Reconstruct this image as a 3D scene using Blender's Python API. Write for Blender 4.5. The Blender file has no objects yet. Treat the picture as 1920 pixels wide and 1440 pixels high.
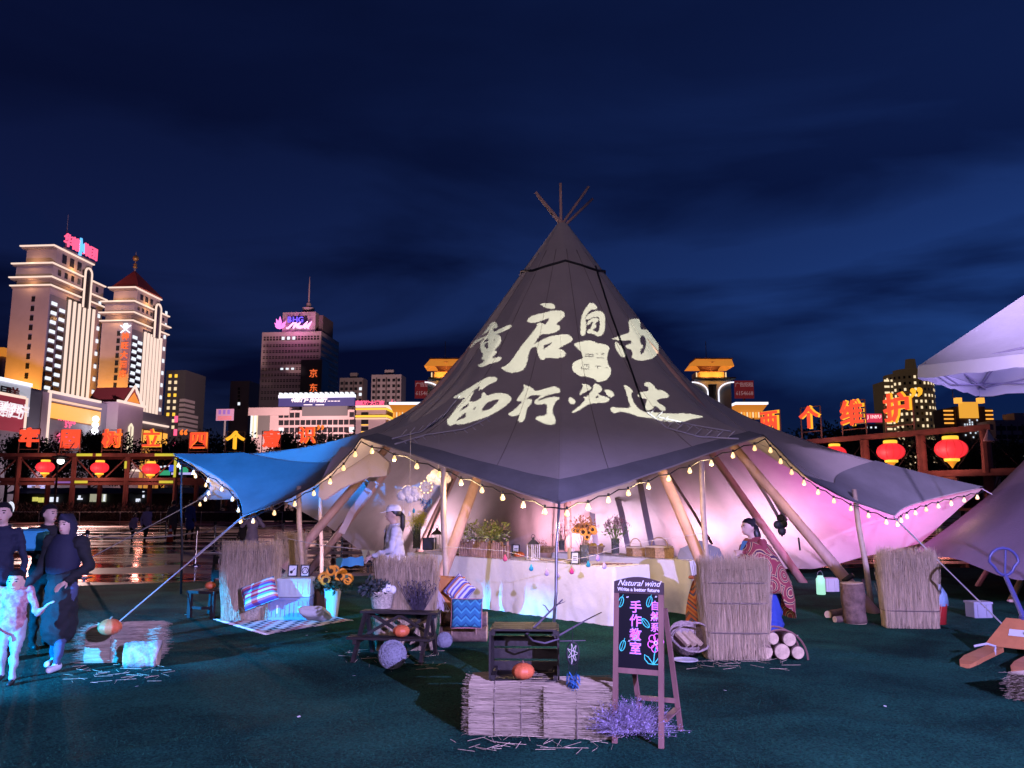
import bpy, bmesh, math, random
import numpy as np
from mathutils import Vector, Matrix, Euler, noise as mnoise
from mathutils.bvhtree import BVHTree

R = math.radians
rnd = random.Random(7)
sc = bpy.context.scene
col = sc.collection

# ------------------------------------------------------------------ camera
PITCH = R(8.46)
FPX = 1500.0
CAMZ = 1.6
cam_d = bpy.data.cameras.new('camera')
cam_d.sensor_width = 36.0
cam_d.lens = 36.0 * FPX / 1920.0
cam_d.clip_start = 0.05
cam_d.clip_end = 3000
cam = bpy.data.objects.new('camera', cam_d)
cam.location = (0, 0, CAMZ)
cam.rotation_euler = (math.pi / 2 + PITCH, 0, 0)
col.objects.link(cam)
sc.camera = cam

# ------------------------------------------------------------------ world: blue hour sky with dark cloud bands
world = bpy.data.worlds.new('World')
sc.world = world
world.use_nodes = True
wt = world.node_tree
wt.nodes.clear()
def wn(t, **kw):
    n = wt.nodes.new(t)
    for k, v in kw.items():
        setattr(n, k, v)
    return n
SUN_EL, SUN_ROT = R(-3.2), R(62)
sky = wn('ShaderNodeTexSky', sky_type='NISHITA', sun_disc=False, sun_elevation=SUN_EL, sun_rotation=SUN_ROT,
         altitude=2200, air_density=1.0, dust_density=0.0, ozone_density=6.0)
tc = wn('ShaderNodeTexCoord')
mp = wn('ShaderNodeMapping')
mp.inputs['Scale'].default_value = (1.0, 1.0, 4.2)
mp.inputs['Rotation'].default_value = (0, R(-22), 0)
n1 = wn('ShaderNodeTexNoise')
n1.inputs['Scale'].default_value = 1.7
n1.inputs['Detail'].default_value = 6
n1.inputs['Roughness'].default_value = .48
n1.inputs['Distortion'].default_value = .5
rmp = wn('ShaderNodeValToRGB')
rmp.color_ramp.elements[0].position = .44
rmp.color_ramp.elements[0].color = (.62, 1.62, 1.0, 1)
rmp.color_ramp.elements[1].position = .60
rmp.color_ramp.elements[1].color = (.12, .27, .25, 1)
mul = wn('ShaderNodeMix', data_type='RGBA', blend_type='MULTIPLY')
mul.inputs['Factor'].default_value = 1.0
bg = wn('ShaderNodeBackground')
bg.inputs['Strength'].default_value = 1.0
wo = wn('ShaderNodeOutputWorld')
L = wt.links.new
L(tc.outputs['Generated'], mp.inputs['Vector'])
L(mp.outputs[0], n1.inputs['Vector'])
L(n1.outputs['Fac'], rmp.inputs[0])
L(sky.outputs[0], mul.inputs['A'])
# cloud banks thin out towards the zenith
sep = wn('ShaderNodeSeparateXYZ'); L(tc.outputs['Generated'], sep.inputs[0])
mr = wn('ShaderNodeMapRange', interpolation_type='SMOOTHSTEP')
mr.inputs['From Min'].default_value = .26; mr.inputs['From Max'].default_value = .50
mr.inputs['To Min'].default_value = 0; mr.inputs['To Max'].default_value = .82
L(sep.outputs['Z'], mr.inputs['Value'])
thin = wn('ShaderNodeMix', data_type='RGBA')
thin.inputs['B'].default_value = (.44, 1.10, .72, 1)
L(mr.outputs[0], thin.inputs['Factor']); L(rmp.outputs[0], thin.inputs['A'])
L(thin.outputs['Result'], mul.inputs['B'])
L(mul.outputs['Result'], bg.inputs[0])
L(bg.outputs[0], wo.inputs[0])

# ------------------------------------------------------------------ faint last light of the sun (far below strength of day)
sun_d = bpy.data.lights.new('sun', 'SUN')
sun_d.energy = 0.01
sun_d.angle = R(20)
sun_d.color = (.75, .8, 1.0)
sun = bpy.data.objects.new('sun', sun_d)
sun.rotation_euler = (R(70), 0, R(-62))
col.objects.link(sun)

sc.view_settings.view_transform = 'Standard'
sc.view_settings.look = 'None'
sc.view_settings.exposure = 0
sc.view_settings.gamma = 1
sc.view_settings.use_curve_mapping = False
sc.render.engine = 'CYCLES'
cy = sc.cycles
cy.use_denoising = True
cy.max_bounces = 6
cy.diffuse_bounces = 3
cy.glossy_bounces = 3
cy.transmission_bounces = 6
cy.transparent_max_bounces = 8
cy.sample_clamp_indirect = 3
cy.sample_clamp_direct = 0
cy.caustics_reflective = False
cy.caustics_refractive = False
cy.use_light_tree = True

# ------------------------------------------------------------------ photo pixel (1920x1440) -> world
CAM = Vector((0, 0, CAMZ))
def ray(px, py):
    a, b = (px - 960) / FPX, (720 - py) / FPX
    return Vector((a, math.cos(PITCH) - b * math.sin(PITCH), math.sin(PITCH) + b * math.cos(PITCH)))
def P(px, py, Y):
    d = ray(px, py)
    return CAM + d * (Y / d.y)
def G(px, py, z=0.0):
    d = ray(px, py)
    return CAM + d * ((z - CAMZ) / d.z)
def to_px(p):
    v = Vector(p) - CAM
    f = v.y * math.cos(PITCH) + v.z * math.sin(PITCH)
    u = -v.y * math.sin(PITCH) + v.z * math.cos(PITCH)
    return 960 + FPX * v.x / f, 720 - FPX * u / f

# ------------------------------------------------------------------ materials
MATS = {}
def mat(name, c=(.5, .5, .5), rough=.8, metal=0.0, emit=None, es=0.0, var=0.0, vs=6.0, bump=0.0, bs=40.0,
        st=(1, 1, 1), spec=.4, trans=0.0, alpha=1.0, c2=None, sheen=0.0, sampled=False):
    if name in MATS:
        return MATS[name]
    m = bpy.data.materials.new(name)
    m.use_nodes = True
    nt = m.node_tree
    b = nt.nodes['Principled BSDF']
    b.inputs['Base Color'].default_value = (*c, 1)
    b.inputs['Roughness'].default_value = rough
    b.inputs['Metallic'].default_value = metal
    b.inputs['Specular IOR Level'].default_value = spec
    if trans:
        b.inputs['Transmission Weight'].default_value = trans
        b.inputs['IOR'].default_value = 1.12
    if alpha < 1:
        b.inputs['Alpha'].default_value = alpha
    if sheen:
        b.inputs['Sheen Weight'].default_value = sheen
    if emit is not None:
        b.inputs['Emission Color'].default_value = (*emit, 1)
        b.inputs['Emission Strength'].default_value = es
        m.cycles.emission_sampling = 'AUTO' if sampled else 'NONE'
    if var or bump:
        t = nt.nodes.new('ShaderNodeTexCoord')
        mpn = nt.nodes.new('ShaderNodeMapping')
        mpn.inputs['Scale'].default_value = st
        nt.links.new(t.outputs['Object'], mpn.inputs[0])
        if var:
            n = nt.nodes.new('ShaderNodeTexNoise')
            n.inputs['Scale'].default_value = vs
            n.inputs['Detail'].default_value = 5
            n.inputs['Roughness'].default_value = .65
            nt.links.new(mpn.outputs[0], n.inputs['Vector'])
            r = nt.nodes.new('ShaderNodeValToRGB')
            lo = tuple(max(0, x * (1 - var)) for x in c)
            hi = tuple(min(1, x * (1 + var)) for x in (c2 or c))
            r.color_ramp.elements[0].position = .3
            r.color_ramp.elements[1].position = .72
            r.color_ramp.elements[0].color = (*lo, 1)
            r.color_ramp.elements[1].color = (*hi, 1)
            nt.links.new(n.outputs['Fac'], r.inputs[0])
            nt.links.new(r.outputs[0], b.inputs['Base Color'])
        if bump:
            n2 = nt.nodes.new('ShaderNodeTexNoise')
            n2.inputs['Scale'].default_value = bs
            n2.inputs['Detail'].default_value = 4
            nt.links.new(mpn.outputs[0], n2.inputs['Vector'])
            bp = nt.nodes.new('ShaderNodeBump')
            bp.inputs['Strength'].default_value = bump
            bp.inputs['Distance'].default_value = .02
            nt.links.new(n2.outputs['Fac'], bp.inputs['Height'])
            nt.links.new(bp.outputs[0], b.inputs['Normal'])
    MATS[name] = m
    return m

def stripes(name, cols, axis='X', scale=1.0, rough=.9, wig=0.0):
    """woven stripes: repeating colour bands along one object axis"""
    if name in MATS:
        return MATS[name]
    m = mat(name, cols[0], rough)
    nt = m.node_tree
    b = nt.nodes['Principled BSDF']
    t = nt.nodes.new('ShaderNodeTexCoord')
    s = nt.nodes.new('ShaderNodeSeparateXYZ')
    nt.links.new(t.outputs['Object'], s.inputs[0])
    src = s.outputs[axis]
    if wig:
        other = {'X': 'Y', 'Y': 'X', 'Z': 'X'}[axis]
        pp = nt.nodes.new('ShaderNodeMath'); pp.operation = 'PINGPONG'
        pp.inputs[1].default_value = wig
        nt.links.new(s.outputs[other], pp.inputs[0])
        ad = nt.nodes.new('ShaderNodeMath'); ad.operation = 'ADD'
        nt.links.new(src, ad.inputs[0]); nt.links.new(pp.outputs[0], ad.inputs[1])
        src = ad.outputs[0]
    mu = nt.nodes.new('ShaderNodeMath'); mu.operation = 'MULTIPLY'; mu.inputs[1].default_value = scale
    fr = nt.nodes.new('ShaderNodeMath'); fr.operation = 'FRACT'
    nt.links.new(src, mu.inputs[0]); nt.links.new(mu.outputs[0], fr.inputs[0])
    r = nt.nodes.new('ShaderNodeValToRGB')
    r.color_ramp.interpolation = 'CONSTANT'
    n = len(cols)
    while len(r.color_ramp.elements) < n:
        r.color_ramp.elements.new(.5)
    for i, cc in enumerate(cols):
        r.color_ramp.elements[i].position = i / n
        r.color_ramp.elements[i].color = (*cc, 1)
    nt.links.new(fr.outputs[0], r.inputs[0])
    nt.links.new(r.outputs[0], b.inputs['Base Color'])
    return m

# ------------------------------------------------------------------ objects
def tag(o, label=None, cat=None, group=None, kind=None):
    if label: o['label'] = label
    if cat: o['category'] = cat
    if group: o['group'] = group
    if kind: o['kind'] = kind
    return o
def empty(name, loc=(0, 0, 0), rz=0.0, label=None, cat=None, group=None, parent=None):
    o = bpy.data.objects.new(name, None)
    o.empty_display_size = .1
    o.location = loc
    o.rotation_euler = (0, 0, rz)
    if parent: o.parent = parent
    col.objects.link(o)
    return tag(o, label, cat, group)
def link(name, me, parent=None, loc=None, rot=None):
    o = bpy.data.objects.new(name, me)
    if parent: o.parent = parent
    if loc is not None: o.location = loc
    if rot is not None: o.rotation_euler = rot
    col.objects.link(o)
    return o
def copy_tree(o, parent=None, loc=None, rz=None):
    c = o.copy()
    col.objects.link(c)
    if parent: c.parent = parent
    if loc is not None: c.location = loc
    if rz is not None: c.rotation_euler = (0, 0, rz)
    for ch in o.children:
        copy_tree(ch, c)
    return c

class MB:
    """mesh builder: collects shapes, builds ONE mesh object"""
    def __init__(s):
        s.v = []; s.f = []; s.mi = []
        s.cur = 0
    def add(s, vs, fs):
        k = len(s.v)
        s.v.extend([tuple(x) for x in vs])
        s.f.extend([tuple(i + k for i in f) for f in fs])
        s.mi.extend([s.cur] * len(fs))
        return s
    def box(s, c, d, rot=None):
        x, y, z = d[0] / 2, d[1] / 2, d[2] / 2
        vs = [Vector((i, j, k)) for i in (-x, x) for j in (-y, y) for k in (-z, z)]
        if rot is not None:
            m = rot if isinstance(rot, Matrix) else Euler(rot).to_matrix()
            vs = [m @ p for p in vs]
        c = Vector(c)
        return s.add([p + c for p in vs], [(0, 1, 3, 2), (4, 6, 7, 5), (0, 4, 5, 1), (2, 3, 7, 6), (0, 2, 6, 4), (1, 5, 7, 3)])
    def b2(s, a, b):
        """box from min corner to max corner"""
        return s.box([(p + q) / 2 for p, q in zip(a, b)], [abs(q - p) for p, q in zip(a, b)])
    def bar(s, a, b, w, h=None, up=(0, 0, 1)):
        """square bar between two points"""
        a, b = Vector(a), Vector(b)
        h = h or w
        t = (b - a)
        n = t.length
        if n < 1e-6: return s
        t.normalize()
        up = Vector(up)
        x = t.cross(up)
        if x.length < 1e-3: x = t.cross(Vector((0, 1, 0)))
        x.normalize()
        z = x.cross(t)
        m = Matrix((x, t, z)).transposed()
        return s.box((a + b) / 2, (w, n, h), m)
    def tube(s, path, r, seg=8, cap=True, flat=None):
        path = [Vector(p) for p in path]
        n = len(path)
        rs = r if isinstance(r, (list, tuple)) else [r] * n
        vs = []; fs = []
        prev = None
        for i, p in enumerate(path):
            t = (path[min(i + 1, n - 1)] - path[max(i - 1, 0)])
            if t.length < 1e-9: t = Vector((0, 0, 1))
            t.normalize()
            if prev is None:
                u = t.cross(Vector((0, 0, 1)))
                if u.length < .05: u = t.cross(Vector((1, 0, 0)))
            else:
                u = prev - t * prev.dot(t)
                if u.length < 1e-4: u = t.cross(Vector((1, 0, 0)))
            u.normalize(); prev = u
            w = t.cross(u)
            for k in range(seg):
                a = 2 * math.pi * k / seg
                vs.append(p + (u * math.cos(a) + w * math.sin(a)) * rs[i])
        for i in range(n - 1):
            for k in range(seg):
                k2 = (k + 1) % seg
                fs.append((i * seg + k, i * seg + k2, (i + 1) * seg + k2, (i + 1) * seg + k))
        if cap:
            fs.append(tuple(range(seg))[::-1])
            fs.append(tuple((n - 1) * seg + k for k in range(seg)))
        return s.add(vs, fs)
    def lathe(s, prof, c=(0, 0, 0), seg=20, sx=1, sy=1, lobes=0, lobe=0.0):
        """prof: (r,z) list"""
        vs = []; fs = []
        n = len(prof)
        for r, z in prof:
            for k in range(seg):
                a = 2 * math.pi * k / seg
                q = 1 + (lobe * (abs(math.sin(lobes * a / 2)) - .5) if lobes else 0)
                vs.append((c[0] + r * q * math.cos(a) * sx, c[1] + r * q * math.sin(a) * sy, c[2] + z))
        for i in range(n - 1):
            for k in range(seg):
                k2 = (k + 1) % seg
                fs.append((i * seg + k, i * seg + k2, (i + 1) * seg + k2, (i + 1) * seg + k))
        fs.append(tuple(range(seg))[::-1])
        fs.append(tuple((n - 1) * seg + k for k in range(seg)))
        return s.add(vs, fs)
    def ball(s, c, r, seg=12, rings=8, sx=1, sy=1, sz=1):
        prof = [(r * math.sin(math.pi * i / rings) + 1e-4, -r * sz * math.cos(math.pi * i / rings)) for i in range(rings + 1)]
        return s.lathe(prof, c, seg, sx, sy)
    def prism(s, pts, o, u, v, n, t):
        """polygon (2D pts in axes u,v from o) extruded by t along n"""
        o, u, v, n = Vector(o), Vector(u), Vector(v), Vector(n)
        k = len(pts)
        a = [o + u * x + v * y for x, y in pts]
        b = [p + n * t for p in a]
        fs = [tuple(range(k)), tuple(range(2 * k - 1, k - 1, -1))]
        for i in range(k):
            j = (i + 1) % k
            fs.append((i, i + k, j + k, j))
        return s.add(a + b, fs)
    def stalk(s, a, b, w, w2=None):
        """thin three-sided straw"""
        a, b = Vector(a), Vector(b)
        t = (b - a).normalized()
        u = t.cross(Vector((.31, .77, .55))).normalized()
        q = t.cross(u)
        w2 = w if w2 is None else w2
        vs = []
        for p, ww in ((a, w), (b, w2)):
            for k in range(3):
                an = 2.0944 * k
                vs.append(p + (u * math.cos(an) + q * math.sin(an)) * ww)
        return s.add(vs, [(0, 1, 4, 3), (1, 2, 5, 4), (2, 0, 3, 5), (3, 4, 5)])
    def leaf(s, p, d, l, w, up=(0, 0, 1)):
        p, d = Vector(p), Vector(d).normalized()
        x = d.cross(Vector(up))
        if x.length < .05: x = Vector((1, 0, 0))
        x.normalize()
        return s.add([p, p + d * l * .5 + x * w / 2, p + d * l, p + d * l * .5 - x * w / 2], [(0, 1, 2, 3)])
    def build(s, name, m=None, parent=None, smooth=False, loc=None, rot=None, bevel=0.0):
        me = bpy.data.meshes.new(name)
        me.from_pydata(s.v, [], s.f)
        ms = m if isinstance(m, (list, tuple)) else [m]
        for x in ms:
            if x: me.materials.append(x)
        if len(ms) > 1:
            me.polygons.foreach_set('material_index', s.mi)
        bm = bmesh.new(); bm.from_mesh(me)
        bmesh.ops.recalc_face_normals(bm, faces=bm.faces)
        if bevel:
            bmesh.ops.bevel(bm, geom=bm.edges[:], offset=bevel, segments=1, affect='EDGES', clamp_overlap=True)
        bm.to_mesh(me); bm.free()
        if smooth:
            me.polygons.foreach_set('use_smooth', [True] * len(me.polygons))
        me.update()
        return link(name, me, parent, loc, rot)

def text_mesh(body, size=1.0, depth=0.02, bold=0.0, shear=0.0, align='CENTER', spacing=1.0, res=3):
    cu = bpy.data.curves.new('lettering', 'FONT')
    cu.body = body
    cu.size = size
    cu.extrude = depth / 2
    cu.offset = bold
    cu.shear = shear
    cu.align_x = align
    cu.align_y = 'CENTER'
    cu.space_character = spacing
    cu.resolution_u = res
    o = bpy.data.objects.new('lettering', cu)
    col.objects.link(o)
    dg = bpy.context.evaluated_depsgraph_get()
    me = bpy.data.meshes.new_from_object(o.evaluated_get(dg))
    bpy.data.objects.remove(o)
    bpy.data.curves.remove(cu)
    return me
def text(name, body, m, parent=None, loc=(0, 0, 0), rz=0.0, **kw):
    """upright lettering facing local -Y (before rz)"""
    me = text_mesh(body, **kw)
    me.materials.clear()
    me.materials.append(m)
    return link(name, me, parent, loc, (math.pi / 2, 0, rz))

LAMPS = []
def lamp(name, kind, loc, energy, color, parent=None, aim=None, size=.05, angle=90, blend=.3, shape=None, spread=None):
    d = bpy.data.lights.new(name, kind)
    d.energy = energy
    d.color = color
    if kind == 'AREA':
        d.size = size
        if spread: d.spread = R(spread)
    else:
        d.shadow_soft_size = size
    if kind == 'SPOT':
        d.spot_size = R(angle)
        d.spot_blend = blend
    o = bpy.data.objects.new(name, d)
    o.location = loc
    if parent: o.parent = parent
    if aim is not None:
        v = Vector(aim) - Vector(loc)
        o.rotation_euler = v.to_track_quat('-Z', 'Y').to_euler()
    col.objects.link(o)
    LAMPS.append(o)
    return o
def wob(rng, a):
    return rng.uniform(-a, a)
# ================================================================== ground
def ground_mats():
    # wet stone plaza: patches of standing water over rough paving
    m = mat('wet_plaza', (.16, .12, .11), .35)
    nt = m.node_tree
    b = nt.nodes['Principled BSDF']
    t = nt.nodes.new('ShaderNodeTexCoord')
    mp_ = nt.nodes.new('ShaderNodeMapping')
    mp_.inputs['Scale'].default_value = (.16, .5, 1)
    n = nt.nodes.new('ShaderNodeTexNoise')
    n.inputs['Scale'].default_value = 1.0
    n.inputs['Detail'].default_value = 5
    r = nt.nodes.new('ShaderNodeValToRGB')
    r.color_ramp.elements[0].position = .46
    r.color_ramp.elements[0].color = (.03, .03, .03, 1)
    r.color_ramp.elements[1].position = .58
    r.color_ramp.elements[1].color = (.42, .42, .42, 1)
    r2 = nt.nodes.new('ShaderNodeValToRGB')
    r2.color_ramp.elements[0].position = .44
    r2.color_ramp.elements[0].color = (.05, .04, .04, 1)
    r2.color_ramp.elements[1].position = .6
    r2.color_ramp.elements[1].color = (.36, .26, .24, 1)
    k = nt.links.new
    k(t.outputs['Object'], mp_.inputs[0]); k(mp_.outputs[0], n.inputs['Vector'])
    k(n.outputs['Fac'], r.inputs[0]); k(n.outputs['Fac'], r2.inputs[0])
    k(r.outputs[0], b.inputs['Roughness']); k(r2.outputs[0], b.inputs['Base Color'])
    n2 = nt.nodes.new('ShaderNodeTexNoise'); n2.inputs['Scale'].default_value = 3
    k(t.outputs['Object'], n2.inputs['Vector'])
    bp = nt.nodes.new('ShaderNodeBump'); bp.inputs['Strength'].default_value = .25; bp.inputs['Distance'].default_value = .02
    k(n2.outputs['Fac'], bp.inputs['Height']); k(bp.outputs[0], b.inputs['Normal'])
    # artificial turf
    g = mat('turf', (.02, .085, .07), 1.0, spec=.05)
    nt = g.node_tree
    b = nt.nodes['Principled BSDF']
    t = nt.nodes.new('ShaderNodeTexCoord')
    big = nt.nodes.new('ShaderNodeTexNoise'); big.inputs['Scale'].default_value = .9; big.inputs['Detail'].default_value = 7; big.inputs['Distortion'].default_value = .8
    fine = nt.nodes.new('ShaderNodeTexNoise'); fine.inputs['Scale'].default_value = 55; fine.inputs['Detail'].default_value = 3
    k = nt.links.new
    k(t.outputs['Object'], big.inputs['Vector']); k(t.outputs['Object'], fine.inputs['Vector'])
    mx = nt.nodes.new('ShaderNodeMath'); mx.operation = 'MULTIPLY'
    k(big.outputs['Fac'], mx.inputs[0]); k(fine.outputs['Fac'], mx.inputs[1])
    r = nt.nodes.new('ShaderNodeValToRGB')
    r.color_ramp.elements[0].position = .14; r.color_ramp.elements[0].color = (.004, .020, .019, 1)
    r.color_ramp.elements[1].position = .42; r.color_ramp.elements[1].color = (.020, .112, .082, 1)
    k(mx.outputs[0], r.inputs[0]); k(r.outputs[0], b.inputs['Base Color'])
    bp = nt.nodes.new('ShaderNodeBump'); bp.inputs['Strength'].default_value = .4; bp.inputs['Distance'].default_value = .012
    k(fine.outputs['Fac'], bp.inputs['Height']); k(bp.outputs[0], b.inputs['Normal'])
ground_mats()
MB().add([(-700, -60, -.02), (700, -60, -.02), (700, 900, -.02), (-700, 900, -.02)], [(0, 1, 2, 3)]).build('plaza_ground', MATS['wet_plaza'])['kind'] = 'structure'

def turf_height(x, y):
    """flat carpet with a few shallow creases"""
    h = 0.0
    for (a, b, c, w, amp) in CREASES:
        d = a * x + b * y - c
        h += amp * math.exp(-(d / w) ** 2) * (.5 + .5 * mnoise.noise(Vector((x * .9, y * .9, c))))
    return max(0.0, h)
CREASES = []
for (p, q, amp) in (((640, 1340), (1000, 1270), .035), ((1480, 1215), (1900, 1262), .03), ((1300, 1260), (1700, 1300), .03),
                    ((200, 1420), (640, 1330), .03), ((1200, 1200), (1560, 1190), .03), ((1590, 1225), (1800, 1250), .03),
                    ((1350, 1325), (1900, 1385), .03)):
    a, b = G(*p), G(*q)
    d = (b - a).normalized()
    CREASES.append((-d.y, d.x, -d.y * a.x + d.x * a.y, .06, amp))
def turf_sheet():
    nx, ny = 190, 230
    x0, x1, y0, y1 = -13.0, 16.0, -3.0, 21.5
    vs = []; fs = []
    for j in range(ny + 1):
        y = y0 + (y1 - y0) * j / ny
        for i in range(nx + 1):
            x = x0 + (x1 - x0) * i / nx
            yy = y
            if j == ny:
                yy = y + .05 * mnoise.noise(Vector((x * 2, 0, 0)))
            # the far edge of the carpet runs at an angle on the left
            ymax = 17.0 + (x + 6.0) * .42 if x < 2 else 20.4
            yy = min(yy, ymax)
            vs.append((x, yy, .008 + turf_height(x, yy)))
    for j in range(ny):
        for i in range(nx):
            a = j * (nx + 1) + i
            fs.append((a, a + 1, a + nx + 2, a + nx + 1))
    m = MB(); m.add(vs, fs)
    o = m.build('turf_carpet', MATS['turf'], smooth=True)
    o['kind'] = 'structure'
turf_sheet()
# short fibres of the carpet, near the camera where they show
def turf_fibres():
    g = np.random.default_rng(3)
    n = 90000
    y = 4.6 + 7.5 * g.random(n) ** 1.5
    x = (g.random(n) - .5) * (y * 1.32 + .8)
    h = .006 + .007 * g.random(n)
    a = g.random(n) * 6.283
    w = .0022
    lean = .012
    la = g.random(n) * 6.283
    zb = np.array([.007 + turf_height(float(p), float(q)) for p, q in zip(x, y)])
    v = np.empty((n, 3, 3))
    v[:, 0] = np.stack([x + w * np.cos(a), y + w * np.sin(a), zb], 1)
    v[:, 1] = np.stack([x - w * np.cos(a), y - w * np.sin(a), zb], 1)
    v[:, 2] = np.stack([x + lean * np.cos(la), y + lean * np.sin(la), zb + h], 1)
    me = bpy.data.meshes.new('turf_fibres')
    me.vertices.add(3 * n); me.loops.add(3 * n); me.polygons.add(n)
    me.vertices.foreach_set('co', v.reshape(-1))
    me.loops.foreach_set('vertex_index', np.arange(3 * n))
    me.polygons.foreach_set('loop_start', np.arange(n) * 3)
    me.materials.append(mat('turf_fibre', (.014, .080, .050), .95, spec=.05, var=.5, vs=3))
    me.update()
    o = link('turf_fibres', me)
    tag(o, 'short green plastic fibres of the artificial turf carpet', 'turf', kind='stuff')
turf_fibres()

# ================================================================== big tipi
TC = Vector((1.0, 15.3, 0))
AP = 7.1
SL = 1.45
HEM = [  # world points of the canopy edge, round the tent from the front
    (.56, 9.8, 1.58, 'tip'), (3.72, 11.8, 2.58, 'eye'), (6.12, 13.0, 1.38, 'tip'), (8.5, 14.6, 1.86, 'eye'),
    (8.1, 16.2, .80, 'mid'), (6.5, 17.9, .15, 'mid'), (4.0, 19.6, .02, 'gnd'), (1.0, 20.4, .02, 'gnd'), (-2.5, 19.7, .04, 'gnd'),
    (-3.3, 19.0, .35, 'mid'), (-4.1, 18.0, 1.1, 'mid'), (-4.9, 17.2, 1.66, 'mid'), (-6.4, 16.5, 1.66, 'tip'),
    (-6.12, 14.5, 2.46, 'eye'), (-4.32, 13.0, 1.38, 'tip'), (-2.22, 11.8, 2.54, 'eye')]
def az_of(p):
    return math.atan2(p[0] - TC.x, -(p[1] - TC.y))
hem = sorted([(az_of(h), Vector(h[:3]), h[3]) for h in HEM], key=lambda h: h[0])
def hem_at(a):
    n = len(hem)
    for i in range(n):
        a0, p0, k0 = hem[i]
        a1, p1, k1 = hem[(i + 1) % n]
        if i == n - 1: a1 += 2 * math.pi
        aa = a
        if aa < hem[0][0]: aa += 2 * math.pi
        if a0 <= aa <= a1 + 1e-9:
            # point on the 3D segment at this azimuth
            lo, hi = 0.0, 1.0
            for _ in range(30):
                m = (lo + hi) / 2
                q = p0.lerp(p1, m)
                t = az_of(q)
                while t < a0 - 1e-6: t += 2 * math.pi
                if t < aa: lo = m
                else: hi = m
            m = (lo + hi) / 2
            q = p0.lerp(p1, m)
            sag = math.sin(math.pi * m)
            if 'gnd' not in (k0, k1) and 'mid' not in (k0, k1):
                c = Vector((TC.x, TC.y, q.z))
                q = q + (c - q) * (.06 * sag)
                q.z += -.04 * sag
            return q
    return hem[0][1]
def canopy_pt(a, s, wr=1.0):
    h = hem_at(a)
    rh = math.hypot(h.x - TC.x, h.y - TC.y)
    ridge = (a / R(40)) % 1.0 - .5
    flat = math.cos(R(20)) / math.cos(ridge * R(40))
    fl = 1 - (1 - flat) * .5
    r0, z0 = .10, AP
    r1 = 2.05 * fl
    z1 = AP - SL * (2.05 - r0)
    rc, zc = 2.95 * fl, AP - SL * (2.95 - r0)
    if h.z < 1.0:
        k = (1.0 - h.z)
        f = .62 + .0 * k
        rc = rc * (1 - k) + (r1 + (rh - r1) * .5) * k
        zc = zc * (1 - k) + (z1 + (h.z - z1) * .56) * k
    wl = max(0, 1 - abs(a + R(82)) / R(32))
    zc -= .62 * wl; rc += .3 * wl
    if s < .4:
        q = s / .4
        r, z = r0 + (r1 - r0) * q, z0 + (z1 - z0) * q
    else:
        q = (s - .4) / .6
        r = (1 - q) ** 2 * r1 + 2 * q * (1 - q) * rc + q * q * rh
        z = (1 - q) ** 2 * z1 + 2 * q * (1 - q) * zc + q * q * h.z
    p = Vector((TC.x + r * math.sin(a), TC.y - r * math.cos(a), z))
    if wr:
        back = min(1, max(0, (abs(a) - R(78)) / R(30)))
        q = max(0, s - .45) / .55
        amp = (.026 + .085 * back) * q
        nz = mnoise.noise(Vector((a * 7.0, s * 2.2 + a * 2, 3.1))) + .6 * mnoise.noise(Vector((a * 17.0, s * 3.0 - a * 3, 9.1)))
        # slack folds that hang across the panel
        nz += 1.1 * back * mnoise.noise(Vector((a * 1.5, s * 13.0 + 3 * math.cos(a * 9), 1.7)))
        d = Vector((math.sin(a), -math.cos(a), .35)).normalized()
        p += d * amp * nz
        # tension creases fanning from the hem
        p += d * .012 * max(0, s - .62) / .38 * math.sin(a * 46 + 5 * mnoise.noise(Vector((a * 3, s * 2, 0)))) * (.4 + mnoise.noise(Vector((a * 5, 7, s))))
    return p
NA, NS = 360, 60
AZ = sorted(set([-math.pi + 2 * math.pi * i / NA for i in range(NA)] + [h[0] for h in hem]))
NA = len(AZ)
def tent_cloth():
    m = mat('tent_canvas', (.46, .40, .38), .82, var=.10, vs=1.3, bump=.25, bs=240, sheen=.15)
    vs = []; fs = []
    for j in range(NS + 1):
        for i in range(NA):
            vs.append(canopy_pt(AZ[i], j / NS))
    for j in range(NS):
        for i in range(NA):
            i2 = (i + 1) % NA
            fs.append((j * NA + i, j * NA + i2, (j + 1) * NA + i2, (j + 1) * NA + i))
    return vs, fs, m
tent = empty('tipi_tent', TC, 0, 'giant beige tipi tent with raised wings and glowing calligraphy on its roof', 'tent')
TW = Matrix.Translation(-TC)
vs_, fs_, m_ = tent_cloth()
bvh = BVHTree.FromPolygons(vs_, [f for f in fs_])
cb = MB(); cb.add([v - TC for v in vs_], fs_)
canopy = cb.build('canopy', m_, tent, smooth=True)
def surf(px, py, off=.02):
    h = bvh.ray_cast(CAM, ray(px, py).normalized())
    if h[0] is None: return None
    n = h[1]
    if n.dot(ray(px, py)) > 0: n = -n
    return h[0] + n * off
def surf_line(pts, n=14, off=.02):
    out = []
    for (a, b) in zip(pts[:-1], pts[1:]):
        for i in range(n):
            t = i / n
            q = surf(a[0] + (b[0] - a[0]) * t, a[1] + (b[1] - a[1]) * t, off)
            if q: out.append(q)
    q = surf(*pts[-1], off)
    if q: out.append(q)
    return out
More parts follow.
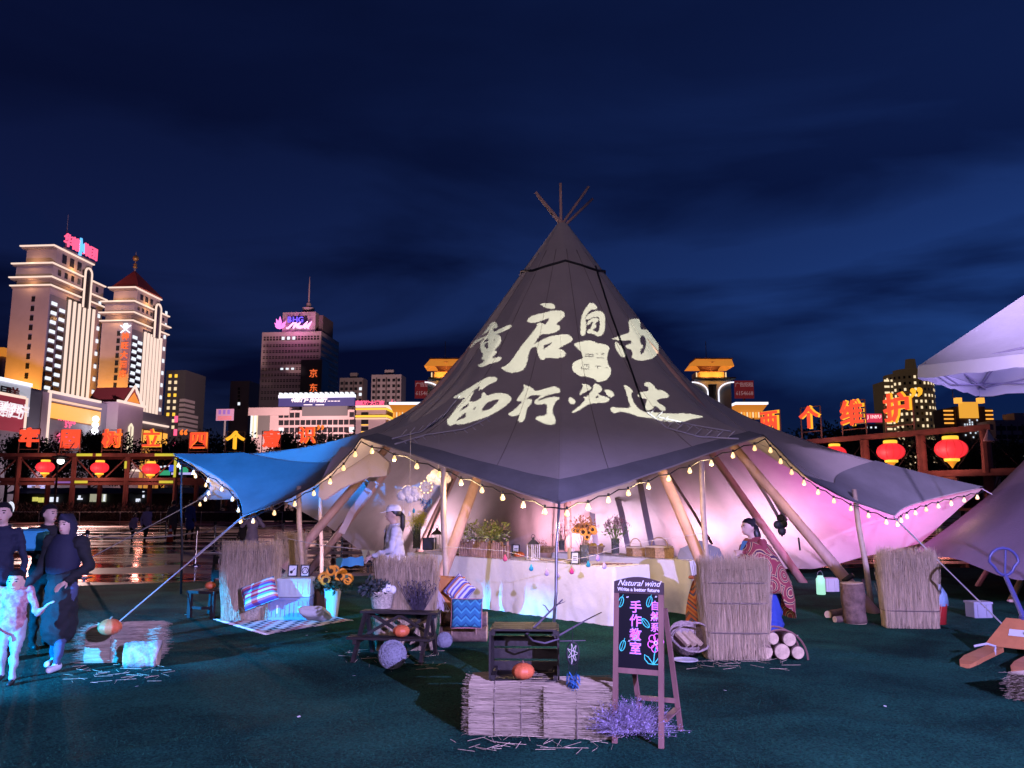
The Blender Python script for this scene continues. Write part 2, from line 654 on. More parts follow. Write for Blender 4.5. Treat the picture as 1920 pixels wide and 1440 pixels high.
# darker weather skirt along the raised edges
def skirt(i0, i1, w0, w1, nm, rows=5):
    """band between neighbouring hem points i0->i1; width w0 at start, w1 at end (share of the slope)"""
    a0, a1 = hem[i0][0], hem[i1 % len(hem)][0]
    if a1 < a0: a1 += 2 * math.pi
    m = MB(); vs = []; fs = []; N = 26
    for i in range(N + 1):
        t = i / N
        a = a0 + (a1 - a0) * t
        w = w0 + (w1 - w0) * t
        aa = (a + math.pi) % (2 * math.pi) - math.pi
        for k in range(rows + 1):
            s = 1 - w + w * k / rows
            vs.append(canopy_pt(aa, min(1, s)) - TC + Vector((0, 0, .022)))
    for i in range(N):
        for k in range(rows):
            q = i * (rows + 1) + k
            fs.append((q, q + 1, q + rows + 2, q + rows + 1))
    m.add(vs, fs)
    return m.build('weather_skirt', mat('skirt_cloth', (.19, .19, .20), .75, bump=.15, bs=60, var=.15, vs=2), tent, smooth=True)
hn = [(h[2], h[1]) for h in hem]
idx = {}
for i, h in enumerate(hem):
    idx[tuple(round(c, 2) for c in h[1])] = i
def hi(k):
    return idx[tuple(round(c, 2) for c in HEM[k][:3])]
for (a, b, w0, w1) in ((15, 0, .05, .065), (0, 1, .065, .05), (1, 2, .02, .10), (2, 3, .10, .13), (14, 15, .24, .02), (13, 14, .10, .24), (12, 13, .2, .1)):
    skirt(hi(a), hi(b), w0, w1, '')
BLK = mat('black_strap', (.015, .015, .02), .6)
CORD = mat('pale_cord', (.55, .52, .62), .7)
def on_tent(m, name, ma, smooth=True):
    m.v = [tuple(Vector(p) - TC) for p in m.v]
    return m.build(name, ma, tent, smooth=smooth)
# collar line and zip
m = MB()
ring = []
for i in range(19):
    a = -math.pi + 2 * math.pi * i / 18
    zz = 5.98 + (.10 if i % 4 == 1 else (-.06 if i % 4 == 3 else 0.02))
    s = (AP - zz) / (SL * 1.95) * .4
    q = canopy_pt(a, s)
    ring.append(q + Vector((math.sin(a), -math.cos(a), .4)) * .025)
m.tube(ring, .022, 6)
on_tent(m, 'collar_strap', BLK)
m = MB(); m.tube(surf_line([(1116, 500), (1145, 590), (1178, 680), (1210, 772)], off=.012), .018, 6); on_tent(m, 'zip_seam', BLK)
m = MB(); m.tube(surf_line([(1052, 560), (1052, 700), (1050, 820), (1048, 925)], off=.004), .006, 5); on_tent(m, 'centre_seam', m_)
for k in range(-4, 5):
    a_ = R(20 * k + 4)
    m = MB(); m.tube([canopy_pt(a_, .10 + .86 * i / 30) + Vector((math.sin(a_), -math.cos(a_), .5)) * .004 for i in range(31)], .007, 5); on_tent(m, 'panel_seam', mat('seam_thread', (.30, .26, .25), .9))
for k, pts in enumerate(([(1212, 775), (1250, 805), (1310, 822), (1385, 826)], [(1235, 785), (1300, 800), (1370, 812)],
                         [(856, 752), (830, 785), (790, 812), (735, 826)], [(920, 785), (870, 808), (800, 818), (740, 836)])):
    sl = surf_line(pts, off=.03)
    if len(sl) > 3:
        m = MB(); m.tube(sl, .013, 5)
        for q in range(2, len(sl) - 3, 4):
            m.tube([sl[q], sl[q] + Vector((.10, -.06, -.10 if k % 2 else .10))], .007, 4)
        on_tent(m, 'lacing_cord', CORD)
# main poles
POLE = mat('pine_pole', (.52, .32, .27), .55, var=.3, vs=3, st=(1, 1, .25), bump=.2, bs=14)
POLES = [(-4.3, 13.9), (-4.6, 18.3), (-1.18, 11.15), (-2.4, 19.1), (1.4, 20.2), (2.85, 10.8), (5.32, 12.05), (4.9, 19.2), (5.9, 16.6)]
cross = Vector((TC.x, TC.y, AP - .22))
tips = [(1052, 345), (1052, 345), (1108, 352), (1112, 372), None, (1006, 362), (1004, 362), None, None]
TIP = {6: P(1004, 360, 15.0), 5: P(1009, 368, 15.5), 4: P(1051, 343, 15.1), 2: P(1104, 350, 15.4), 0: P(1111, 373, 15.8)}
for k, (x, y) in enumerate(POLES):
    a = Vector((x, y, -.02))
    neck = Vector((TC.x + .04 * math.cos(k * 2.1), TC.y + .04 * math.sin(k * 2.1), 7.06))
    low = a.lerp(Vector((TC.x, TC.y, 6.72)), .94)
    m = MB()
    wv = [a.lerp(low, i / 6) + Vector((wob(rnd, .012), wob(rnd, .012), 0)) for i in range(7)] + [neck]
    rs = [.088 - .045 * i / 6 for i in range(7)] + [.03]
    if k in TIP:
        wv.append(TIP[k]); rs.append(.027)
    m.tube(wv, rs, 10)
    on_tent(m, 'main_pole', POLE)
# pole feet brackets
for k in (0, 2, 5, 6):
    x, y = POLES[k]
    d = (Vector((TC.x, TC.y, 6.72)) - Vector((x, y, 0))).normalized()
    m = MB(); p = Vector((x, y, .02)) + d * .55
    m.tube([p, p + d * .07], .105, 10)
    on_tent(m, 'pole_strap', BLK)
# thin upright props under the raised edge
PROP = mat('peeled_prop', (.48, .36, .28), .6, var=.25, vs=4, bump=.1, bs=18)
STEEL = mat('steel_pole', (.35, .34, .40), .35, metal=.8)
for (top, bot, r, ma) in (((560, 918, 13.3), (568, 1112, 13.3), .045, PROP), ((601, 908, 15.5), (604, 1068, 15.5), .04, PROP), ((831, 885, 11.0), (836, 1160, 11.1), .042, PROP),
                          ((1316, 872, 11.2), (1328, 1150, 11.2), .04, PROP), ((1602, 925, 13.0), (1634, 1136, 12.7), .045, PROP),
                          ((1049, 948, 9.8), (1036, 1206, 9.75), .02, STEEL), ((341, 858, 14.55), (341, 1090, 14.55), .02, BLK)):
    a = P(*top); b = P(*bot); b.z = 0
    m = MB(); m.tube([b, b.lerp(a, .35) + Vector((.012, 0, 0)), b.lerp(a, .7) - Vector((.01, 0, 0)), a + Vector((0, 0, .06))], [r, r * .95, r * .95, r * .85], 9)
    on_tent(m, 'prop_pole', ma)
# guy straps from the tips to the ground
STRAP = mat('guy_strap', (.45, .45, .50), .7)
for (p, q, w) in ((HEM[14][:3], (-5.0, 10.2, .02), .04), (HEM[12][:3], (-9.4, 16.4, .0), .035), (HEM[2][:3], (5.66, 9.3, .10), .022),
                  (HEM[3][:3], (10.9, 13.4, .02), .02), (HEM[0][:3], (.48, 8.0, .02), .012)):
    if w < .015: continue
    a, b = Vector(p), Vector(q)
    m = MB()
    mid = a.lerp(b, .42)
    m.bar(a, mid, w, .012)
    m.tube([mid, b], .009, 5)
    on_tent(m, 'guy_strap', STRAP, False)
# inner wall hangings: vertical strips of slack cloth and webbing at the rear
INNER = mat('inner_strip', (.38, .32, .38), .8, bump=.2, bs=50)
for (pxs, Y) in (([(1195, 880), (1208, 950), (1222, 1020), (1240, 1055)], 18.3), ([(1150, 905), (1165, 960), (1178, 1030)], 18.9), ([(1108, 925), (1112, 980), (1120, 1040)], 19.3),
                 ([(700, 905), (660, 960), (640, 1000)], 16.8)):
    m = MB()
    pts = [P(a, b, Y - .25 * i) for i, (a, b) in enumerate(pxs)]
    for i in range(len(pts) - 1):
        m.bar(pts[i], pts[i + 1], .13, .02, up=(0, 1, 0))
    on_tent(m, 'wall_strip', INNER, False)
for (pxs, Y) in (([(1388, 855), (1440, 935), (1468, 985)], 13.4), ([(1398, 858), (1450, 935), (1474, 975)], 13.35), ([(1255, 890), (1300, 960), (1335, 1020)], 16.5), ([(848, 898), (815, 975), (800, 1012)], 16.6)):
    m = MB(); m.tube([P(a, b, Y + .3 * i) for i, (a, b) in enumerate(pxs)], .028, 6)
    on_tent(m, 'lining_cord', mat('lining_cord', (.30, .20, .18), .7))
m = MB()
for dx, dy in ((0, 0), (5, 10), (-6, 12), (2, 24)):
    p = P(1464 + dx, 972 + dy, 13.1); m.ball(p, .07, 8, 5, sy=.6)
m.tube([P(1466, 990, 13.1), P(1466, 1006, 13.1)], .015, 5); m.tube([P(1497, 1008, 13.4), P(1500, 1032, 13.4)], .015, 5)
on_tent(m, 'ratchet_buckle', BLK)['kind'] = 'stuff'
# the rolled side flap that hangs under the left wing
m = MB()
fl = [(640, 838), (618, 868), (600, 905), (596, 930), (606, 938), (640, 915), (690, 895), (724, 892), (730, 868), (700, 842)]
pts = [P(a, b, 12.9) for a, b in fl]
m.add([p for p in pts] + [p + Vector((.02, .10, 0)) for p in pts], [tuple(range(10)), tuple(range(19, 9, -1))] + [(i, (i + 1) % 10, 10 + (i + 1) % 10, 10 + i) for i in range(10)])
on_tent(m, 'side_flap', INNER, False)

# ================================================================== festoon lights
BULB = mat('festoon_bulb', (.9, .8, .5), .4, emit=(1.0, .60, .17), es=1.15)
def festoon(label, pts3, n, lightevery, power, drop=.07):
    root = empty('festoon_light_string', pts3[0], 0, label, 'string lights', 'festoon strings along the tent edge')
    o = Vector(pts3[0])
    P_ = [Vector(p) for p in pts3]
    L_ = [0]
    for a, b in zip(P_[:-1], P_[1:]): L_.append(L_[-1] + (b - a).length)
    def at(s):
        for i in range(len(P_) - 1):
            if s <= L_[i + 1] + 1e-6:
                return P_[i].lerp(P_[i + 1], (s - L_[i]) / max(1e-6, L_[i + 1] - L_[i]))
        return P_[-1]
    m = MB()
    path = []
    for i in range(n * 4 + 1):
        q = at(L_[-1] * i / (n * 4))
        path.append(q - o + Vector((0, 0, -drop * (1 - abs((i % 4) - 2) / 2 * .5))))
    m.tube(path, .009, 5)
    m.build('cable', BLK, root)
    bm_ = None
    for i in range(n):
        q = path[i * 4 + 2] + Vector((0, 0, -.055))
        if bm_ is None:
            t = MB(); t.lathe([(.012, .045), (.017, .028), (.029, .0), (.031, -.016), (.023, -.034), (.004, -.040)], (0, 0, 0), 10); b = t.build('bulb', BULB, root, smooth=True); bm_ = b.data
            t = MB(); t.lathe([(.017, .045), (.017, .085)], (0, 0, 0), 8); sk = t.build('socket', BLK, b); skm = sk.data
            b.location = q
        else:
            b = link('bulb', bm_, root, q)
            link('socket', skm, b)
        if lightevery and i % lightevery == lightevery // 2:
            lamp('bulb_light', 'POINT', q + Vector((0, -.02, -.12)), power, (1, .68, .36), root, size=.05)
def hemline(keys, off=(0, -.05, -.01), n=16):
    out = []
    for a, b in zip(keys[:-1], keys[1:]):
        a0, a1 = hem[hi(a)][0], hem[hi(b)][0]
        if a1 - a0 > math.pi: a1 -= 2 * math.pi
        if a0 - a1 > math.pi: a1 += 2 * math.pi
        for i in range(n):
            aa = a0 + (a1 - a0) * i / n
            aa = (aa + math.pi) % (2 * math.pi) - math.pi
            out.append(hem_at(aa) + Vector(off))
    out.append(Vector(HEM[keys[-1]][:3]) + Vector(off))
    return out
festoon('row of warm round bulbs along the front awning from peak to peak', hemline([15, 0, 1]), 19, 3, 30)
festoon('row of warm round bulbs along the blue lit wing and its far point', hemline([15, 14, 13, 12]), 20, 5, 7)
festoon('row of warm round bulbs along the purple wing beside the second tipi', hemline([1, 2, 3]), 18, 6, 6)

# ================================================================== calligraphy thrown on the roof by a projector
# outlines of the brush strokes traced in photo pixels: (x0, y0, scale, polygon, fill)
CAL = []
def cal(x0, y0, k, pos, neg=()):
    for p in pos: CAL.append(([(x0 + a / k, y0 + b / k) for a, b in p], 1))
    for p in neg: CAL.append(([(x0 + a / k, y0 + b / k) for a, b in p], 0))
def rc(x0, y0, x1, y1):
    return [(x0, y0), (x1, y0), (x1, y1), (x0, y1)]
cal(840, 540, 8, [
 [(510,715),(560,640),(610,570),(660,510),(710,510),(745,555),(735,600),(680,615),(600,645),(550,690)],
 [(300,925),(390,795),(460,760),(600,705),(610,640),(650,620),(690,640),(690,665),(760,620),(930,545),(960,560),(930,610),(700,705),(600,740),(480,780),(400,840)],
 [(600,700),(690,690),(760,700),(805,745),(790,830),(720,910),(690,940),(735,950),(720,990),(670,1030),(665,1060),(780,1025),(810,1050),(760,1105),(640,1130),(500,1190),(455,1180),(450,1150),(510,1130),(560,1075),(500,1075),(510,1040),(530,1000),(490,930),(480,820),(500,800),(530,780)],
 [(1375,250),(1410,228),(1480,225),(1560,230),(1600,260),(1610,295),(1580,315),(1510,305),(1440,290),(1420,265)],
 [(1180,490),(1220,440),(1290,405),(1500,360),(1550,340),(1660,335),(1730,350),(1755,395),(1740,440),(1610,550),(1660,555),(1685,595),(1660,640),(1560,680),(1480,695),(1395,685),(1290,840),(1330,825),(1480,740),(1600,710),(1720,695),(1810,700),(1860,740),(1875,775),(1830,815),(1640,915),(1700,915),(1760,960),(1765,1010),(1730,1040),(1620,1055),(1460,1045),(1440,1075),(1410,1080),(1380,1060),(1340,970),(1325,870),(1250,900),(1225,950),(1200,1020),(1190,1110),(1150,1210),(1060,1265),(920,1270),(810,1220),(795,1190),(850,1180),(950,1090),(1040,960),(1130,830),(1200,750),(1345,570),(1320,545),(1360,520),(1410,525),(1470,550),(1530,435),(1440,480),(1300,525),(1220,520)]],
 [[(535,790),(600,765),(605,790),(540,820)], [(560,835),(605,815),(600,900),(575,915),(545,860)], [(685,770),(708,758),(690,815)], [(1435,920),(1435,860),(1520,830),(1580,805),(1530,850)]])
cal(1040, 550, 8, [
 [(395,630),(388,560),(390,420),(420,300),(470,215),(520,150),(560,138),(610,165),(640,205),(630,235),(600,240),(540,245),(500,290),(455,360),(460,400),(470,430),(480,480),(470,520),(465,600),(440,635),(410,635)],
 [(460,385),(480,330),(560,285),(640,260),(700,270),(745,310),(760,380),(750,560),(720,620),(680,645),(630,640),(580,610),(490,600),(485,560),(520,530),(560,545),(620,575),(670,580),(680,420),(665,350),(600,355),(540,375),(480,395)],
 [(480,450),(520,400),(590,365),(640,370),(665,395),(640,430),(600,460),(625,480),(625,505),(580,545),(540,540),(550,490),(590,410),(540,440),(500,490)],
 [(285,775),(310,745),(400,725),(480,705),(590,715),(620,745),(760,765),(830,810),(800,880),(795,930),(780,960),(800,1080),(850,1130),(830,1240),(780,1300),(700,1325),(630,1330),(610,1290),(480,1245),(380,1250),(290,1180),(260,1140),(265,1070),(290,1030),(350,1000),(430,970),(415,930),(400,880),(340,820)],
 [(1105,420),(1140,385),(1250,378),(1285,410),(1285,545),(1370,540),(1440,565),(1510,640),(1555,750),(1560,850),(1530,930),(1450,985),(1300,1015),(1210,995),(1145,960),(1170,930),(1160,850),(1100,830),(1055,795),(1090,770),(1160,750),(1145,700),(1030,710),(930,700),(870,690),(860,680),(950,650),(1050,610),(1125,590),(1115,480)],
 [(900,740),(930,720),(980,780),(1040,850),(1075,910),(1055,955),(1010,955),(970,920),(910,820)]],
 [[(1285,640),(1330,625),(1365,680),(1375,740),(1360,830),(1330,890),(1290,930),(1280,850),(1340,800),(1280,740)],
  rc(455,912,582,922), rc(455,940,582,950), rc(455,912,464,950), rc(574,912,582,950), rc(512,895,521,955), rc(620,902,750,909), rc(630,964,740,971), rc(700,920,745,927),
  rc(395,1066,525,1075), rc(400,1129,515,1138), rc(400,1090,408,1138), rc(508,1090,516,1138), rc(440,1075,448,1105), rc(475,1075,483,1105), rc(595,1092,692,1100), rc(638,1100,648,1132), rc(770,1112,800,1118)])
cal(820, 690, 7.385, [
 [(215,405),(260,380),(420,290),(560,200),(690,125),(790,115),(830,150),(810,190),(740,215),(680,250),(620,300),(600,290),(560,330),(600,230),(500,320),(440,390),(380,420),(260,425)],
 [(140,770),(135,720),(170,680),(240,580),(320,480),(400,400),(510,320),(500,350),(460,420),(435,470),(460,460),(500,470),(600,430),(630,320),(665,350),(680,390),(780,350),(930,345),(1000,380),(1035,430),(980,500),(880,570),(730,660),(560,720),(330,790),(240,770),(200,800),(160,795)],
 [(1185,235),(1230,235),(1310,275),(1355,325),(1500,285),(1600,255),(1670,265),(1705,310),(1690,345),(1600,355),(1450,405),(1380,455),(1420,450),(1560,400),(1690,400),(1695,425),(1640,460),(1605,540),(1590,610),(1620,670),(1640,710),(1630,770),(1580,790),(1500,780),(1430,745),(1350,705),(1380,690),(1365,670),(1510,660),(1520,560),(1510,490),(1400,515),(1340,485),(1350,450),(1450,370),(1370,380),(1310,375),(1225,430),(1290,425),(1315,460),(1300,490),(1250,550),(1230,600),(1220,680),(1190,740),(1150,755),(1110,725),(1150,630),(1060,675),(1000,660),(980,635),(1020,610),(1110,540),(1190,455),(1110,465),(1095,440),(1150,370),(1210,280)]],
 [[(250,740),(330,660),(410,605),(390,650),(400,680),(310,715)], [(605,600),(660,500),(730,455),(870,425),(820,490),(740,560),(690,585)], [(495,575),(505,550),(535,540),(510,580)], [(305,600),(370,530),(435,490),(425,530),(360,575)]])
cal(1060, 690, 7.111, [
 [(45,410),(60,382),(110,410),(140,445),(125,475),(95,485),(60,470),(45,440)],
 [(215,208),(260,208),(310,225),(345,260),(340,285),(270,320),(225,345),(195,365),(185,350),(230,260),(235,230)],
 [(375,215),(410,208),(460,230),(490,275),(480,310),(430,350),(500,375),(580,395),(590,425),(560,455),(500,465),(340,470),(260,510),(190,560),(90,605),(80,590),(150,540),(220,480),(270,420),(230,380),(290,385),(370,280)],
 [(515,290),(560,285),(620,305),(655,345),(645,380),(600,392),(560,370),(540,330)],
 [(770,240),(800,225),(860,260),(900,310),(885,330),(880,380),(920,470),(980,545),(1060,590),(1140,580),(1200,595),(1400,605),(1640,605),(1740,625),(1845,645),(1830,660),(1660,685),(1580,720),(1400,720),(1240,700),(1150,665),(1080,660),(1010,660),(880,610),(760,580),(700,590),(660,605),(620,590),(595,540),(630,515),(690,530),(880,535),(850,460),(815,350),(810,290)],
 [(1045,215),(1080,185),(1130,190),(1180,230),(1220,300),(1280,290),(1340,320),(1385,370),(1360,400),(1260,405),(1210,440),(1250,470),(1320,510),(1345,550),(1320,575),(1270,560),(1195,495),(1170,540),(1110,565),(1050,560),(1060,520),(1090,430),(1085,410),(980,395),(960,350),(1000,320),(1110,310),(1110,250),(1060,240)]],
 [[(395,400),(430,365),(450,390),(420,400)]])
BX0, BY0, BX1, BY1, BK = 830, 555, 1340, 830, 3
def bitmap():
    W, H = (BX1 - BX0) * BK, (BY1 - BY0) * BK
    im = np.zeros((H, W), bool)
    for poly, fill in CAL:
        q = np.array(poly)
        # rounded outline: one corner-cutting pass
        if len(q) > 5:
            nx = np.roll(q, -1, 0)
            q = np.stack([q * .75 + nx * .25, q * .25 + nx * .75], 1).reshape(-1, 2)
        x = (q[:, 0] - BX0) * BK; y = (q[:, 1] - BY0) * BK
        i0, i1 = max(0, int(y.min())), min(H, int(y.max()) + 2)
        j0, j1 = max(0, int(x.min())), min(W, int(x.max()) + 2)
        yy, xx = np.mgrid[i0:i1, j0:j1] + .5
        ins = np.zeros(yy.shape, bool)
        n = len(x)
        for a in range(n):
            b = (a + 1) % n
            if y[a] == y[b]: continue
            c = ((y[a] > yy) != (y[b] > yy)) & (xx < (x[b] - x[a]) * (yy - y[a]) / (y[b] - y[a]) + x[a])
            ins ^= c
        im[i0:i1, j0:j1] = (im[i0:i1, j0:j1] | ins) if fill else (im[i0:i1, j0:j1] & ~ins)
    return im
BM = bitmap()
def projector():
    src = Vector((1.9, -1.6, 2.55))
    root = empty('gobo_projector', (src.x, src.y, 0), 0, 'black stage projector on a tall stand throwing the calligraphy', 'projector')
    tgt = Vector((1.2, 12.9, 3.75))
    f = (tgt - src).normalized()
    u = f.cross(Vector((0, 0, 1))).normalized()
    w = u.cross(f)
    D = .40
    nx, ny = 560, 330
    hw, hh = .088, .052
    Bv = MB(); vs = []; fs = []
    org = src + f * D
    loc = lambda a, b: org + u * a + w * b - Vector((src.x, src.y, 0))
    for j in range(ny):
        b0 = -hh + 2 * hh * j / ny; b1 = b0 + 2 * hh / ny
        row = []
        for i in range(nx):
            a = -hw + 2 * hw * (i + .5) / nx
            d = (org + u * a + w * (b0 + b1) / 2 - src).normalized()
            h = bvh.ray_cast(src, d)
            open_ = False
            if h[0] is not None:
                px, py = to_px(h[0])
                if BX0 <= px < BX1 and BY0 <= py < BY1:
                    open_ = bool(BM[int((py - BY0) * BK), int((px - BX0) * BK)])
            row.append(open_)
        i = 0
        while i < nx:
            if row[i]: i += 1; continue
            k = i
            while k < nx and not row[k]: k += 1
            a0, a1 = -hw + 2 * hw * i / nx, -hw + 2 * hw * k / nx
            n = len(vs)
            vs += [loc(a0, b0), loc(a1, b0), loc(a1, b1), loc(a0, b1)]
            fs.append((n, n + 1, n + 2, n + 3))
            i = k
    Bv.add(vs, fs)
    o = Bv.build('gobo_plate', BLK, root)
    o['kind'] = 'stuff'
    # barrel and body: closed all round so that light leaves only through the cut plate
    q = MB()
    for (a, b, sx, sy) in ((0, hh + .03, 2 * hw + .08, .06), (0, -hh - .03, 2 * hw + .08, .06), (hw + .03, 0, .06, 2 * hh), (-hw - .03, 0, .06, 2 * hh)):
        q.box(loc(a, b), (sx, .004, sy), Matrix((u, f, w)).transposed())
    q.build('plate_frame', BLK, root)
    q = MB()
    for (a, b, sx, sy) in ((0, hh + .066, 2 * hw + .15, .012), (0, -hh - .066, 2 * hw + .15, .012), (hw + .066, 0, .012, 2 * hh + .12), (-hw - .066, 0, .012, 2 * hh + .12)):
        q.box(loc(a, b) - f * .20, (sx, .62, sy), Matrix((u, f, w)).transposed())
    q.box(loc(0, 0) - f * .52, (2 * hw + .15, .02, 2 * hh + .15), Matrix((u, f, w)).transposed())
    q.build('housing', BLK, root)
    q = MB(); q.tube([(0, .12, 2.36), (0, .12, .5)], .022, 8)
    for k in range(3):
        q.tube([(0, .12, .6), (.5 * math.cos(k * 2.09), .12 + .5 * math.sin(k * 2.09), .01)], .015, 6)
    q.build('stand', BLK, root)
    l = lamp('projector_lamp', 'SPOT', src - Vector((src.x, src.y, 0)), 23000, (.92, 1, .80), root, size=0.0002, angle=34, blend=0)
    l.rotation_euler = f.to_track_quat('-Z', 'Y').to_euler()
projector()

# ================================================================== stage floods and uplights
def flood(name, label, loc, aim, energy, color, angle=70, size=.1, blend=.6, lens=None, s=1.0, group=None, stand=0.0):
    loc, aim = Vector(loc), Vector(aim)
    root = empty(name, (loc.x, loc.y, max(0, loc.z - .16 * s - stand) if stand or loc.z < .6 else loc.z), 0, label, 'flood light', group)
    o = root.location.copy()
    f = (aim - loc).normalized()
    q = MB()
    q.tube([loc - o - f * .20 * s, loc - o - f * .03 * s], .085 * s, 12)
    q.build('can', BLK, root, smooth=False)
    q = MB(); q.tube([loc - o - f * .032 * s, loc - o - f * .024 * s], .07 * s, 12)
    q.build('lens', mat('lens_' + name + str(len(LAMPS)), (.1, .1, .1), .3, emit=lens or color, es=3), root)
    q = MB()
    base = loc - o - f * .1 * s
    q.tube([base + Vector((-.10 * s, 0, 0)), Vector((base.x - .10 * s, base.y, 0.0))], .012 * s, 6)
    q.tube([base + Vector((.10 * s, 0, 0)), Vector((base.x + .10 * s, base.y, 0.0))], .012 * s, 6)
    q.box((base.x, base.y, .008), (.24 * s, .14 * s, .016))
    q.build('yoke', BLK, root)
    lamp('flood_lamp', 'SPOT', loc - o, energy, color, root, size=size, angle=angle, blend=blend).rotation_euler = f.to_track_quat('-Z', 'Y').to_euler()
    return root
def door(fl, loc, aim, elev, side=1, w=.7, dist=.17, half=.15):
    """barn door added before an unseen lens to shape its beam: cuts the beam above (side=1) or below (side=-1) an elevation"""
    loc, aim = Vector(loc), Vector(aim)
    f = (aim - loc); f.z = 0; f.normalize()
    u = f.cross(Vector((0, 0, 1)))
    e = R(elev)
    fe = f * math.cos(e) + Vector((0, 0, math.sin(e)))
    ne = u.cross(fe)
    o = Vector(fl.location)
    # plate hinged above/below the lens, its front lip lies on the cut-off ray
    lip = loc + fe * (dist + half)
    hinge = loc - fe * .02 + ne * (.10 * side)
    q = MB(); q.bar(hinge - o, lip - o, w, .003, up=ne); q.build('added_barn_door', BLK, fl)  # added flap keeps this lamp's light off parts of the scene
L1_, A1_ = (-8.5, 2.4, 1.6), (-4.35, 10.0, .1)
fl = flood('stage_flood', 'cyan flood light on the turf beside the strolling family', L1_, A1_, 25000, (.0, .34, 1.0), 40, .005, .75, stand=1.4)
door(fl, L1_, A1_, -5.7)
L2_, A2_ = (-7.6, 4.9, .45), (-5.3, 13.2, 1.95)
fl = flood('stage_flood', 'added cyan spot light tilted up at the blue wing', L2_, A2_, 21000, (.0, .25, 1.0), 21, .006, .5)  # second cyan lamp, added to light the wing apart from the ground
door(fl, L2_, A2_, 5.0, -1)
L3_, A3_ = (5.2, -4.2, 4.2), (1.8, 9.0, .2)
fl = flood('stage_flood', 'violet flood light on a stand by the open turf', L3_, A3_, 19000, (.44, .37, 1.0), 84, .02, .5, stand=4.0)
door(fl, L3_, A3_, -8.3)
flood('stage_flood', 'added violet spot light on a stand facing the pop-up canopy', (6.1, -4.0, 4.5), (8.6, 11.5, 2.9), 17000, (.62, .46, 1.0), 27, .1, .6, stand=4.3)  # extra unseen lamp added to brighten the canopy and right wing
flood('stage_flood', 'mauve flood light on a stand behind the visitors', (-2.5, -7.0, 4.6), (1.0, 15, 6.6), 3700, (.80, .60, .80), 66, .5, 1.0, stand=4.4)
UP = [((-1.6, 18.3, .25), (-2.1, 19.3, 2.2), 130, (1, .66, .90)), ((1.35, 18.9, .25), (1.2, 20.2, 2.0), 150, (1, .50, .72)), ((2.4, 18.4, .25), (2.6, 19.8, 2.0), 140, (.95, .68, 1)),
      ((3.9, 17.8, .25), (4.6, 19.3, 2.0), 150, (1, .54, .82)), ((5.0, 16.7, .25), (5.9, 18.0, 2.0), 190, (1, .62, .95)), ((6.2, 14.4, .25), (6.9, 15.9, 1.7), 430, (1, .26, .90)),
      ((-3.2, 14.2, .25), (-4.3, 16.9, 2.1), 150, (1, .70, .98)), ((-2.95, 12.9, .3), (-2.7, 12.2, 2.6), 60, (1, .60, .85))]
for a, b, e, c in UP:
    flood('uplight', 'small pink uplight on the turf inside the tipi by the rear cloth', a, b, e * 1.25, c, 125, .10, .9, s=.8, group='pink uplights around the tipi wall')
# ================================================================== the city behind
WALL = mat('tower_stone', (.50, .42, .42), .85, var=.08, vs=.2)
WALLD = mat('dark_glass', (.03, .03, .04), .25, spec=.6)
GREY = mat('grey_facade', (.26, .25, .27), .7, var=.1, vs=.1)
MAUVE = mat('mauve_facade', (.42, .33, .34), .85, var=.1, vs=.12)
NEONW = mat('neon_white', (.1, .1, .1), emit=(1, .72, .60), es=1.05)
NEONC = mat('neon_cool', (.1, .1, .1), emit=(.86, .86, 1), es=1.4)
NEONO = mat('neon_orange', (.1, .1, .1), emit=(1, .42, .06), es=1.2)
NEONR = mat('neon_red', (.1, .02, .02), emit=(1, .07, .04), es=1.35)
NEONP = mat('neon_pink', (.1, .02, .06), emit=(1, .22, .75), es=1.6)
NEONRP = mat('neon_rose', (.1, .02, .06), emit=(1, .10, .22), es=1.5)
NEONB = mat('neon_blue', (.02, .02, .1), emit=(.13, .08, 1), es=1.6)
NEONY = mat('neon_yellow', (.1, .08, .02), emit=(1, .55, .05), es=1.3)
LITW = mat('lit_window', (.1, .1, .1), emit=(.84, .90, 1), es=1.1)
LITY = mat('lit_warm_window', (.1, .1, .1), emit=(1, .75, .45), es=1.0)
ROOFR = mat('red_roof', (.35, .06, .05), .7)
DARKW = mat('dark_window', (.02, .02, .025), .2, spec=.5)
TRIM = mat('stone_trim', (.30, .24, .22), .8)

class Bld:
    """a building: corner at local (0,0); front face y=0 runs to -x, side face x=0 runs to +y"""
    def __init__(s, name, label, px, py, d, psi, cat='building', group=None):
        c = P(px, py, d)
        s.o = Vector((c.x, c.y, 0)); s.psi = R(psi)
        s.x = Vector((math.cos(s.psi), math.sin(s.psi), 0)); s.y = Vector((-math.sin(s.psi), math.cos(s.psi), 0))
        s.root = empty(name, s.o, s.psi, label, cat, group)
        s.px = px
    def S(s, px, py):
        d = ray(px, py); t = (s.o - CAM).dot(s.x) / d.dot(s.x); q = CAM + d * t
        return (q - s.o).dot(s.y), q.z
    def F(s, px, py):
        d = ray(px, py); t = (s.o - CAM).dot(s.y) / d.dot(s.y); q = CAM + d * t
        return (q - s.o).dot(s.x), q.z
    def box(s, name, a, b, m, parent=None):
        return MB().b2(a, b).build(name, m, parent or s.root)
    def side(s, name, y0, y1, z0, z1, t, m, parent=None, back=0.0):
        return s.box(name, (-back, y0, z0), (t, y1, z1), m, parent)
    def front(s, name, x0, x1, z0, z1, t, m, parent=None, back=0.0):
        return s.box(name, (x0, -t, z0), (x1, back, z1), m, parent)

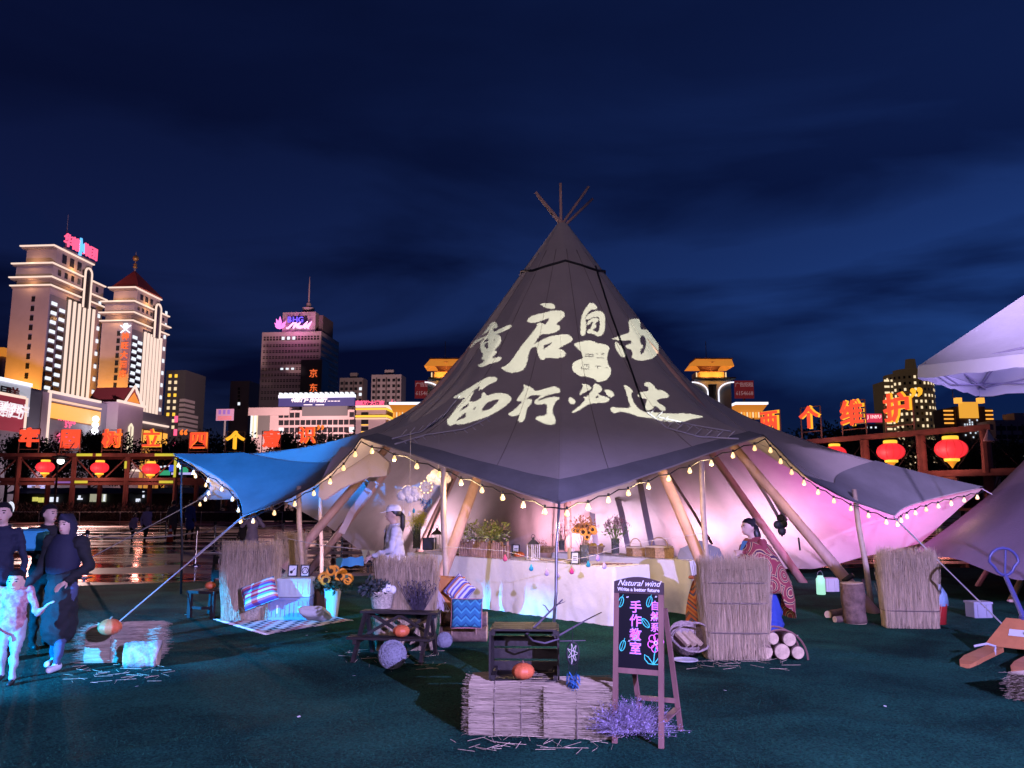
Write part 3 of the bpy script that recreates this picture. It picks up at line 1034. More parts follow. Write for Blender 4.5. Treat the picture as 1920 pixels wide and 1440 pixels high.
def tower(name, label, px, py, d, psi, fl, sr, lv, top, kind):
    """stepped neon-edged hotel tower. fl: px of front left edge, sr: px of side right edge, lv: pixel rows at the corner"""
    b = Bld(name, label, px, py, d, psi)
    W = -b.F(fl, py)[0]; Ln = b.S(sr, py)[0]
    z = [b.F(px, y)[1] for y in lv]          # shaft top, second neon, third neon, roof
    b.box('shaft', (-W, 0, 0), (0, Ln, z[0]), WALL)
    def cornice(zz, ex, th, m=NEONW, x0=0.0, y1=None):
        q = MB(); y1 = y1 or Ln
        q.b2((-W - ex + x0, -ex, zz), (ex, -ex + .5, zz + th))
        q.b2((ex - .5, -ex + .5, zz), (ex, y1 + ex, zz + th))
        o = q.build('neon_cornice', m, b.root); o['kind'] = 'stuff'
        b.box('cornice', (-W - ex + .3 + x0, -ex + .52, zz - .5), (ex - .52, y1 + ex - .3, zz + .3 * th), TRIM)
    b.box('lit_recess', (-W + .6, .6, z[0]), (-.6, Ln - .6, z[1]), TRIM)
    b.box('upper_block', (-W + .3, .3, z[1] + .4), (.2, Ln - .5, z[2]), WALL)
    b.box('crown', (-W + 2.2, 1.6, z[2] + .4), (.1, Ln * .72, z[3]), WALL)
    cornice(z[0], .7, .36); cornice(z[1], 1.0, .36); cornice(z[2], .8, .38, y1=Ln - .8); cornice(z[3], .6, .38, x0=1.9, y1=Ln * .72)
    # slot windows down the front
    zt, zb = z[0] - 4.0, 24.0
    n = 14
    wx = -W * (.42 if kind == 0 else .42)
    proto = None
    for i in range(n):
        zz = zt + (zb - zt) * i / (n - 1)
        if proto is None:
            so = MB().b2((-.55, -.06, -.8), (.55, .0, .8)).build('slot_window', DARKW, b.root)
            so.location = (wx, -.01, zz); proto = so.data
        else:
            link('slot_window', proto, b.root, (wx, -.01, zz))
    # two columns of lit windows at the corner of the side face, on a dark glass strip
    u1 = Ln * .30
    b.side('glass_strip', .4, u1, 20, z[0] - 2.5, .12, GREY)
    wp = MB().b2((0, -1.25, -.5), (.2, 1.25, .5))
    dp = MB().b2((0, -1.5, -.75), (.16, 1.5, .75))
    w0 = None
    for k, u in enumerate((u1 * .28, u1 * .76)):
        for i in range(14):
            zz = z[0] - 5.0 - i * (z[0] - 5 - 24) / 13 - (k * 1.2)
            if w0 is None:
                a = wp.build('lit_window', LITW, b.root); a.location = (.13, u, zz); w0 = a.data
                a = dp.build('dark_window', DARKW, b.root); a.location = (.13, u, zz - 1.7); d0 = a.data
            else:
                link('lit_window', w0, b.root, (.13, u, zz)); link('dark_window', d0, b.root, (.13, u, zz - 1.7))
    # neon ribs
    u2 = Ln * .86
    b.side('rib_panel', u1, u2, 20, z[0] - 1.2, .1, WALLD)
    rb = None
    for i in range(6):
        u = u1 + (u2 - u1) * (i + .5) / 6
        if rb is None:
            a = MB().b2((0, -.42, 20), (.5, .42, z[0] - 2.0)).build('neon_rib', NEONW, b.root); rb = a.data; a.location = (.1, u, 0)
        else:
            link('neon_rib', rb, b.root, (.1, u, 0))
    # end strip with small dots of light
    for i in range(11):
        b.side('lamp_dot', Ln * .93 - .5, Ln * .93 + .5, 24 + i * 4.2, 25.2 + i * 4.2, .3, LITW)
    # windows with light between pilasters at the top of the side face
    for i in range(7):
        u = Ln * (.1 + .12 * i)
        b.side('top_window', u, u + Ln * .05, z[1] + 1.5, z[2] - 1, .32, WALLD, back=-.1)
    for i in range(3):
        u = Ln * (.16 + .14 * i)
        b.side('crown_window', u, u + Ln * .07, z[2] + 1.6, z[3] - 1.2, .25, WALLD)
    # tall arch outlined in neon
    ua = Ln * .60; q = MB(); path = []
    for i in range(13):
        t = math.pi * i / 12
        path.append((1.3, ua - 1.7 * math.cos(t), z[3] - 4 + 1.8 * math.sin(t)))
    path = [(1.3, ua - 1.7, z[0] - 3)] + path + [(1.3, ua + 1.7, z[0] - 3)]
    q.tube(path, .33, 5); q.build('neon_arch', NEONW, b.root)
    b.box('arch_panel', (.2, ua - 1.6, z[0] - 2.8), (1.2, ua + 1.6, z[3] - 3), WALLD)
    if top == 'hip':
        q = MB()
        y1 = Ln * .72
        q.add([(-W + 1.5, .8, z[3] + .7), (.8, .8, z[3] + .7), (.8, y1 + .6, z[3] + .7), (-W + 1.5, y1 + .6, z[3] + .7), (-W * .45, y1 * .45, z[3] + 8)],
              [(0, 1, 4), (1, 2, 4), (2, 3, 4), (3, 0, 4), (0, 3, 2, 1)])
        q.build('hip_roof', ROOFR, b.root)
        q = MB(); zt = z[3] + 8; c = (-W * .45, y1 * .45)
        q.tube([(c[0], c[1], zt - .3), (c[0], c[1], zt + 6.3)], [.3, .12], 6)
        q.build('spire', TRIM, b.root)
        q = MB(); q.ball((c[0], c[1], zt + 4.1), 1.0, 12, 8); q.lathe([(.5, 0), (.8, .3), (.4, .8), (.7, 1.2), (.3, 1.7)], (c[0], c[1], zt + .7), 10)
        q.build('spire_ball', mat('gilt', (.6, .35, .1), .4, metal=.6), b.root, smooth=True)['kind'] = 'stuff'
    else:
        q = MB(); q.tube([(-W * .15, Ln * .3, z[3]), (-W * .15, Ln * .3, z[3] + 13)], [.25, .08], 6); q.build('mast', GREY, b.root)
    # light washing the walls from lamps on the podium roof and behind the cornices
    lamp('wall_washer', 'SPOT', (-W * .5, -7, 23), 60000, (1, .40, .06), b.root, size=1, angle=95, blend=1).rotation_euler = Vector((0, .45, 1)).to_track_quat('-Z', 'Y').to_euler()
    for zz, e in ((z[0] + .8, 420), (z[2] + .8, 480)):
        lamp('cornice_lamp', 'POINT', (-W * .5, -1.6, zz), e, (1, .50, .22), b.root, size=.3)
        lamp('cornice_lamp', 'POINT', (2.0, Ln * .35, zz), e, (1, .48, .12), b.root, size=.3)
    return b, W, Ln, z

b, W, Ln, z = tower('hotel_tower', 'tall neon-ribbed tower with red and blue rooftop characters and no spire', 79, 710, 232, -4.5, 8, 182, (536, 521, 495, 462), 'mast', 0)
sx = .9
for ch, pa, m, bw in (('华', 122, NEONRP, 4.0), ('德', 137, NEONRP, 4.0), ('集', 158, NEONRP, 4.0), ('团', 171, NEONRP, 4.0)):
    u = b.S(pa, 470)[0]
    o = text('rooftop_character', ch, m, b.root, (sx, u, z[3] + 3.2), R(90), size=4.3, depth=.5, bold=.05, res=2)
q = MB(); u = b.S(147, 470)[0]
q.prism([(-1.2, 0), (-.2, 0), (.1, 2.4), (1.3, 1.2), (1.0, 4.4), (.2, 3.2), (-.3, 5.6), (-1.1, 5.6)], (sx, u, z[3] + .6), (0, 1, 0), (0, 0, 1), (1, 0, 0), .4)
q.build('rooftop_logo', mat('neon_cyan', (.1, .1, .1), emit=(.1, .45, 1), es=1.6), b.root)
q = MB(); q.b2((sx - .6, b.S(116, 470)[0], z[3] + .6), (sx - .3, b.S(178, 470)[0], z[3] + 1.0)); q.build('sign_rail', GREY, b.root)

b2_, W2, Ln2, z2 = tower('hotel_tower', 'slimmer neon-ribbed hotel tower with a red hip roof and gilt spire', 239, 730, 250, -4.5, 182, 306, (602, 587, 566, 540), 'hip', 1)
zt, zb = b2_.F(232, 632)[1], b2_.F(226, 702)[1]
fx = -W2 * .17
for i, ch in enumerate('神旺大酒店'):
    text('hotel_character', ch, mat('neon_hot', (.1, .02, .02), emit=(1, .16, .04), es=1.05), b2_.root, (fx, -.5, zt + (zb - zt) * i / 4), 0, size=2.5, depth=.3, bold=.05, res=2)
q = MB(); zz = b2_.F(232, 616)[1]
q.add([], [])
q.prism([(-.6, .2), (.6, .2), (.9, .9), (.5, 1.6), (-.5, 1.6), (-.9, .9)], (fx, -.5, zz), (1, 0, 0), (0, 0, 1), (0, -1, 0), .3)
q.build('hotel_emblem', NEONC, b2_.root)
for s_ in (-1, 1):
    q = MB(); q.bar((fx - 1.7 * s_, -.7, zz + .9), (fx + 1.5 * s_, -.7, zz - 1.5), .5, .3); q.build('hotel_emblem_stroke', NEONC, b2_.root)

# ---- long podium running away from the viewer
pb = Bld('podium_building', 'long grey podium with a glowing orange frieze and gabled portal', 95, 735, 182, -4.5)
ztop = pb.S(95, 735)[1]
y0 = pb.S(-60, 712)[0]; y1 = pb.S(322, 785)[0]
pb.box('block', (-26, y0, 0), (0, y1, ztop), GREY)
def ps(px): return pb.S(px, 740)[0]
pb.side('neon_edge', ps(93), ps(188), ztop - .2, ztop + .35, .5, NEONW)
pb.side('neon_edge', ps(252), ps(318), ztop - 3.2, ztop - 2.7, .5, NEONW)
pb.side('neon_edge', ps(93), ps(188), ztop - 1.9, ztop - 1.5, .7, mat('neon_peach', (.1, .1, .1), emit=(1, .6, .4), es=1.0))
pb.side('neon_upright', ps(91) - .35, ps(91) + .35, 2, ztop + .3, .6, NEONW)
pb.side('white_fascia', y0, ps(53), ztop - 6.5, ztop + .8, .5, mat('white_fascia', (.6, .6, .65), .5, emit=(.8, .85, 1), es=.35))
pb.side('neon_edge', y0, ps(53), ztop + .1, ztop + .8, .8, NEONC)
pb.side('panel_bay', ps(54), ps(76), 3, ztop - .5, .3, mat('panel_blue', (.16, .17, .2), .5))
pb.side('panel_bay', ps(77), ps(90), 3, ztop - .3, .45, MAUVE)
# billboard at its near end
bz0, bz1 = pb.S(20, 800)[1], pb.S(20, 745)[1]
bd = pb.side('billboard', y0, ps(42), bz0 - 1, bz1, .9, mat('billboard_red', (.30, .03, .05), .5, emit=(.5, .05, .08), es=.35))
pb.side('billboard_edge', ps(42), ps(42) + .7, bz0 - 1, bz1 + .3, 1.0, NEONW, bd)
pb.side('billboard_edge', y0, ps(42), bz1, bz1 + .6, 1.0, NEONW, bd)
WHT = mat('white_letters', (.6, .6, .6), emit=(1, .9, .95), es=.8)
for i, ch in enumerate('夏都西宁'):
    text('billboard_character', ch, WHT, bd, (1.1, ps(-8) + (ps(36) - ps(-8)) * i / 3, (bz0 + bz1) / 2), R(90), size=3.6, depth=.1, bold=.02, shear=.25, res=2)
for i, ch in enumerate('品质生活遇见西宁'):
    text('billboard_character', ch, WHT, bd, (1.1, ps(-6) + (ps(36) - ps(-6)) * i / 7, bz1 - 2.6), R(90), size=1.7, depth=.1, res=1)
for px, m in ((4, mat('sign_black', (.03, .03, .03))), (18, mat('sign_brown', (.3, .05, .04)))):
    text('fascia_character', '晨' if px == 4 else '曦', m, pb.root, (.7, ps(px), ztop - 3.2), R(90), size=4.4, depth=.2, bold=.05, res=1)
# glowing frieze: rows of small lit pilasters
fz = MATS['neon_orange']
pil = None
for a, b_, z0_ in ((96, 188, 0), (253, 316, -2.6)):
    n = 30 if a == 96 else 20
    pb.side('frieze_board', ps(a), ps(b_), ztop - 6.2 + z0_, ztop - 2.2 + z0_, .15, mat('frieze_amber', (.12, .06, .02), .7, emit=(1, .35, .03), es=.10))
    for i in range(n):
        u = ps(a) + (ps(b_) - ps(a)) * (i + .5) / n
        if pil is None:
            o = MB().b2((0, -.3, -1.7), (.4, .3, 1.7)).build('frieze_light', fz, pb.root); pil = o.data; o.location = (.15, u, ztop - 4.2)
        else:
            link('frieze_light', pil, pb.root, (.15, u, ztop - 4.2 + z0_))
# portal with gable
u0, u1 = ps(203), ps(251)
pb.box('portal', (-4, u0, 0), (3.0, u1, ztop + .6), MAUVE)
q = MB(); zz = ztop + .6; um = (u0 + u1) / 2
q.add([(3.4, u0 + 2, zz), (3.4, u1 - 2, zz), (3.4, um, zz + 4.6), (-7, u0 + 2, zz), (-7, u1 - 2, zz), (-7, um, zz + 4.6)], [(0, 1, 2), (5, 4, 3), (0, 2, 5, 3), (1, 4, 5, 2), (0, 3, 4, 1)])
q.build('gable_roof', ROOFR, pb.root)
q = MB(); q.tube([(3.7, u0 + 1.5, zz), (3.7, um, zz + 4.9), (3.7, u1 - 1.5, zz)], .35, 5); q.build('gable_neon', NEONW, pb.root)
pb.side('portal_neon', u0 - 1, u1 + 1, zz - .2, zz + .4, 3.6, NEONW, back=-3.0)
pb.side('portal_neon', u0 - 1, u1 + 1, zz - 17.5, zz - 17.0, 3.6, NEONW, back=-3.0)
q = MB(); q.add([(3.55, um - 3, zz + .5), (3.55, um + 3, zz + .5), (3.55, um, zz + 3.2)], [(0, 1, 2)]); q.build('gable_glow', mat('amber_glow', (.4, .2, .05), emit=(1, .30, .03), es=.7), pb.root)
rib = None
for i in range(7):
    u = u0 + 6 + (u1 - u0 - 12) * i / 6
    q = MB(); q.tube([(3.3, u - .8, zz - 15), (3.3, u - .8, zz - 6), (3.3, u, zz - 5.2), (3.3, u + .8, zz - 6), (3.3, u + .8, zz - 15)], .28, 4)
    q.build('neon_loop', mat('neon_cream', (.1, .1, .1), emit=(1, .85, .6), es=1.0), pb.root)
for i in range(6):
    u = ps(258) + (ps(316) - ps(258)) * i / 5.5
    pb.side('lit_column', u, u + 1.3, 3, ztop - 10, .6, mat('amber_column', (.4, .25, .1), emit=(1, .42, .06), es=.55))
for i, (pa, pyb, tx) in enumerate(((110, 783, 'KTV'), (122, 790, 'CLUB'), (122, 797, '5F'))):
    u, zz2 = pb.S(pa, pyb)
    for k, ch in enumerate(tx):
        text('red_letter', ch, NEONRP, pb.root, (.3, u + 1.5 * k * (1.0 if i != 1 else .7), zz2), R(90), size=1.9 if i != 1 else 1.3, depth=.15, bold=.05, res=1)
u, zz2 = pb.S(170, 797)
q = MB()
for k in range(3): q.ball((1.2, u, zz2 - 1.5 + 1.5 * k), .8, 8, 6)
q.build('white_flood', mat('white_hot', (.1, .1, .1), emit=(.9, .92, 1), es=3), pb.root)['kind'] = 'stuff'
lamp('flood_glow', 'POINT', (2.5, u, zz2), 700, (.85, .88, 1), pb.root, size=.5)
u, zz2 = pb.S(105, 822)
for k, ch in enumerate('今日上演'):
    text('red_letter', ch, NEONRP, pb.root, (.8, u + 1.9 * k, zz2), R(90), size=2.2, depth=.15, bold=.05, res=1)
for k in range(2):
    u, zz2 = pb.S(45 + k * 45, 800); lamp('facade_lamp', 'POINT', (9, u, 10), 2600, (.85, .62, .75), pb.root, size=1)
u, zz2 = pb.S(225, 800); lamp('facade_lamp', 'POINT', (12, u, 12), 2200, (.9, .6, .6), pb.root, size=1)

# ---- dark office with pale floor bands, right of the towers
ob = Bld('office_building', 'dark unlit office block with a stair of pale floor bands', 345, 760, 300, -5)
Wd = -ob.F(308, 760)[0]; Ld = ob.S(383, 760)[0]; zz = ob.F(345, 694)[1]
ob.box('block', (-Wd, 0, 0), (0, Ld, zz), mat('night_grey', (.10, .10, .11), .8))
for i in range(7):
    zf = ob.F(345, 748 + 9 * i)[1]
    ob.box('floor_band', (-1.5, -.8, zf - 1.1), (.6, Ld * (.45 if i < 3 else .65), zf), mat('pale_band', (.6, .55, .55), .8))
for px in (316, 327):
    x = ob.F(px, 760)[0]
    for i in range(9):
        zf = ob.F(px, 702 + 12 * i)[1]
        ob.front('gold_light', x - .5, x + .5, zf - 1.2, zf, .2, LITY if i % 3 else NEONY)
x, zf = ob.F(331, 780)
for i in range(3):
    ob.front('red_light', x - .6, x + .6, zf - 5 * i - 2.4, zf - 5 * i, .3, NEONRP)

# ---- shopping mall tower
mb = Bld('mall_tower', 'pale office tower with ribbon windows and a pink leaf sign on its roof', 601, 660, 300, -5.5)
Wm = -mb.F(490, 660)[0]; Lm = mb.S(635, 660)[0]; zr = mb.F(601, 621)[1]
mb.box('shaft', (-Wm, 0, 0), (0, Lm, zr), MAUVE)
rows = [632, 646, 657, 668, 679, 690, 701, 712, 723, 734, 745]
win = mat('ribbon_glass', (.05, .035, .045), .25, spec=.5)
for i, py in enumerate(rows):
    zf = mb.F(601, py)[1]
    x1 = 0 if i < 4 else -Wm * .285
    hgt = .62 if i else 1.0
    bd = mb.front('window_band', -Wm + .5, x1 - .5, zf - hgt, zf + hgt * .6, .05, win)
    mull = MB()
    n = 18 if i < 4 else 13
    for k in range(n + 1):
        x = -Wm + .5 + (x1 - .5 + Wm - .5) * k / n
        mull.b2((x - .16, -.16, zf - hgt), (x + .16, -.05, zf + hgt * .6))
    mull.b2((-Wm + .5, -.14, zf - .2), (x1 - .5, -.05, zf - .02))
    mull.build('mullions', MAUVE, bd)['kind'] = 'stuff'
    mb.side('window_band', .8, Lm - .6, zf - hgt, zf + hgt * .6, .05, win)
    if i in (0, 5):
        for k in range(3):
            x = -Wm * .66 + k * 2.1
            mb.front('lit_window', x, x + 1.1, zf - hgt * .8, zf + hgt * .4, .2, LITW, bd)
xc = -Wm * .285
mb.box('dark_corner', (xc, -2.2, 0), (1.6, Lm * .25, mb.F(601, 676)[1]), WALLD)
for i, (ch, py) in enumerate((('京', 703), ('东', 730), ('生', 772))):
    x, zf = mb.F(592, py)
    text('sign_character', ch, mat('neon_hot', (.1, .02, .02), emit=(1, .16, .04), es=1.05) if i < 2 else NEONRP, mb.root, (x, -2.6, zf), 0, size=3.4 if i < 2 else 2.4, depth=.2, bold=.0, res=1)
# crown
x0, x1 = mb.F(526, 600)[0], mb.F(588, 600)[0]
zc = mb.F(560, 583)[1]
mb.box('crown_block', (x0, 2, zr), (x1, Lm * .8, zc), MAUVE)
mb.front('crown_niche', mb.F(542, 600)[0], mb.F(573, 600)[0], zr + 2, zc - 1.5, -1.9, WALLD, back=2.1)
mb.box('parapet_box', (x1 + 1, 3, zr), (-.5, Lm * .7, zr + 7), mat('night_mauve', (.14, .10, .11), .9))
xm = mb.F(568, 560)[0]
q = MB(); zc2 = zc
q.lathe([(3.0, 0), (3.2, .6), (2.2, 1.0), (2.4, 2.6), (1.2, 3.0), (.8, 4.6), (.35, 5.2), (.25, 12), (.08, 15.5)], (xm, Lm * .3, zc2), 12); q.build('mast', MAUVE, mb.root)
# leaf logo: petals fanned from the base
lx, lz = mb.F(526, 620)
petals = [(-58, 2.2), (-40, 3.4), (-20, 4.4), (0, 5.0), (38, 4.0), (56, 2.6)]
for a, ln in petals:
    q = MB(); d = Vector((math.sin(R(a)), 0, math.cos(R(a)))); n_ = Vector((d.z, 0, -d.x))
    o = Vector((lx, -.8, lz + .4))
    q.add([o, o + d * ln * .55 + n_ * ln * .15, o + d * ln, o + d * ln * .55 - n_ * ln * .15, o + Vector((0, -.3, 0)), o + d * ln * .55 + n_ * ln * .15 + Vector((0, -.3, 0)), o + d * ln + Vector((0, -.3, 0)), o + d * ln * .55 - n_ * ln * .15 + Vector((0, -.3, 0))],
          [(0, 1, 2, 3), (7, 6, 5, 4), (0, 4, 5, 1), (1, 5, 6, 2), (2, 6, 7, 3), (3, 7, 4, 0)])
    q.build('leaf_petal', NEONP, mb.root)
for k, ch in enumerate('BHG'):
    x, zf = mb.F(545 + 10.5 * k, 601)
    text('blue_letter', ch, NEONB, mb.root, (x, -1.2, zf), 0, size=3.0, depth=.2, bold=.06, res=2)
# script word drawn as one flowing tube per letter
def script(pts, nm):
    q = MB(); path = []
    for a, c in pts:
        x, zf = mb.F(500 + a / 16, 580 + c / 16); path.append((x, -1.5, zf))
    q.tube(path, .38, 6); q.build(nm, mat('neon_script', (.1, .02, .06), emit=(1, .45, .9), es=1.8), mb.root, smooth=True)
script([(635, 590), (690, 590), (760, 520), (840, 440), (930, 430), (870, 520), (830, 590), (930, 500), (1050, 430), (970, 520), (950, 590)], 'script_letter')
script([(1060, 530), (1010, 540), (990, 580), (1040, 590), (1090, 530), (1090, 590)], 'script_letter')
script([(1110, 570), (1180, 490), (1260, 410), (1220, 480), (1160, 580), (1200, 590)], 'script_letter')
script([(1220, 570), (1300, 480), (1380, 400), (1320, 490), (1260, 590), (1300, 590)], 'script_letter')
lamp('sign_glow', 'POINT', (mb.F(560, 600)[0], -5, zr + 3), 2500, (1, .25, .7), mb.root, size=1)

# ---- lower shops in front of the mall tower
lb = Bld('arcade_building', 'four storey mauve shop building under a long dark blue billboard', 664, 790, 250, -5.5)
Wl = -lb.F(470, 790)[0]; zl = lb.F(664, 768)[1]
lb.box('block', (-Wl, 0, 0), (0, 18, zl), MAUVE)
lb.box('parapet', (-Wl - .6, -.7, zl - 1.6), (-Wl * .62, 4, zl + .9), MAUVE)
for r_, py in enumerate((778, 792, 806, 819)):
    zf = lb.F(600, py)[1]
    wp = None
    for k in range(14):
        px = 527 + 10.2 * k
        if r_ == 0 and 562 < px < 652: continue
        x = lb.F(px, py)[0]
        lit = (r_ == 2 and k == 0) or (r_ == 2 and k == 13)
        if px > 660: continue
        fr = lb.front('window', x - .75, x + .75, zf - .8, zf + .8, .08, LITW if lit else DARKW)
lb.front('dark_screen', lb.F(567, 770)[0], lb.F(652, 770)[0], lb.F(600, 780)[1], lb.F(600, 762)[1], .3, mat('night_grey', (.10, .10, .11)))
lb.front('dark_shopfront', lb.F(482, 790)[0], lb.F(506, 790)[0], lb.F(490, 815)[1], lb.F(490, 778)[1], .4, mat('slate_panel', (.12, .12, .12), .6))
for k in range(4):
    x, zf = lb.F(472 + k * 3.5, 800)
    lb.front('lit_strip', x - .25, x + .25, zf - 3.5, zf + 3.5, .5, LITY if k % 2 else LITW)
bbz0, bbz1 = lb.F(600, 762)[1], lb.F(600, 739)[1]
bx0, bx1 = lb.F(525, 750)[0], lb.F(667, 750)[0]
bb = lb.front('billboard', bx0, bx1, bbz0, bbz1 - 1.3, 1.2, mat('billboard_blue', (.03, .03, .10), .4, emit=(.05, .05, .22), es=.4))
lb.front('billboard_light_band', bx0, bx1, bbz1 - 1.3, bbz1 - .3, 1.5, NEONC, bb)
for k in range(15):
    x = bx0 + (bx1 - bx0) * (k + .5) / 15
    lb.front('billboard_spot', x - .35, x + .35, bbz1 - .3, bbz1 + .3, 2.2, LITW, bb)
for k, ch in enumerate('中国热门户西宁会客厅'):
    x, zf = lb.F(552 + k * 6.3 + (3 if k > 4 else 0), 752)
    text('billboard_character', ch, WHT, bb, (x, -1.35, zf), 0, size=1.35, depth=.08, bold=.02, shear=.2, res=1)
for k in range(4):
    x, zf = lb.F(617 + 6 * k, 753); lb.front('small_text_line', x, x + .8, zf - .08, zf + .08, 1.3, WHT, bb)
for k in range(2):
    x, zf = lb.F(572 + 22 * k, 760); lb.front('small_text_line', x, x + 2.8, zf - .08, zf + .1, 1.3, WHT, bb)
# pink street board
x0, z0 = lb.F(438, 796); x1, z1 = lb.F(470, 775)
sg = empty('street_billboard', tuple(lb.o + lb.x * ((x0 + x1) / 2) - lb.y * 12), lb.psi, 'small pink and violet street billboard before the slab block', 'billboard')
q = MB().b2((-(x1 - x0) / 2, -.3, z0), ((x1 - x0) / 2, 0, z1)); q.build('panel', mat('poster_pink', (.3, .15, .25), .5, emit=(.55, .28, .42), es=.5), sg)
for k in range(3):
    MB().b2((-2.0 + 1.4 * k, -.34, z0 + 1.9), (-1.2 + 1.4 * k, -.3, z1 - .3)).build('poster_figure', mat('poster_violet', (.2, .1, .4), emit=(.25, .15, .5), es=.4), sg)
for k in range(2):
    MB().b2((-2.2, -.34, z0 + .3 + .6 * k), (2.2, -.3, z0 + .65 + .6 * k)).build('poster_line', mat('poster_red', (.5, .1, .1), emit=(.7, .2, .2), es=.4), sg)
MB().b2((-.2, 0, 0), (.2, .3, z0)).build('post', GREY, sg)

# ---- slab block left of the mall
sb = Bld('slab_block', 'plain mauve slab block with one column of tiny windows', 466, 760, 330, -5.5)
Ws = -sb.F(430, 760)[0]; zs = sb.F(466, 714)[1]
sb.box('block', (-Ws, 0, 0), (0, sb.S(487, 760)[0] + 20, zs), mat('dim_mauve', (.24, .19, .19), .9))
for k in range(6):
    x, zf = sb.F(448, 729 + 7 * k); sb.front('slot_window', x - .5, x + .5, zf - .6, zf + .6, .05, LITW if k == 4 else DARKW)

# ---- corner hotel with red letters
hb = Bld('corner_hotel', 'low corner hotel with a row of red rooftop letters and amber bands', 723, 790, 215, -5.5)
Wh = -hb.F(667, 790)[0]; Lh = hb.S(750, 790)[0]; zh = hb.F(723, 763)[1]
hb.box('block', (-Wh, 0, 0), (0, Lh, zh), MAUVE)
def hring(zz, th, m, ex):
    q = MB(); q.b2((-Wh, -ex, zz), (ex, 0, zz + th)); q.b2((0, 0, zz), (ex, Lh, zz + th)); q.build('neon_band', m, hb.root)['kind'] = 'stuff'
hring(zh - .1, .5, NEONW, .7); hring(zh - .75, .4, NEONY, .5); hring(hb.F(723, 782)[1], .5, NEONY, .6); hring(hb.F(723, 786)[1], .35, MATS['neon_peach'], .5)
for py in (777, 791, 804):
    x, zf = hb.F(684, py); hb.front('window', x - 1.0, x + 1.0, zf - .6, zf + .6, .06, DARKW)
    if py > 780: hb.front('sill_light', x - 1.0, x + 1.0, zf - .95, zf - .7, .12, NEONY)
for k, ch in enumerate('皇朝故大酒店'):
    x, zf = hb.F(671.5 + 9 * k, 757); text('red_character', ch, NEONRP, hb.root, (x, -.4, zf), 0, size=1.5, depth=.15, bold=.05, res=2)
for k, ch in enumerate('大酒店'):
    u = Lh * (.3 + .25 * k); text('red_character', ch, NEONRP, hb.root, (.4, u, zh + 1.5), R(90), size=2.0, depth=.15, bold=.06, res=2)
for k in range(6):
    hb.side('violet_rib', Lh * (.1 + .14 * k), Lh * (.1 + .14 * k) + .5, 3, hb.F(723, 788)[1], .3, mat('neon_violet', (.1, .1, .1), emit=(.55, .5, 1), es=1.2))
    hb.side('amber_panel', Lh * (.06 + .15 * k), Lh * (.16 + .15 * k), zh - 4.0, zh - 1.4, .3, MATS['frieze_amber'])
# ---- residential towers
def flats(name, label, px0, px1, pyt, d, psi, ncol, nrow, wallm, sp=0, lit=.03, side=None):
    f = Bld(name, label, px1, pyt + 30, d, psi)
    Wf = -f.F(px0, pyt + 30)[0]; zf = f.F(px1, pyt)[1]
    Lf = f.S(side, pyt + 30)[0] if side else Wf * .7
    f.box('block', (-Wf, 0, 0), (0, Lf, zf), wallm)
    f.box('roof_room', (-Wf * .6, Lf * .2, zf), (-Wf * .3, Lf * .6, zf + 3), wallm)
    q = MB(); q2 = MB(); r_ = random.Random(len(label))
    n2 = 0
    fh = 3.1
    for i in range(nrow):
        for k in range(ncol):
            x = -Wf + Wf * (k + .5) / ncol
            z_ = zf - 3 - i * fh
            if r_.random() < lit: q2.b2((x - .75, -.06, z_ - .8), (x + .75, 0, z_ + .8)); n2 += 1
            else: q.b2((x - .75, -.06, z_ - .8), (x + .75, 0, z_ + .8))
    q.build('windows', DARKW, f.root)['kind'] = 'stuff'
    if n2: q2.build('lit_windows', LITW, f.root)['kind'] = 'stuff'
    for k in range(0, ncol, 2):
        x = -Wf + Wf * (k + 1) / ncol
        f.front('recess_shade_strip', x - .35, x + .35, 0, zf - 1.5, .04, mat('recess_shadow', (.10, .07, .07)))  # flat dark strips paint the shade of recesses onto the wall
    return f, Wf, zf
flats('apartment_tower', 'pale apartment tower with dark window columns beside the corner hotel', 696, 752, 702, 420, -5, 6, 14, MAUVE)
flats('apartment_tower', 'dim apartment tower half hidden by the ribbon-windowed mall tower', 636, 680, 708, 430, -5, 5, 12, mat('dim_mauve', (.24, .19, .19)), lit=.08)

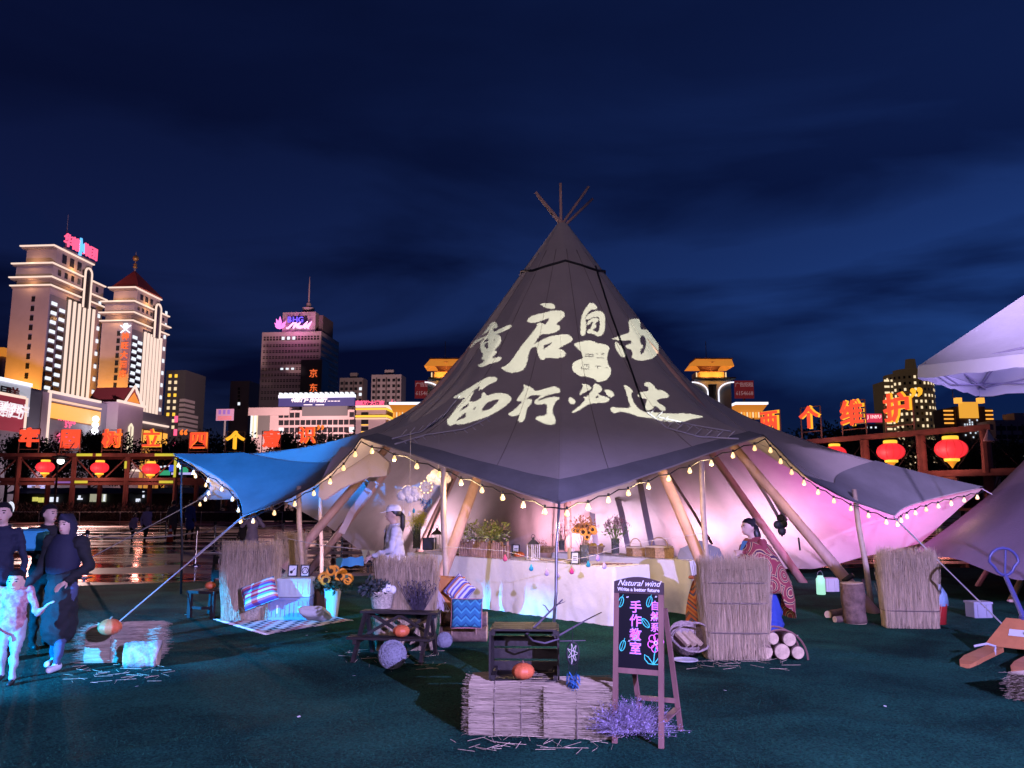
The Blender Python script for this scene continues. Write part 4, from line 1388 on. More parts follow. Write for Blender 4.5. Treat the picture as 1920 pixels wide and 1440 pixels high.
# ---- lit pavilion towers on both sides of the tipi
def pavilion(pxc, label, billx, flip):
    d = 150
    c = P(pxc, 720, d)
    root = empty('pavilion_tower', (c.x, c.y, 0), 0, label, 'tower', 'twin lit pavilion towers')
    k = d / FPX * 1.0
    zz = lambda py: P(pxc, py, d).z
    X = lambda px: (px - pxc) * k
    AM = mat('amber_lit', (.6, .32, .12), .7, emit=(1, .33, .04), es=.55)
    body = MB()
    hw = 3.4
    # body with a through arch opening
    zt = zz(714)
    body.b2((-hw, -2.5, 0), (-.85, 2.5, zt)); body.b2((.75, -2.5, 0), (hw, 2.5, zt)); body.b2((-.85, -2.5, zz(724)), (.75, 2.5, zt))
    body.b2((-.85, .5, 0), (.75, 2.5, zz(724)))
    body.build('body', mat('pavilion_stone', (.30, .28, .28), .85, var=.1, vs=.5), root)['kind'] = 'stuff'
    q = MB(); q.b2((-hw + .2, -2.9, zt), (hw + .9, 2.9, zt + .25)); q.build('ledge', BLK, root)
    q = MB(); q.b2((-2.2, -1.9, zt + .25), (2.3, 1.9, zz(700))); q.build('drum', AM, root)
    for s_ in (-1, 1):
        q = MB(); q.b2((2.75 * s_ - .18, -1.6, zt + .25), (2.75 * s_ + .18, 1.6, zz(700.5))); q.build('fin', GREY, root)
        q = MB(); q.b2((2.75 * s_ - .08, -1.75, zt + .3), (2.75 * s_ + .08, -1.62, zz(701))); q.build('fin_light', LITY, root)
    # funnel holding up the flat roof
    q = MB(); z0, z1 = zz(700), zz(683)
    q.lathe([(1.25, 0), (1.35, (z1 - z0) * .4), (1.7, (z1 - z0) * .75), (2.5, z1 - z0)], (0, 0, z0), 4, 1.3, 1.3)
    o = q.build('funnel', mat('brown_stone', (.25, .12, .10), .8), root)
    q = MB()
    a, b_, t = 4.05, 2.9, zz(678)
    z2 = zz(691)
    q.add([(-a, -2.9, z2), (a, -2.9, z2), (a, 2.9, z2), (-a, 2.9, z2), (-3.0, -3.0 + .4, t), (3.7, -2.6, t), (3.7, 2.6, t), (-3.0, 2.6, t)],
          [(0, 1, 5, 4), (1, 2, 6, 5), (2, 3, 7, 6), (3, 0, 4, 7), (4, 5, 6, 7)])
    q.build('flared_roof', AM, root)
    q = MB(); q.b2((-3.2, -2.8, t), (3.9, 2.8, t + .22)); q.build('roof_cap', mat('brown_stone', (.25, .12, .10)), root)
    q = MB(); q.tube([(-.4, 0, t), (-.4, 0, zz(640))], .07, 5); q.build('lightning_rod', GREY, root)
    for s_ in (-1, 1):
        q = MB(); path = [(1.0 * s_, -2.75, zz(764))]
        for i in range(9):
            t_ = i / 8 * math.pi / 2
            path.append((s_ * (1.0 + 2.9 * (1 - math.cos(t_))), -2.75, zz(739) + (zz(720.5) - zz(739)) * math.sin(t_)))
        q.tube(path, .13, 5); q.build('neon_curve', NEONC, root)
    lamp('pavilion_lamp', 'POINT', (-1.2, -3.4, zz(708)), 260, (1, .45, .1), root, size=.2)
    lamp('pavilion_lamp', 'POINT', (1.3, -3.4, zz(708)), 260, (1, .45, .1), root, size=.2)
    # red advertising board next to it
    cb_ = P(billx, 728, d + 25)
    bl = empty('red_billboard', (cb_.x, cb_.y, 0), 0, 'dim red advertising board with pale characters beside ' + ('the full pavilion tower' if flip else 'the tower half hidden by the tipi'), 'billboard', 'red boards beside the towers')
    kz = lambda py: P(billx, py, d + 25).z
    w = 2.1
    q = MB(); q.b2((-w, -.2, kz(747)), (w, .2, kz(714))); q.build('panel', mat('board_red', (.30, .03, .03), .6, emit=(.35, .03, .04), es=.25), bl)
    q = MB(); q.b2((-.2, .2, 0), (.2, .5, kz(716))); q.build('post', GREY, bl)
    DP = mat('dim_letters', (.7, .55, .55), .6, emit=(.5, .3, .32), es=.35)
    for i, ch in enumerate('广告招租'):
        text('board_character', ch, DP, bl, (-1.5 + 1.0 * i, -.25, kz(722)), 0, size=1.05, depth=.05, bold=.01, res=1)
    for i, ch in enumerate('6154668'):
        text('board_digit', ch, DP, bl, (-1.65 + .55 * i, -.25, kz(738)), 0, size=1.3, depth=.05, res=1)
    # lower wing with a glowing eave
    if 1:
        s_ = 1 if flip else -1
        wp_ = empty('eave_pavilion', (c.x + s_ * 8.0, c.y + 3, 0), 0, 'low pavilion with a white neon eave beside ' + ('the full pavilion tower' if flip else 'the tower half hidden by the tipi'), 'pavilion')
        q = MB(); q.b2((-3.0, -2.4, zz(757)), (3.2, 2.4, zz(753))); q.build('neon_eave', NEONC, wp_)
        q = MB(); q.add([(-3, -2.4, zz(758)), (3, -2.4, zz(758)), (2.4, -1.2, zz(769)), (-2.4, -1.2, zz(769)), (-3, 2.4, zz(758)), (3, 2.4, zz(758)), (2.4, 1.2, zz(769)), (-2.4, 1.2, zz(769))],
                        [(0, 1, 2, 3), (4, 7, 6, 5), (0, 3, 7, 4), (1, 5, 6, 2), (0, 4, 5, 1), (3, 2, 6, 7)]); q.build('flared_eave', AM, wp_)
        q = MB(); q.b2((-2.4, -1.2, zz(782)), (2.4, 1.2, zz(769))); q.build('frieze', AM, wp_)
        for i in range(9):
            q = MB(); q.b2((-2.3 + .55 * i, -1.4, zz(781)), (-2.1 + .55 * i, -1.2, zz(771))); q.build('frieze_light', LITY if i % 2 else NEONO, wp_)
        for i in range(4):
            q = MB(); q.tube([(-2.1 + 1.4 * i, -.9, 0), (-2.1 + 1.4 * i, -.9, zz(782))], .18, 6); q.build('column', GREY, wp_)
pavilion(1330, 'lit pavilion tower with flared amber roof in full view beside the tipi', 1395, True)
pavilion(838, 'lit pavilion tower whose flared amber roof is half hidden by the tipi', 796, False)

# ---- right hand skyline
def curved_tower():
    d = 330
    c = P(1706, 760, d)
    root = empty('lit_apartment_tower', (c.x, c.y, 0), 0, 'tall curved apartment tower dotted with hundreds of warm lit windows', 'building')
    rr = 9.5; zt = P(1706, 704, d).z
    TAN = mat('tan_tower', (.20, .14, .10), .85, emit=(.5, .30, .14), es=.05)
    q = MB(); q.lathe([(rr, 0), (rr, zt), (rr - 1, zt + .1)], (0, 0, 0), 24); q.build('shaft', TAN, root)
    q = MB(); q.lathe([(rr * .55, 0), (rr * .6, 2.0), (rr * .4, 2.4)], (0, 0, zt), 16); q.lathe([(rr * .25, 0), (rr * .2, 4.5)], (1.5, 0, zt + 2.3), 10); q.build('crown', TAN, root)['kind'] = 'stuff'
    q = MB(); q.b2((-12.2, -4, 0), (-6.5, 6, zt - 3)); q.build('stair_wing', TAN, root)
    ql = MB(); qw = MB(); r_ = random.Random(5)
    for i in range(26):
        z_ = zt - 2.0 - i * 2.5
        for k in range(15):
            a = R(-95 + 170 * k / 14 - 85 + 90)
            a = R(-170 + 160 * k / 14)
            x, y = rr * math.cos(a), rr * math.sin(a)
            t = Vector((-math.sin(a), math.cos(a), 0)); n_ = Vector((math.cos(a), math.sin(a), 0))
            o = Vector((x, y, z_)) + n_ * .12
            w, h = .42, .55
            tgt = ql if r_.random() < .66 else qw
            tgt.add([o - t * w - Vector((0, 0, h)), o + t * w - Vector((0, 0, h)), o + t * w + Vector((0, 0, h)), o - t * w + Vector((0, 0, h))], [(0, 1, 2, 3)])
        for k in range(2):
            ql.b2((-11.9 + 2.7 * k, -4.15, z_ - 1.2), (-9.9 + 2.7 * k, -4.0, z_ - .4))
    ql.build('lit_windows', mat('warm_dot', (.1, .1, .1), emit=(1, .78, .48), es=1.1), root)['kind'] = 'stuff'
    qw.build('dark_windows', DARKW, root)['kind'] = 'stuff'
curved_tower()
def castle():
    d = 300
    c = P(1818, 780, d)
    root = empty('amber_crowned_building', (c.x, c.y, 0), 0, 'building with an amber floodlit crown between orange striped wings', 'building')
    zz = lambda py: P(1818, py, d).z
    k = d / FPX
    BR = mat('brown_tower', (.16, .09, .07), .85)
    AM = MATS['amber_lit']
    q = MB(); q.b2((-5.2, 0, 0), (6.0, 8, zz(762))); q.build('core', BR, root)
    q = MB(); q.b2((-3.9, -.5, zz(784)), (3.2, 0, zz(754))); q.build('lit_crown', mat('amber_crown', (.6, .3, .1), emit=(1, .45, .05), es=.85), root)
    for s_ in (-4.9, 3.6):
        q = MB(); q.b2((s_, -.8, zz(756)), (s_ + 2.1, 1.2, zz(746))); q.build('turret', NEONO, root)
    for a, b_, n in ((-9.4, -6.0, 4), (5.0, 9.0, 6)):
        q = MB(); q.b2((a, .5, 0), (b_, 8, zz(766))); q.build('wing', BR, root)
        for i in range(n):
            zf = zz(770 + 7.7 * i)
            q = MB(); q.b2((a - .1, .2, zf - .25), (b_ + .1, .5, zf + .25)); q.build('orange_band', NEONO, root)
    r_ = random.Random(2)
    q = MB()
    for i in range(6):
        for j in range(9):
            if r_.random() < .5: q.b2((-2.6 + .95 * i, -.55, zz(788 + 4 * j) - .3), (-2.1 + .95 * i, -.5, zz(788 + 4 * j) + .3))
    q.build('lit_windows', mat('cool_dot', (.1, .1, .1), emit=(.75, .85, 1), es=.9), root)['kind'] = 'stuff'
    q = MB(); q.tube([(-4.6, 2, zz(746)), (-4.6, 2, zz(728))], .12, 5); q.build('mast', GREY, root)
castle()
f_, Wf, zf = flats('plain_block', 'plain pink office block at the foot of the amber crowned building', 1868, 1990, 788, 290, 2, 12, 9, MAUVE)
# rose neon sign on a small dark roof
c = P(1637, 800, 260)
rs = empty('rose_sign_building', (c.x, c.y, 0), 0, 'small dark building with a rose pink rooftop neon sign', 'building')
zq = lambda py: P(1637, py, 260).z
MB().b2((-3.4, 0, 0), (3.2, 8, zq(795))).build('block', mat('night_grey', (.10, .10, .11)), rs)
MB().b2((-2.6, -.3, zq(792)), (3.0, 0, zq(776))).build('sign_panel', mat('rose_panel', (.4, .03, .08), emit=(1, .06, .14), es=.7), rs)
for i in range(5):
    text('sign_letter', 'JINYU'[i], mat('rose_white', (.5, .3, .3), emit=(1, .6, .6), es=1.2), rs, (-1.6 + .95 * i, -.4, zq(782)), 0, size=1.5, depth=.1, bold=.05, res=1)
for i in range(3):
    MB().b2((-2.4 + 1.5 * i, -.1, zq(803)), (-1.9 + 1.5 * i, 0, zq(800))).build('lit_window', LITW, rs)
# far towers between the neon hotel and the slab block, and a glimpse at the frame edge
ed = Bld('amber_roofed_building', 'sliver of a building with an amber lit eave beside the ribbed tower', 2, 700, 260, -4.5)
ed.box('block', (-20, 0, 0), (0, 10, ed.F(2, 668)[1]), MAUVE)
ed.front('amber_eave', -20, .6, ed.F(2, 668)[1], ed.F(2, 652)[1], .6, MATS['amber_lit'], back=8)

# wash light over the mall and its neighbours: unseen floods added before them to brighten the facades
for (px, d, e, c, aimx, aimy, aimd) in ((560, 200, 330000, (1, .62, .60), 560, 680, 300), (700, 180, 60000, (1, .62, .66), 690, 770, 240), (100, 150, 330000, (.72, .46, .76), 150, 570, 235), (705, 330, 260000, (1, .68, .68), 705, 730, 420), (500, 225, 9000, (1, .65, .6), 560, 790, 250)):
    c0 = P(px if px != 100 else 330, 900, d); c0.z = 9
    root = empty('added_floodlight', (c0.x, c0.y, 0), 0, {560: 'tall added floodlight facing the mall tower', 700: 'tall added floodlight facing the corner hotel', 100: 'tall added floodlight facing the neon hotel towers', 500: 'tall added floodlight facing the arcade shops', 705: 'tall added floodlight facing the apartment towers'}[px], 'added light', 'added floodlights before the buildings')
    MB().tube([(0, 0, 0), (0, 0, 9)], [.12, .08], 8).build('post', GREY, root)
    MB().box((0, 0, 9.1), (.6, .4, .25)).build('head', BLK, root)
    lamp('added_flood_lamp', 'SPOT', (0, .5, 9.4), e, c, root, size=1.5, angle=75 if px != 100 else 40, blend=1).rotation_euler = (P(aimx, aimy, aimd) - Vector((c0.x, c0.y + .5, 9.4))).to_track_quat('-Z', 'Y').to_euler()
# ================================================================== gantries with lanterns and character signs
TIMBER = mat('gantry_timber', (.20, .10, .09), .7, var=.25, vs=2, bump=.2, bs=6)
YEL = mat('yellow_glow_paint', (.3, .3, .05), emit=(.75, .72, .06), es=.7)  # glowing strips stand in for yellow light falling on the timber
LANR = mat('lantern_red', (.5, .02, .03), .6, emit=(1, .035, .05), es=1.0)
LANY = mat('lantern_gold', (.6, .4, .05), .5, emit=(1, .62, .05), es=1.1)
SIGNF = mat('sign_frame', (.40, .30, .22), .5, metal=.4)

class Gantry:
    def __init__(s, name, label, a, b):
        """a, b: ground points of its ends"""
        s.a = Vector((a[0], a[1], 0)); s.b = Vector((b[0], b[1], 0))
        s.d = (s.b - s.a).normalized()
        s.n = Vector((s.d.y, -s.d.x, 0))            # towards the viewer
        if s.n.y > 0: s.n = -s.n
        s.rz = math.atan2(s.d.y, s.d.x)
        s.root = empty(name, s.a, s.rz, label, 'gantry')
    def hit(s, px, py):
        """point on the gantry plane under a photo pixel -> (distance along, height, world)"""
        r = ray(px, py); t = (s.a - CAM).dot(s.n) / r.dot(s.n); q = CAM + r * t
        return (q - s.a).dot(s.d), q.z, q
g1 = Gantry('timber_gantry', 'long straight timber gantry with three lanterns across the wet plaza', P(-60, 900, 75)[:2], P(760, 900, 75)[:2])
g2 = Gantry('timber_gantry', 'timber gantry running behind the purple wing of the tipi', P(1480, 830, 61)[:2], P(1850, 800, 48)[:2])
def g1build():
    g = g1
    L0, L1 = 0, g.hit(760, 900)[0]
    zt, zm, zl = g.hit(140, 853)[1], g.hit(140, 899)[1], g.hit(140, 907)[1]
    for dy in (0, 5.0):
        for z_, h in ((zt, .32), (zm, .3), (zl, .26)):
            if dy and z_ == zl: continue
            MB().b2((L0, dy - .15, z_ - h / 2), (L1, dy + .15, z_ + h / 2)).build('beam', TIMBER, g.root)
        for px in (33, 137, 237, 330, 430, 530, 630):
            x = g.hit(px, 900)[0]
            q = MB(); q.tube([(x, dy, 0), (x, dy, zt - .17)], [.26, .22], 8); q.build('post', TIMBER, g.root)
            if not dy:
                for s_ in (-1, 1):
                    q = MB(); q.bar((x + .25 * s_, -.05, zt - .4), (x + 1.9 * s_, -.05, zm + .2), .10); q.build('brace', TIMBER, g.root)
    for a, b_ in ((146, 175), (182, 192), (292, 330)):
        MB().b2((g.hit(a, 853)[0], -.22, zt - .12), (g.hit(b_, 853)[0], -.16, zt + .12)).build('painted_yellow_glow', YEL, g.root)
    for a, b_ in ((142, 166), (300, 326)):
        MB().b2((g.hit(a, 904)[0], -.22, zm - .35), (g.hit(b_, 904)[0], -.17, zm - .12)).build('painted_yellow_glow', YEL, g.root)
    MB().b2((g.hit(105, 904)[0], -.22, zm - .35), (g.hit(134, 904)[0], -.17, zm - .18)).build('violet_light_strip', mat('violet_strip', (.1, .1, .1), emit=(.35, .15, .6), es=.6), g.root)
    MB().b2((g.hit(328, 880)[0], -.30, zm + .2), (g.hit(332.5, 880)[0], -.26, zt - .3)).build('painted_yellow_glow', YEL, g.root)
    MB().b2((g.hit(235.5, 880)[0], -.30, zm + 1.0), (g.hit(239.5, 880)[0], -.26, zt - .6)).build('painted_yellow_glow', YEL, g.root)
g1build()
def g2build():
    g = g2
    L0, L1 = g.hit(1380, 840)[0], g.hit(1850, 800)[0]
    zt = g.hit(1850, 803)[1]; z0 = g.hit(1480, 830)[1]
    zt = (zt + z0) / 2
    zm = g.hit(1750, 887)[1]
    MB().b2((L0, -.18, zt - .17), (L1 + .3, .18, zt + .17)).build('beam', TIMBER, g.root)
    MB().b2((L0, -.2, zm - .12), (L1 + 14, .2, zm + .14)).build('beam', TIMBER, g.root)
    MB().b2((L0, -.9, zm - .28), (L1 + 14, 1.2, zm - .13)).build('deck', TIMBER, g.root)
    for px in (1405, 1515, 1622, 1728, 1850):
        x = g.hit(px, 850)[0]
        MB().tube([(x, 0, 0), (x, 0, zt - .18)], [.33, .29], 10).build('post', TIMBER, g.root)
        for s_ in (-1, 1):
            MB().tube([(x + .2 * s_, -.1, zt - .5), (x + 1.8 * s_, -.1, zm + .3)], .02, 5).build('light_wire', BLK, g.root)
    # a low bench frame and bracket next to the end post
    for a, b_ in (((1770, 899), (1815, 897)), ((1815, 897), (1815, 925)), ((1825, 905), (1825, 955)), ((1822, 955), (1845, 955))):
        pa, pb_ = g.hit(*a), g.hit(*b_)
        MB().bar((pa[0], -1.2, pa[1]), (pb_[0], -1.2, pb_[1]), .16).build('rail', mat('pine_rail', (.5, .30, .2), .7), g.root)
    x = g.hit(1862, 815)
    MB().lathe([(.32, -.4), (.1, .1), (.03, .3)], (x[0], -.5, x[1]), 10).build('lamp_bell', mat('bell_grey', (.6, .6, .65)), g.root)
g2build()
# lanterns
def lantern_proto(label, loc, s):
    r = empty('red_lantern', loc, 0, label, 'lantern', 'big red lanterns hanging in the gantries')
    r.scale = (s, s, s)
    prof = [(.02, -.56)]
    for i in range(13):
        a = -math.pi / 2 + math.pi * i / 12
        prof.append((max(.36, .80 * math.cos(a) ** .8 if math.cos(a) > 0 else 0), .52 * math.sin(a)))
    MB().lathe(prof[1:], (0, 0, 0), 24, lobes=16, lobe=.03).build('shade', LANR, r, smooth=True)
    for k in range(12):
        a_ = 6.283 * (k + .5) / 12
        MB().tube([(.81 * max(.36, abs(math.cos(t)) ** .8) * math.cos(a_), .81 * max(.36, abs(math.cos(t)) ** .8) * math.sin(a_), .525 * math.sin(t)) for t in [-1.35 + 2.7 * i / 10 for i in range(11)]], .012, 4).build('rib', mat('lantern_rib', (.25, .02, .02), .6, emit=(.7, .02, .02), es=.5), r)
    MB().lathe([(.36, .50), (.40, .52), (.40, .66), (.34, .70)], (0, 0, 0), 20).build('top_cap', LANY, r)
    MB().lathe([(.34, -.66), (.38, -.62), (.38, -.52), (.34, -.50)], (0, 0, 0), 20).build('bottom_cap', LANY, r)
    MB().lathe([(.02, -1.02), (.10, -.88), (.2, -.74), (.28, -.66)], (0, 0, 0), 12).build('tassel', mat('tassel_gold', (.6, .3, .04), .6, emit=(1, .40, .03), es=.6), r)
    MB().tube([(0, 0, .68), (0, 0, 1.25)], .02, 5).build('cord', BLK, r)
    return r
LN = [(g1, 86, 876, 15.5, 'red lantern next to the plaza street lamp'), (g1, 188, 877, 15.5, 'red lantern in the middle bay of the straight gantry'), (g1, 284, 879, 15.5, 'red lantern in the gantry bay touching the blue wing'),
      (g2, 1567, 850, 20, 'red lantern partly hidden behind the purple wing'), (g2, 1672, 847, 24, 'red lantern in the bay below the two-part character'), (g2, 1785, 842, 27.5, 'largest red lantern in the end bay of the gantry')]
lp = None
for g, px, py, hw, lab in LN:
    q = g.hit(px, py)[2] + g.n * .1
    s = hw / FPX * q.y * 1.02 / .80
    if lp is None:
        lp = lantern_proto(lab, q, s)
    else:
        o = copy_tree(lp, None, q); o.scale = (s, s, s); o['label'] = lab
    lamp('lantern_glow', 'POINT', q + g.n * 1.6 + Vector((0, 0, -.3)), 170, (1, .30, .24), None, size=.4)
# neon characters standing on the beams
CHR = mat('char_red', (.3, .03, .02), .5, emit=(1, .085, .035), es=1.05)
CHY = mat('char_yellow', (.4, .25, .02), .5, emit=(1, .46, .03), es=1.15)
CHO = mat('char_orange', (.4, .15, .02), .5, emit=(1, .20, .03), es=1.15)
def char_sign(g, ch, px, py, h, label, mf, me_, frame=True, base=852, quote=None, yaw=None):
    t, z_, q = g.hit(px, py)
    k = q.y / FPX
    root = empty('character_sign', (q.x + g.n.x * .05, q.y + g.n.y * .05, g.hit(px, base)[1]), g.rz if yaw is None else yaw, label, 'neon sign', 'neon character signs on the gantries')
    zc = z_ - g.hit(px, base)[1]
    H = h * k
    o = text('character', ch, mf, root, (0, -.22, zc), 0, size=H * 1.04, depth=.16, bold=H * .018, res=2)
    o2 = text('character_edge', ch, me_, root, (.05, -.06, zc), 0, size=H * 1.07, depth=.12, bold=H * .032, res=2)
    W_ = H * .54
    fr = MB()
    for x in (-W_, W_): fr.b2((x - .035, -.04, .15), (x + .035, .04, zc + H * .55))
    if frame:
        for zz in (zc + H * .55, zc - H * .56): fr.b2((-W_, -.035, zz - .03), (W_, .035, zz + .03))
    fr.build('frame', SIGNF, root)['kind'] = 'stuff'
    if quote:
        text('quote_mark', quote, me_, root, ((-W_ - .5) if quote == '“' else (W_ + .45), -.2, zc + H * .22), 0, size=H * 1.1, depth=.15, bold=.03, res=2)
nm = 'red neon character sign %s on the straight gantry'
for ch, px, py, h, mf, me_, qd, lab in (
    ('牢', 56, 823, 35, CHR, CHR, None, 'nearest the billboard end'), ('固', 133, 825, 35, CHR, CHR, None, 'just past the plaza lamp'),
    ('树', 211, 825, 34, CHR, CHO, None, 'below the podium gable'), ('立', 286, 825, 34, CHR, CHY, None, 'below the slimmer hotel tower'),
    ('四', 373, 828, 33, CHR, CHO, '“', 'with an opening quote mark'), ('个', 441, 828, 33, CHY, CHY, None, 'in plain yellow'),
    ('意', 509, 826, 32, CHR, CHR, None, 'half sunk behind the blue wing'), ('识', 576, 818, 31, CHR, CHO, '”', 'with a closing quote mark')):
    char_sign(g1, ch, px, py, h, nm % lab, mf, me_, True, 852, qd)
for ch, px, py, h, lab, qd in (('两', 1446, 793, 42, 'right beside the roof of the tipi', None), ('个', 1521, 786, 42, 'shaped like an open umbrella', None),
                               ('维', 1601, 778, 48, 'the dense many-stroked one', None), ('护', 1686, 768, 54, 'with a closing quote mark before the lit tower', '”')):
    char_sign(g2, ch, px, py, h, 'neon character sign over the lantern gantry, ' + lab, CHR, CHY, ch != '两', {1446: 835, 1521: 828, 1601: 823, 1686: 817}[px], qd)

# ================================================================== trees and hedge
LEAFD = mat('night_leaf', (.035, .055, .03), .7, var=.5, vs=.8)
BARK = mat('bark', (.10, .07, .05), .9, bump=.5, bs=20)
def tree_mesh(seed, H, Rr, n):
    r_ = random.Random(seed)
    tk = MB(); tk.tube([(0, 0, 0), (.06, 0, H * .25), (-.05, .05, H * .5), (.05, 0, H * .8)], [.22, .17, .12, .04], 7)
    cl = []
    for i in range(9):
        a = r_.uniform(0, 6.28); rr = Rr * r_.uniform(.15, .75); z_ = H * r_.uniform(.42, .92)
        c = Vector((rr * math.cos(a), rr * math.sin(a), z_)); cl.append((c, Rr * r_.uniform(.28, .5)))
        tk.tube([(0, 0, H * r_.uniform(.25, .5)), tuple(c)], [.07, .02], 5)
    lf = MB()
    for i in range(n):
        c, s = cl[r_.randrange(9)]
        d = Vector((r_.gauss(0, 1), r_.gauss(0, 1), r_.gauss(0, .8))).normalized()
        p = c + d * s * r_.uniform(.5, 1.15)
        dd = Vector((r_.gauss(0, 1), r_.gauss(0, 1), r_.gauss(0, 1)))
        if dd.length < .1: continue
        lf.leaf(p, dd, r_.uniform(.25, .5), r_.uniform(.12, .25), (r_.random(), r_.random(), .3))
    return tk, lf
TP = []
for k in range(3):
    tk, lf = tree_mesh(k + 3, 9.0, 3.1, 2600)
    TP.append((tk, lf))
tprot = [None] * 3
TREES = [(12, 806, 100), (48, 812, 104), (105, 818, 96), (168, 800, 100), (232, 814, 98), (300, 822, 108), (330, 812, 96), (395, 806, 110), (455, 815, 104), (520, 800, 120), (600, 806, 112), (655, 812, 108), (720, 800, 116),
         (1545, 792, 95), (1588, 800, 88), (1630, 798, 96), (1690, 806, 90), (1745, 810, 92), (1800, 818, 86), (1860, 816, 84), (1905, 822, 82), (1480, 804, 98)]
for i, (px, py, d) in enumerate(TREES):
    k = i % 3
    c = P(px, 900, d); zt = P(px, py, d).z
    sc_ = zt / 9.3
    lab = 'dark broadleaf tree behind the straight gantry' if px < 900 else 'dark broadleaf tree behind the lantern gantry beside the tipi wing'
    gr = 'trees behind the straight gantry' if px < 900 else 'trees behind the lantern gantry'
    if tprot[k] is None:
        r_ = empty('tree', (c.x, c.y, 0), 0, lab, 'tree', gr)
        TP[k][0].build('trunk', BARK, r_); TP[k][1].build('crown', LEAFD, r_)
        tprot[k] = r_
    else:
        r_ = copy_tree(tprot[k], None, (c.x, c.y, 0), rnd.uniform(0, 6)); r_['label'] = lab; r_['group'] = gr
    r_.scale = (sc_, sc_, sc_)
# shrubs and grasses at the far side of the plaza
def hedge():
    m = MB(); r_ = random.Random(4)
    for i in range(9000):
        x = r_.uniform(-52, -12); y = 71 + r_.uniform(-1.6, 1.6)
        hmax = 1.35 + .35 * mnoise.noise(Vector((x * .35, 0, 0))) + .25 * mnoise.noise(Vector((x * 1.3, 5, 0)))
        z_ = r_.uniform(.05, hmax)
        m.leaf((x, y, z_), (r_.gauss(0, .6), r_.gauss(0, .6), abs(r_.gauss(.5, .6)) + .1), r_.uniform(.25, .6), r_.uniform(.04, .12))
    o = m.build('shrub_bed', mat('shrub_leaf', (.07, .075, .06), .8, var=.5, vs=1.5))
    tag(o, 'low bed of dark feathery shrubs along the far side of the wet plaza', 'shrubs', kind='stuff')
    MB().b2((-60, 73, 0), (-8, 73.4, .9)).build('planter_wall', mat('planter_stone', (.05, .05, .05), .9))
    tag(bpy.data.objects['planter_wall'], 'low dark stone planter wall behind the shrub bed', 'wall')
hedge()
# handrail in front of the shrubs
hr = empty('handrail', (-40, 60, 0), 0, 'thin pale handrail across the plaza in front of the shrub bed', 'railing')
MB().tube([(-2, 0, .95), (23, 0, .93)], .03, 6).build('top_rail', mat('rail_grey', (.45, .42, .40), .5), hr)
for k in range(9):
    MB().tube([(-1 + 3 * k, 0, 0), (-1 + 3 * k, 0, .95)], .025, 6).build('rail_post', MATS['rail_grey'], hr)
# street lamp
def street_lamp():
    c = P(99, 985, 62); c.z = 0
    r_ = empty('street_lamp', c, 0, 'lit plaza street lamp with a spiked crown before a lantern', 'street lamp')
    zt = P(103, 862, 62).z
    MB().tube([(0, 0, 0), (0, 0, zt - .3)], [.11, .07], 8).build('pole', mat('lamp_pole', (.03, .02, .02), .7), r_)
    MB().lathe([(.03, -.3), (.62, -.02), (.62, .04), (.15, .12)], (.2, 0, zt + .22), 16).build('lamp_hood', BLK, r_)
    MB().ball((.2, 0, zt - .1), .26, 10, 8).build('globe', mat('lamp_white', (.1, .1, .1), emit=(1, .96, .9), es=3), r_, smooth=True)
    for k in range(6):
        a = k / 6 * 6.28
        MB().tube([(.2 + .25 * math.cos(a), .25 * math.sin(a), zt + .25), (.2 + .95 * math.cos(a), .95 * math.sin(a), zt + 1.35)], .03, 5).build('spike', GREY, r_)
    lamp('street_lamp_light', 'SPOT', (.2, -.35, zt - .5), 34000, (1, .66, .60), r_, aim=(8, -15, 0), size=.3, angle=78, blend=.6)
street_lamp()
# lit stalls beyond the gantry
STW = mat('stall_white', (.3, .3, .3), emit=(.8, .85, 1), es=1.0)
STG = mat('stall_green', (.1, .3, .1), emit=(.05, .5, .25), es=.7)
STB = mat('stall_blue', (.05, .1, .4), emit=(.06, .12, .9), es=.8)
STY = mat('stall_yellow', (.3, .3, .1), emit=(.75, .70, .15), es=.8)
STP = mat('stall_violet', (.2, .2, .4), emit=(.55, .5, 1), es=.9)
def stall(px, d, label, parts):
    c = P(px, 985, d); c.z = 0
    r_ = empty('market_stall', c, 0, label, 'market stall', 'lit stalls beyond the straight gantry')
    w = 3.2
    q = MB()
    q.b2((-w, .2, 0), (w, 1.8, 2.7)); q.build('booth', mat('booth_dark', (.03, .03, .03), .8), r_)
    MB().add([(-w - .3, -.9, 2.65), (w + .3, -.9, 2.65), (w + .3, 2.0, 3.3), (-w - .3, 2.0, 3.3), (-w - .3, -.9, 2.58), (w + .3, -.9, 2.58), (w + .3, 2.0, 3.2), (-w - .3, 2.0, 3.2)],
             [(0, 1, 2, 3), (7, 6, 5, 4), (0, 4, 5, 1), (1, 5, 6, 2), (2, 6, 7, 3), (3, 7, 4, 0)]).build('awning', mat('booth_awning', (.06, .06, .07), .8), r_)
    for (pa, pya, pb_, pyb, m) in parts:
        a, b_ = P(pa, pya, d) - c, P(pb_, pyb, d) - c
        MB().b2((a.x, -.12, b_.z), (b_.x, .1, a.z)).build('lit_sign', m, r_)
stall(72, 90, 'market stall with violet script above a row of yellow and white letters',
      [(53, 907, 58, 914, STP), (60, 908, 66, 911, STP), (74, 907, 86, 911, STP), (77, 912, 83, 916, STP), (62, 932, 70, 940, STY), (73, 933, 80, 942, STY), (82, 933, 87, 942, STY), (89, 932, 96, 941, STW), (98, 932, 108, 941, STW)])
stall(183, 90, 'market stall with a pale yellow screen', [(170, 926, 198, 941, mat('stall_screen', (.2, .2, .15), emit=(.42, .42, .30), es=.8)), (195, 927, 198, 940, STW), (146, 934, 154, 937, STW), (148, 929, 150, 936, STW)])
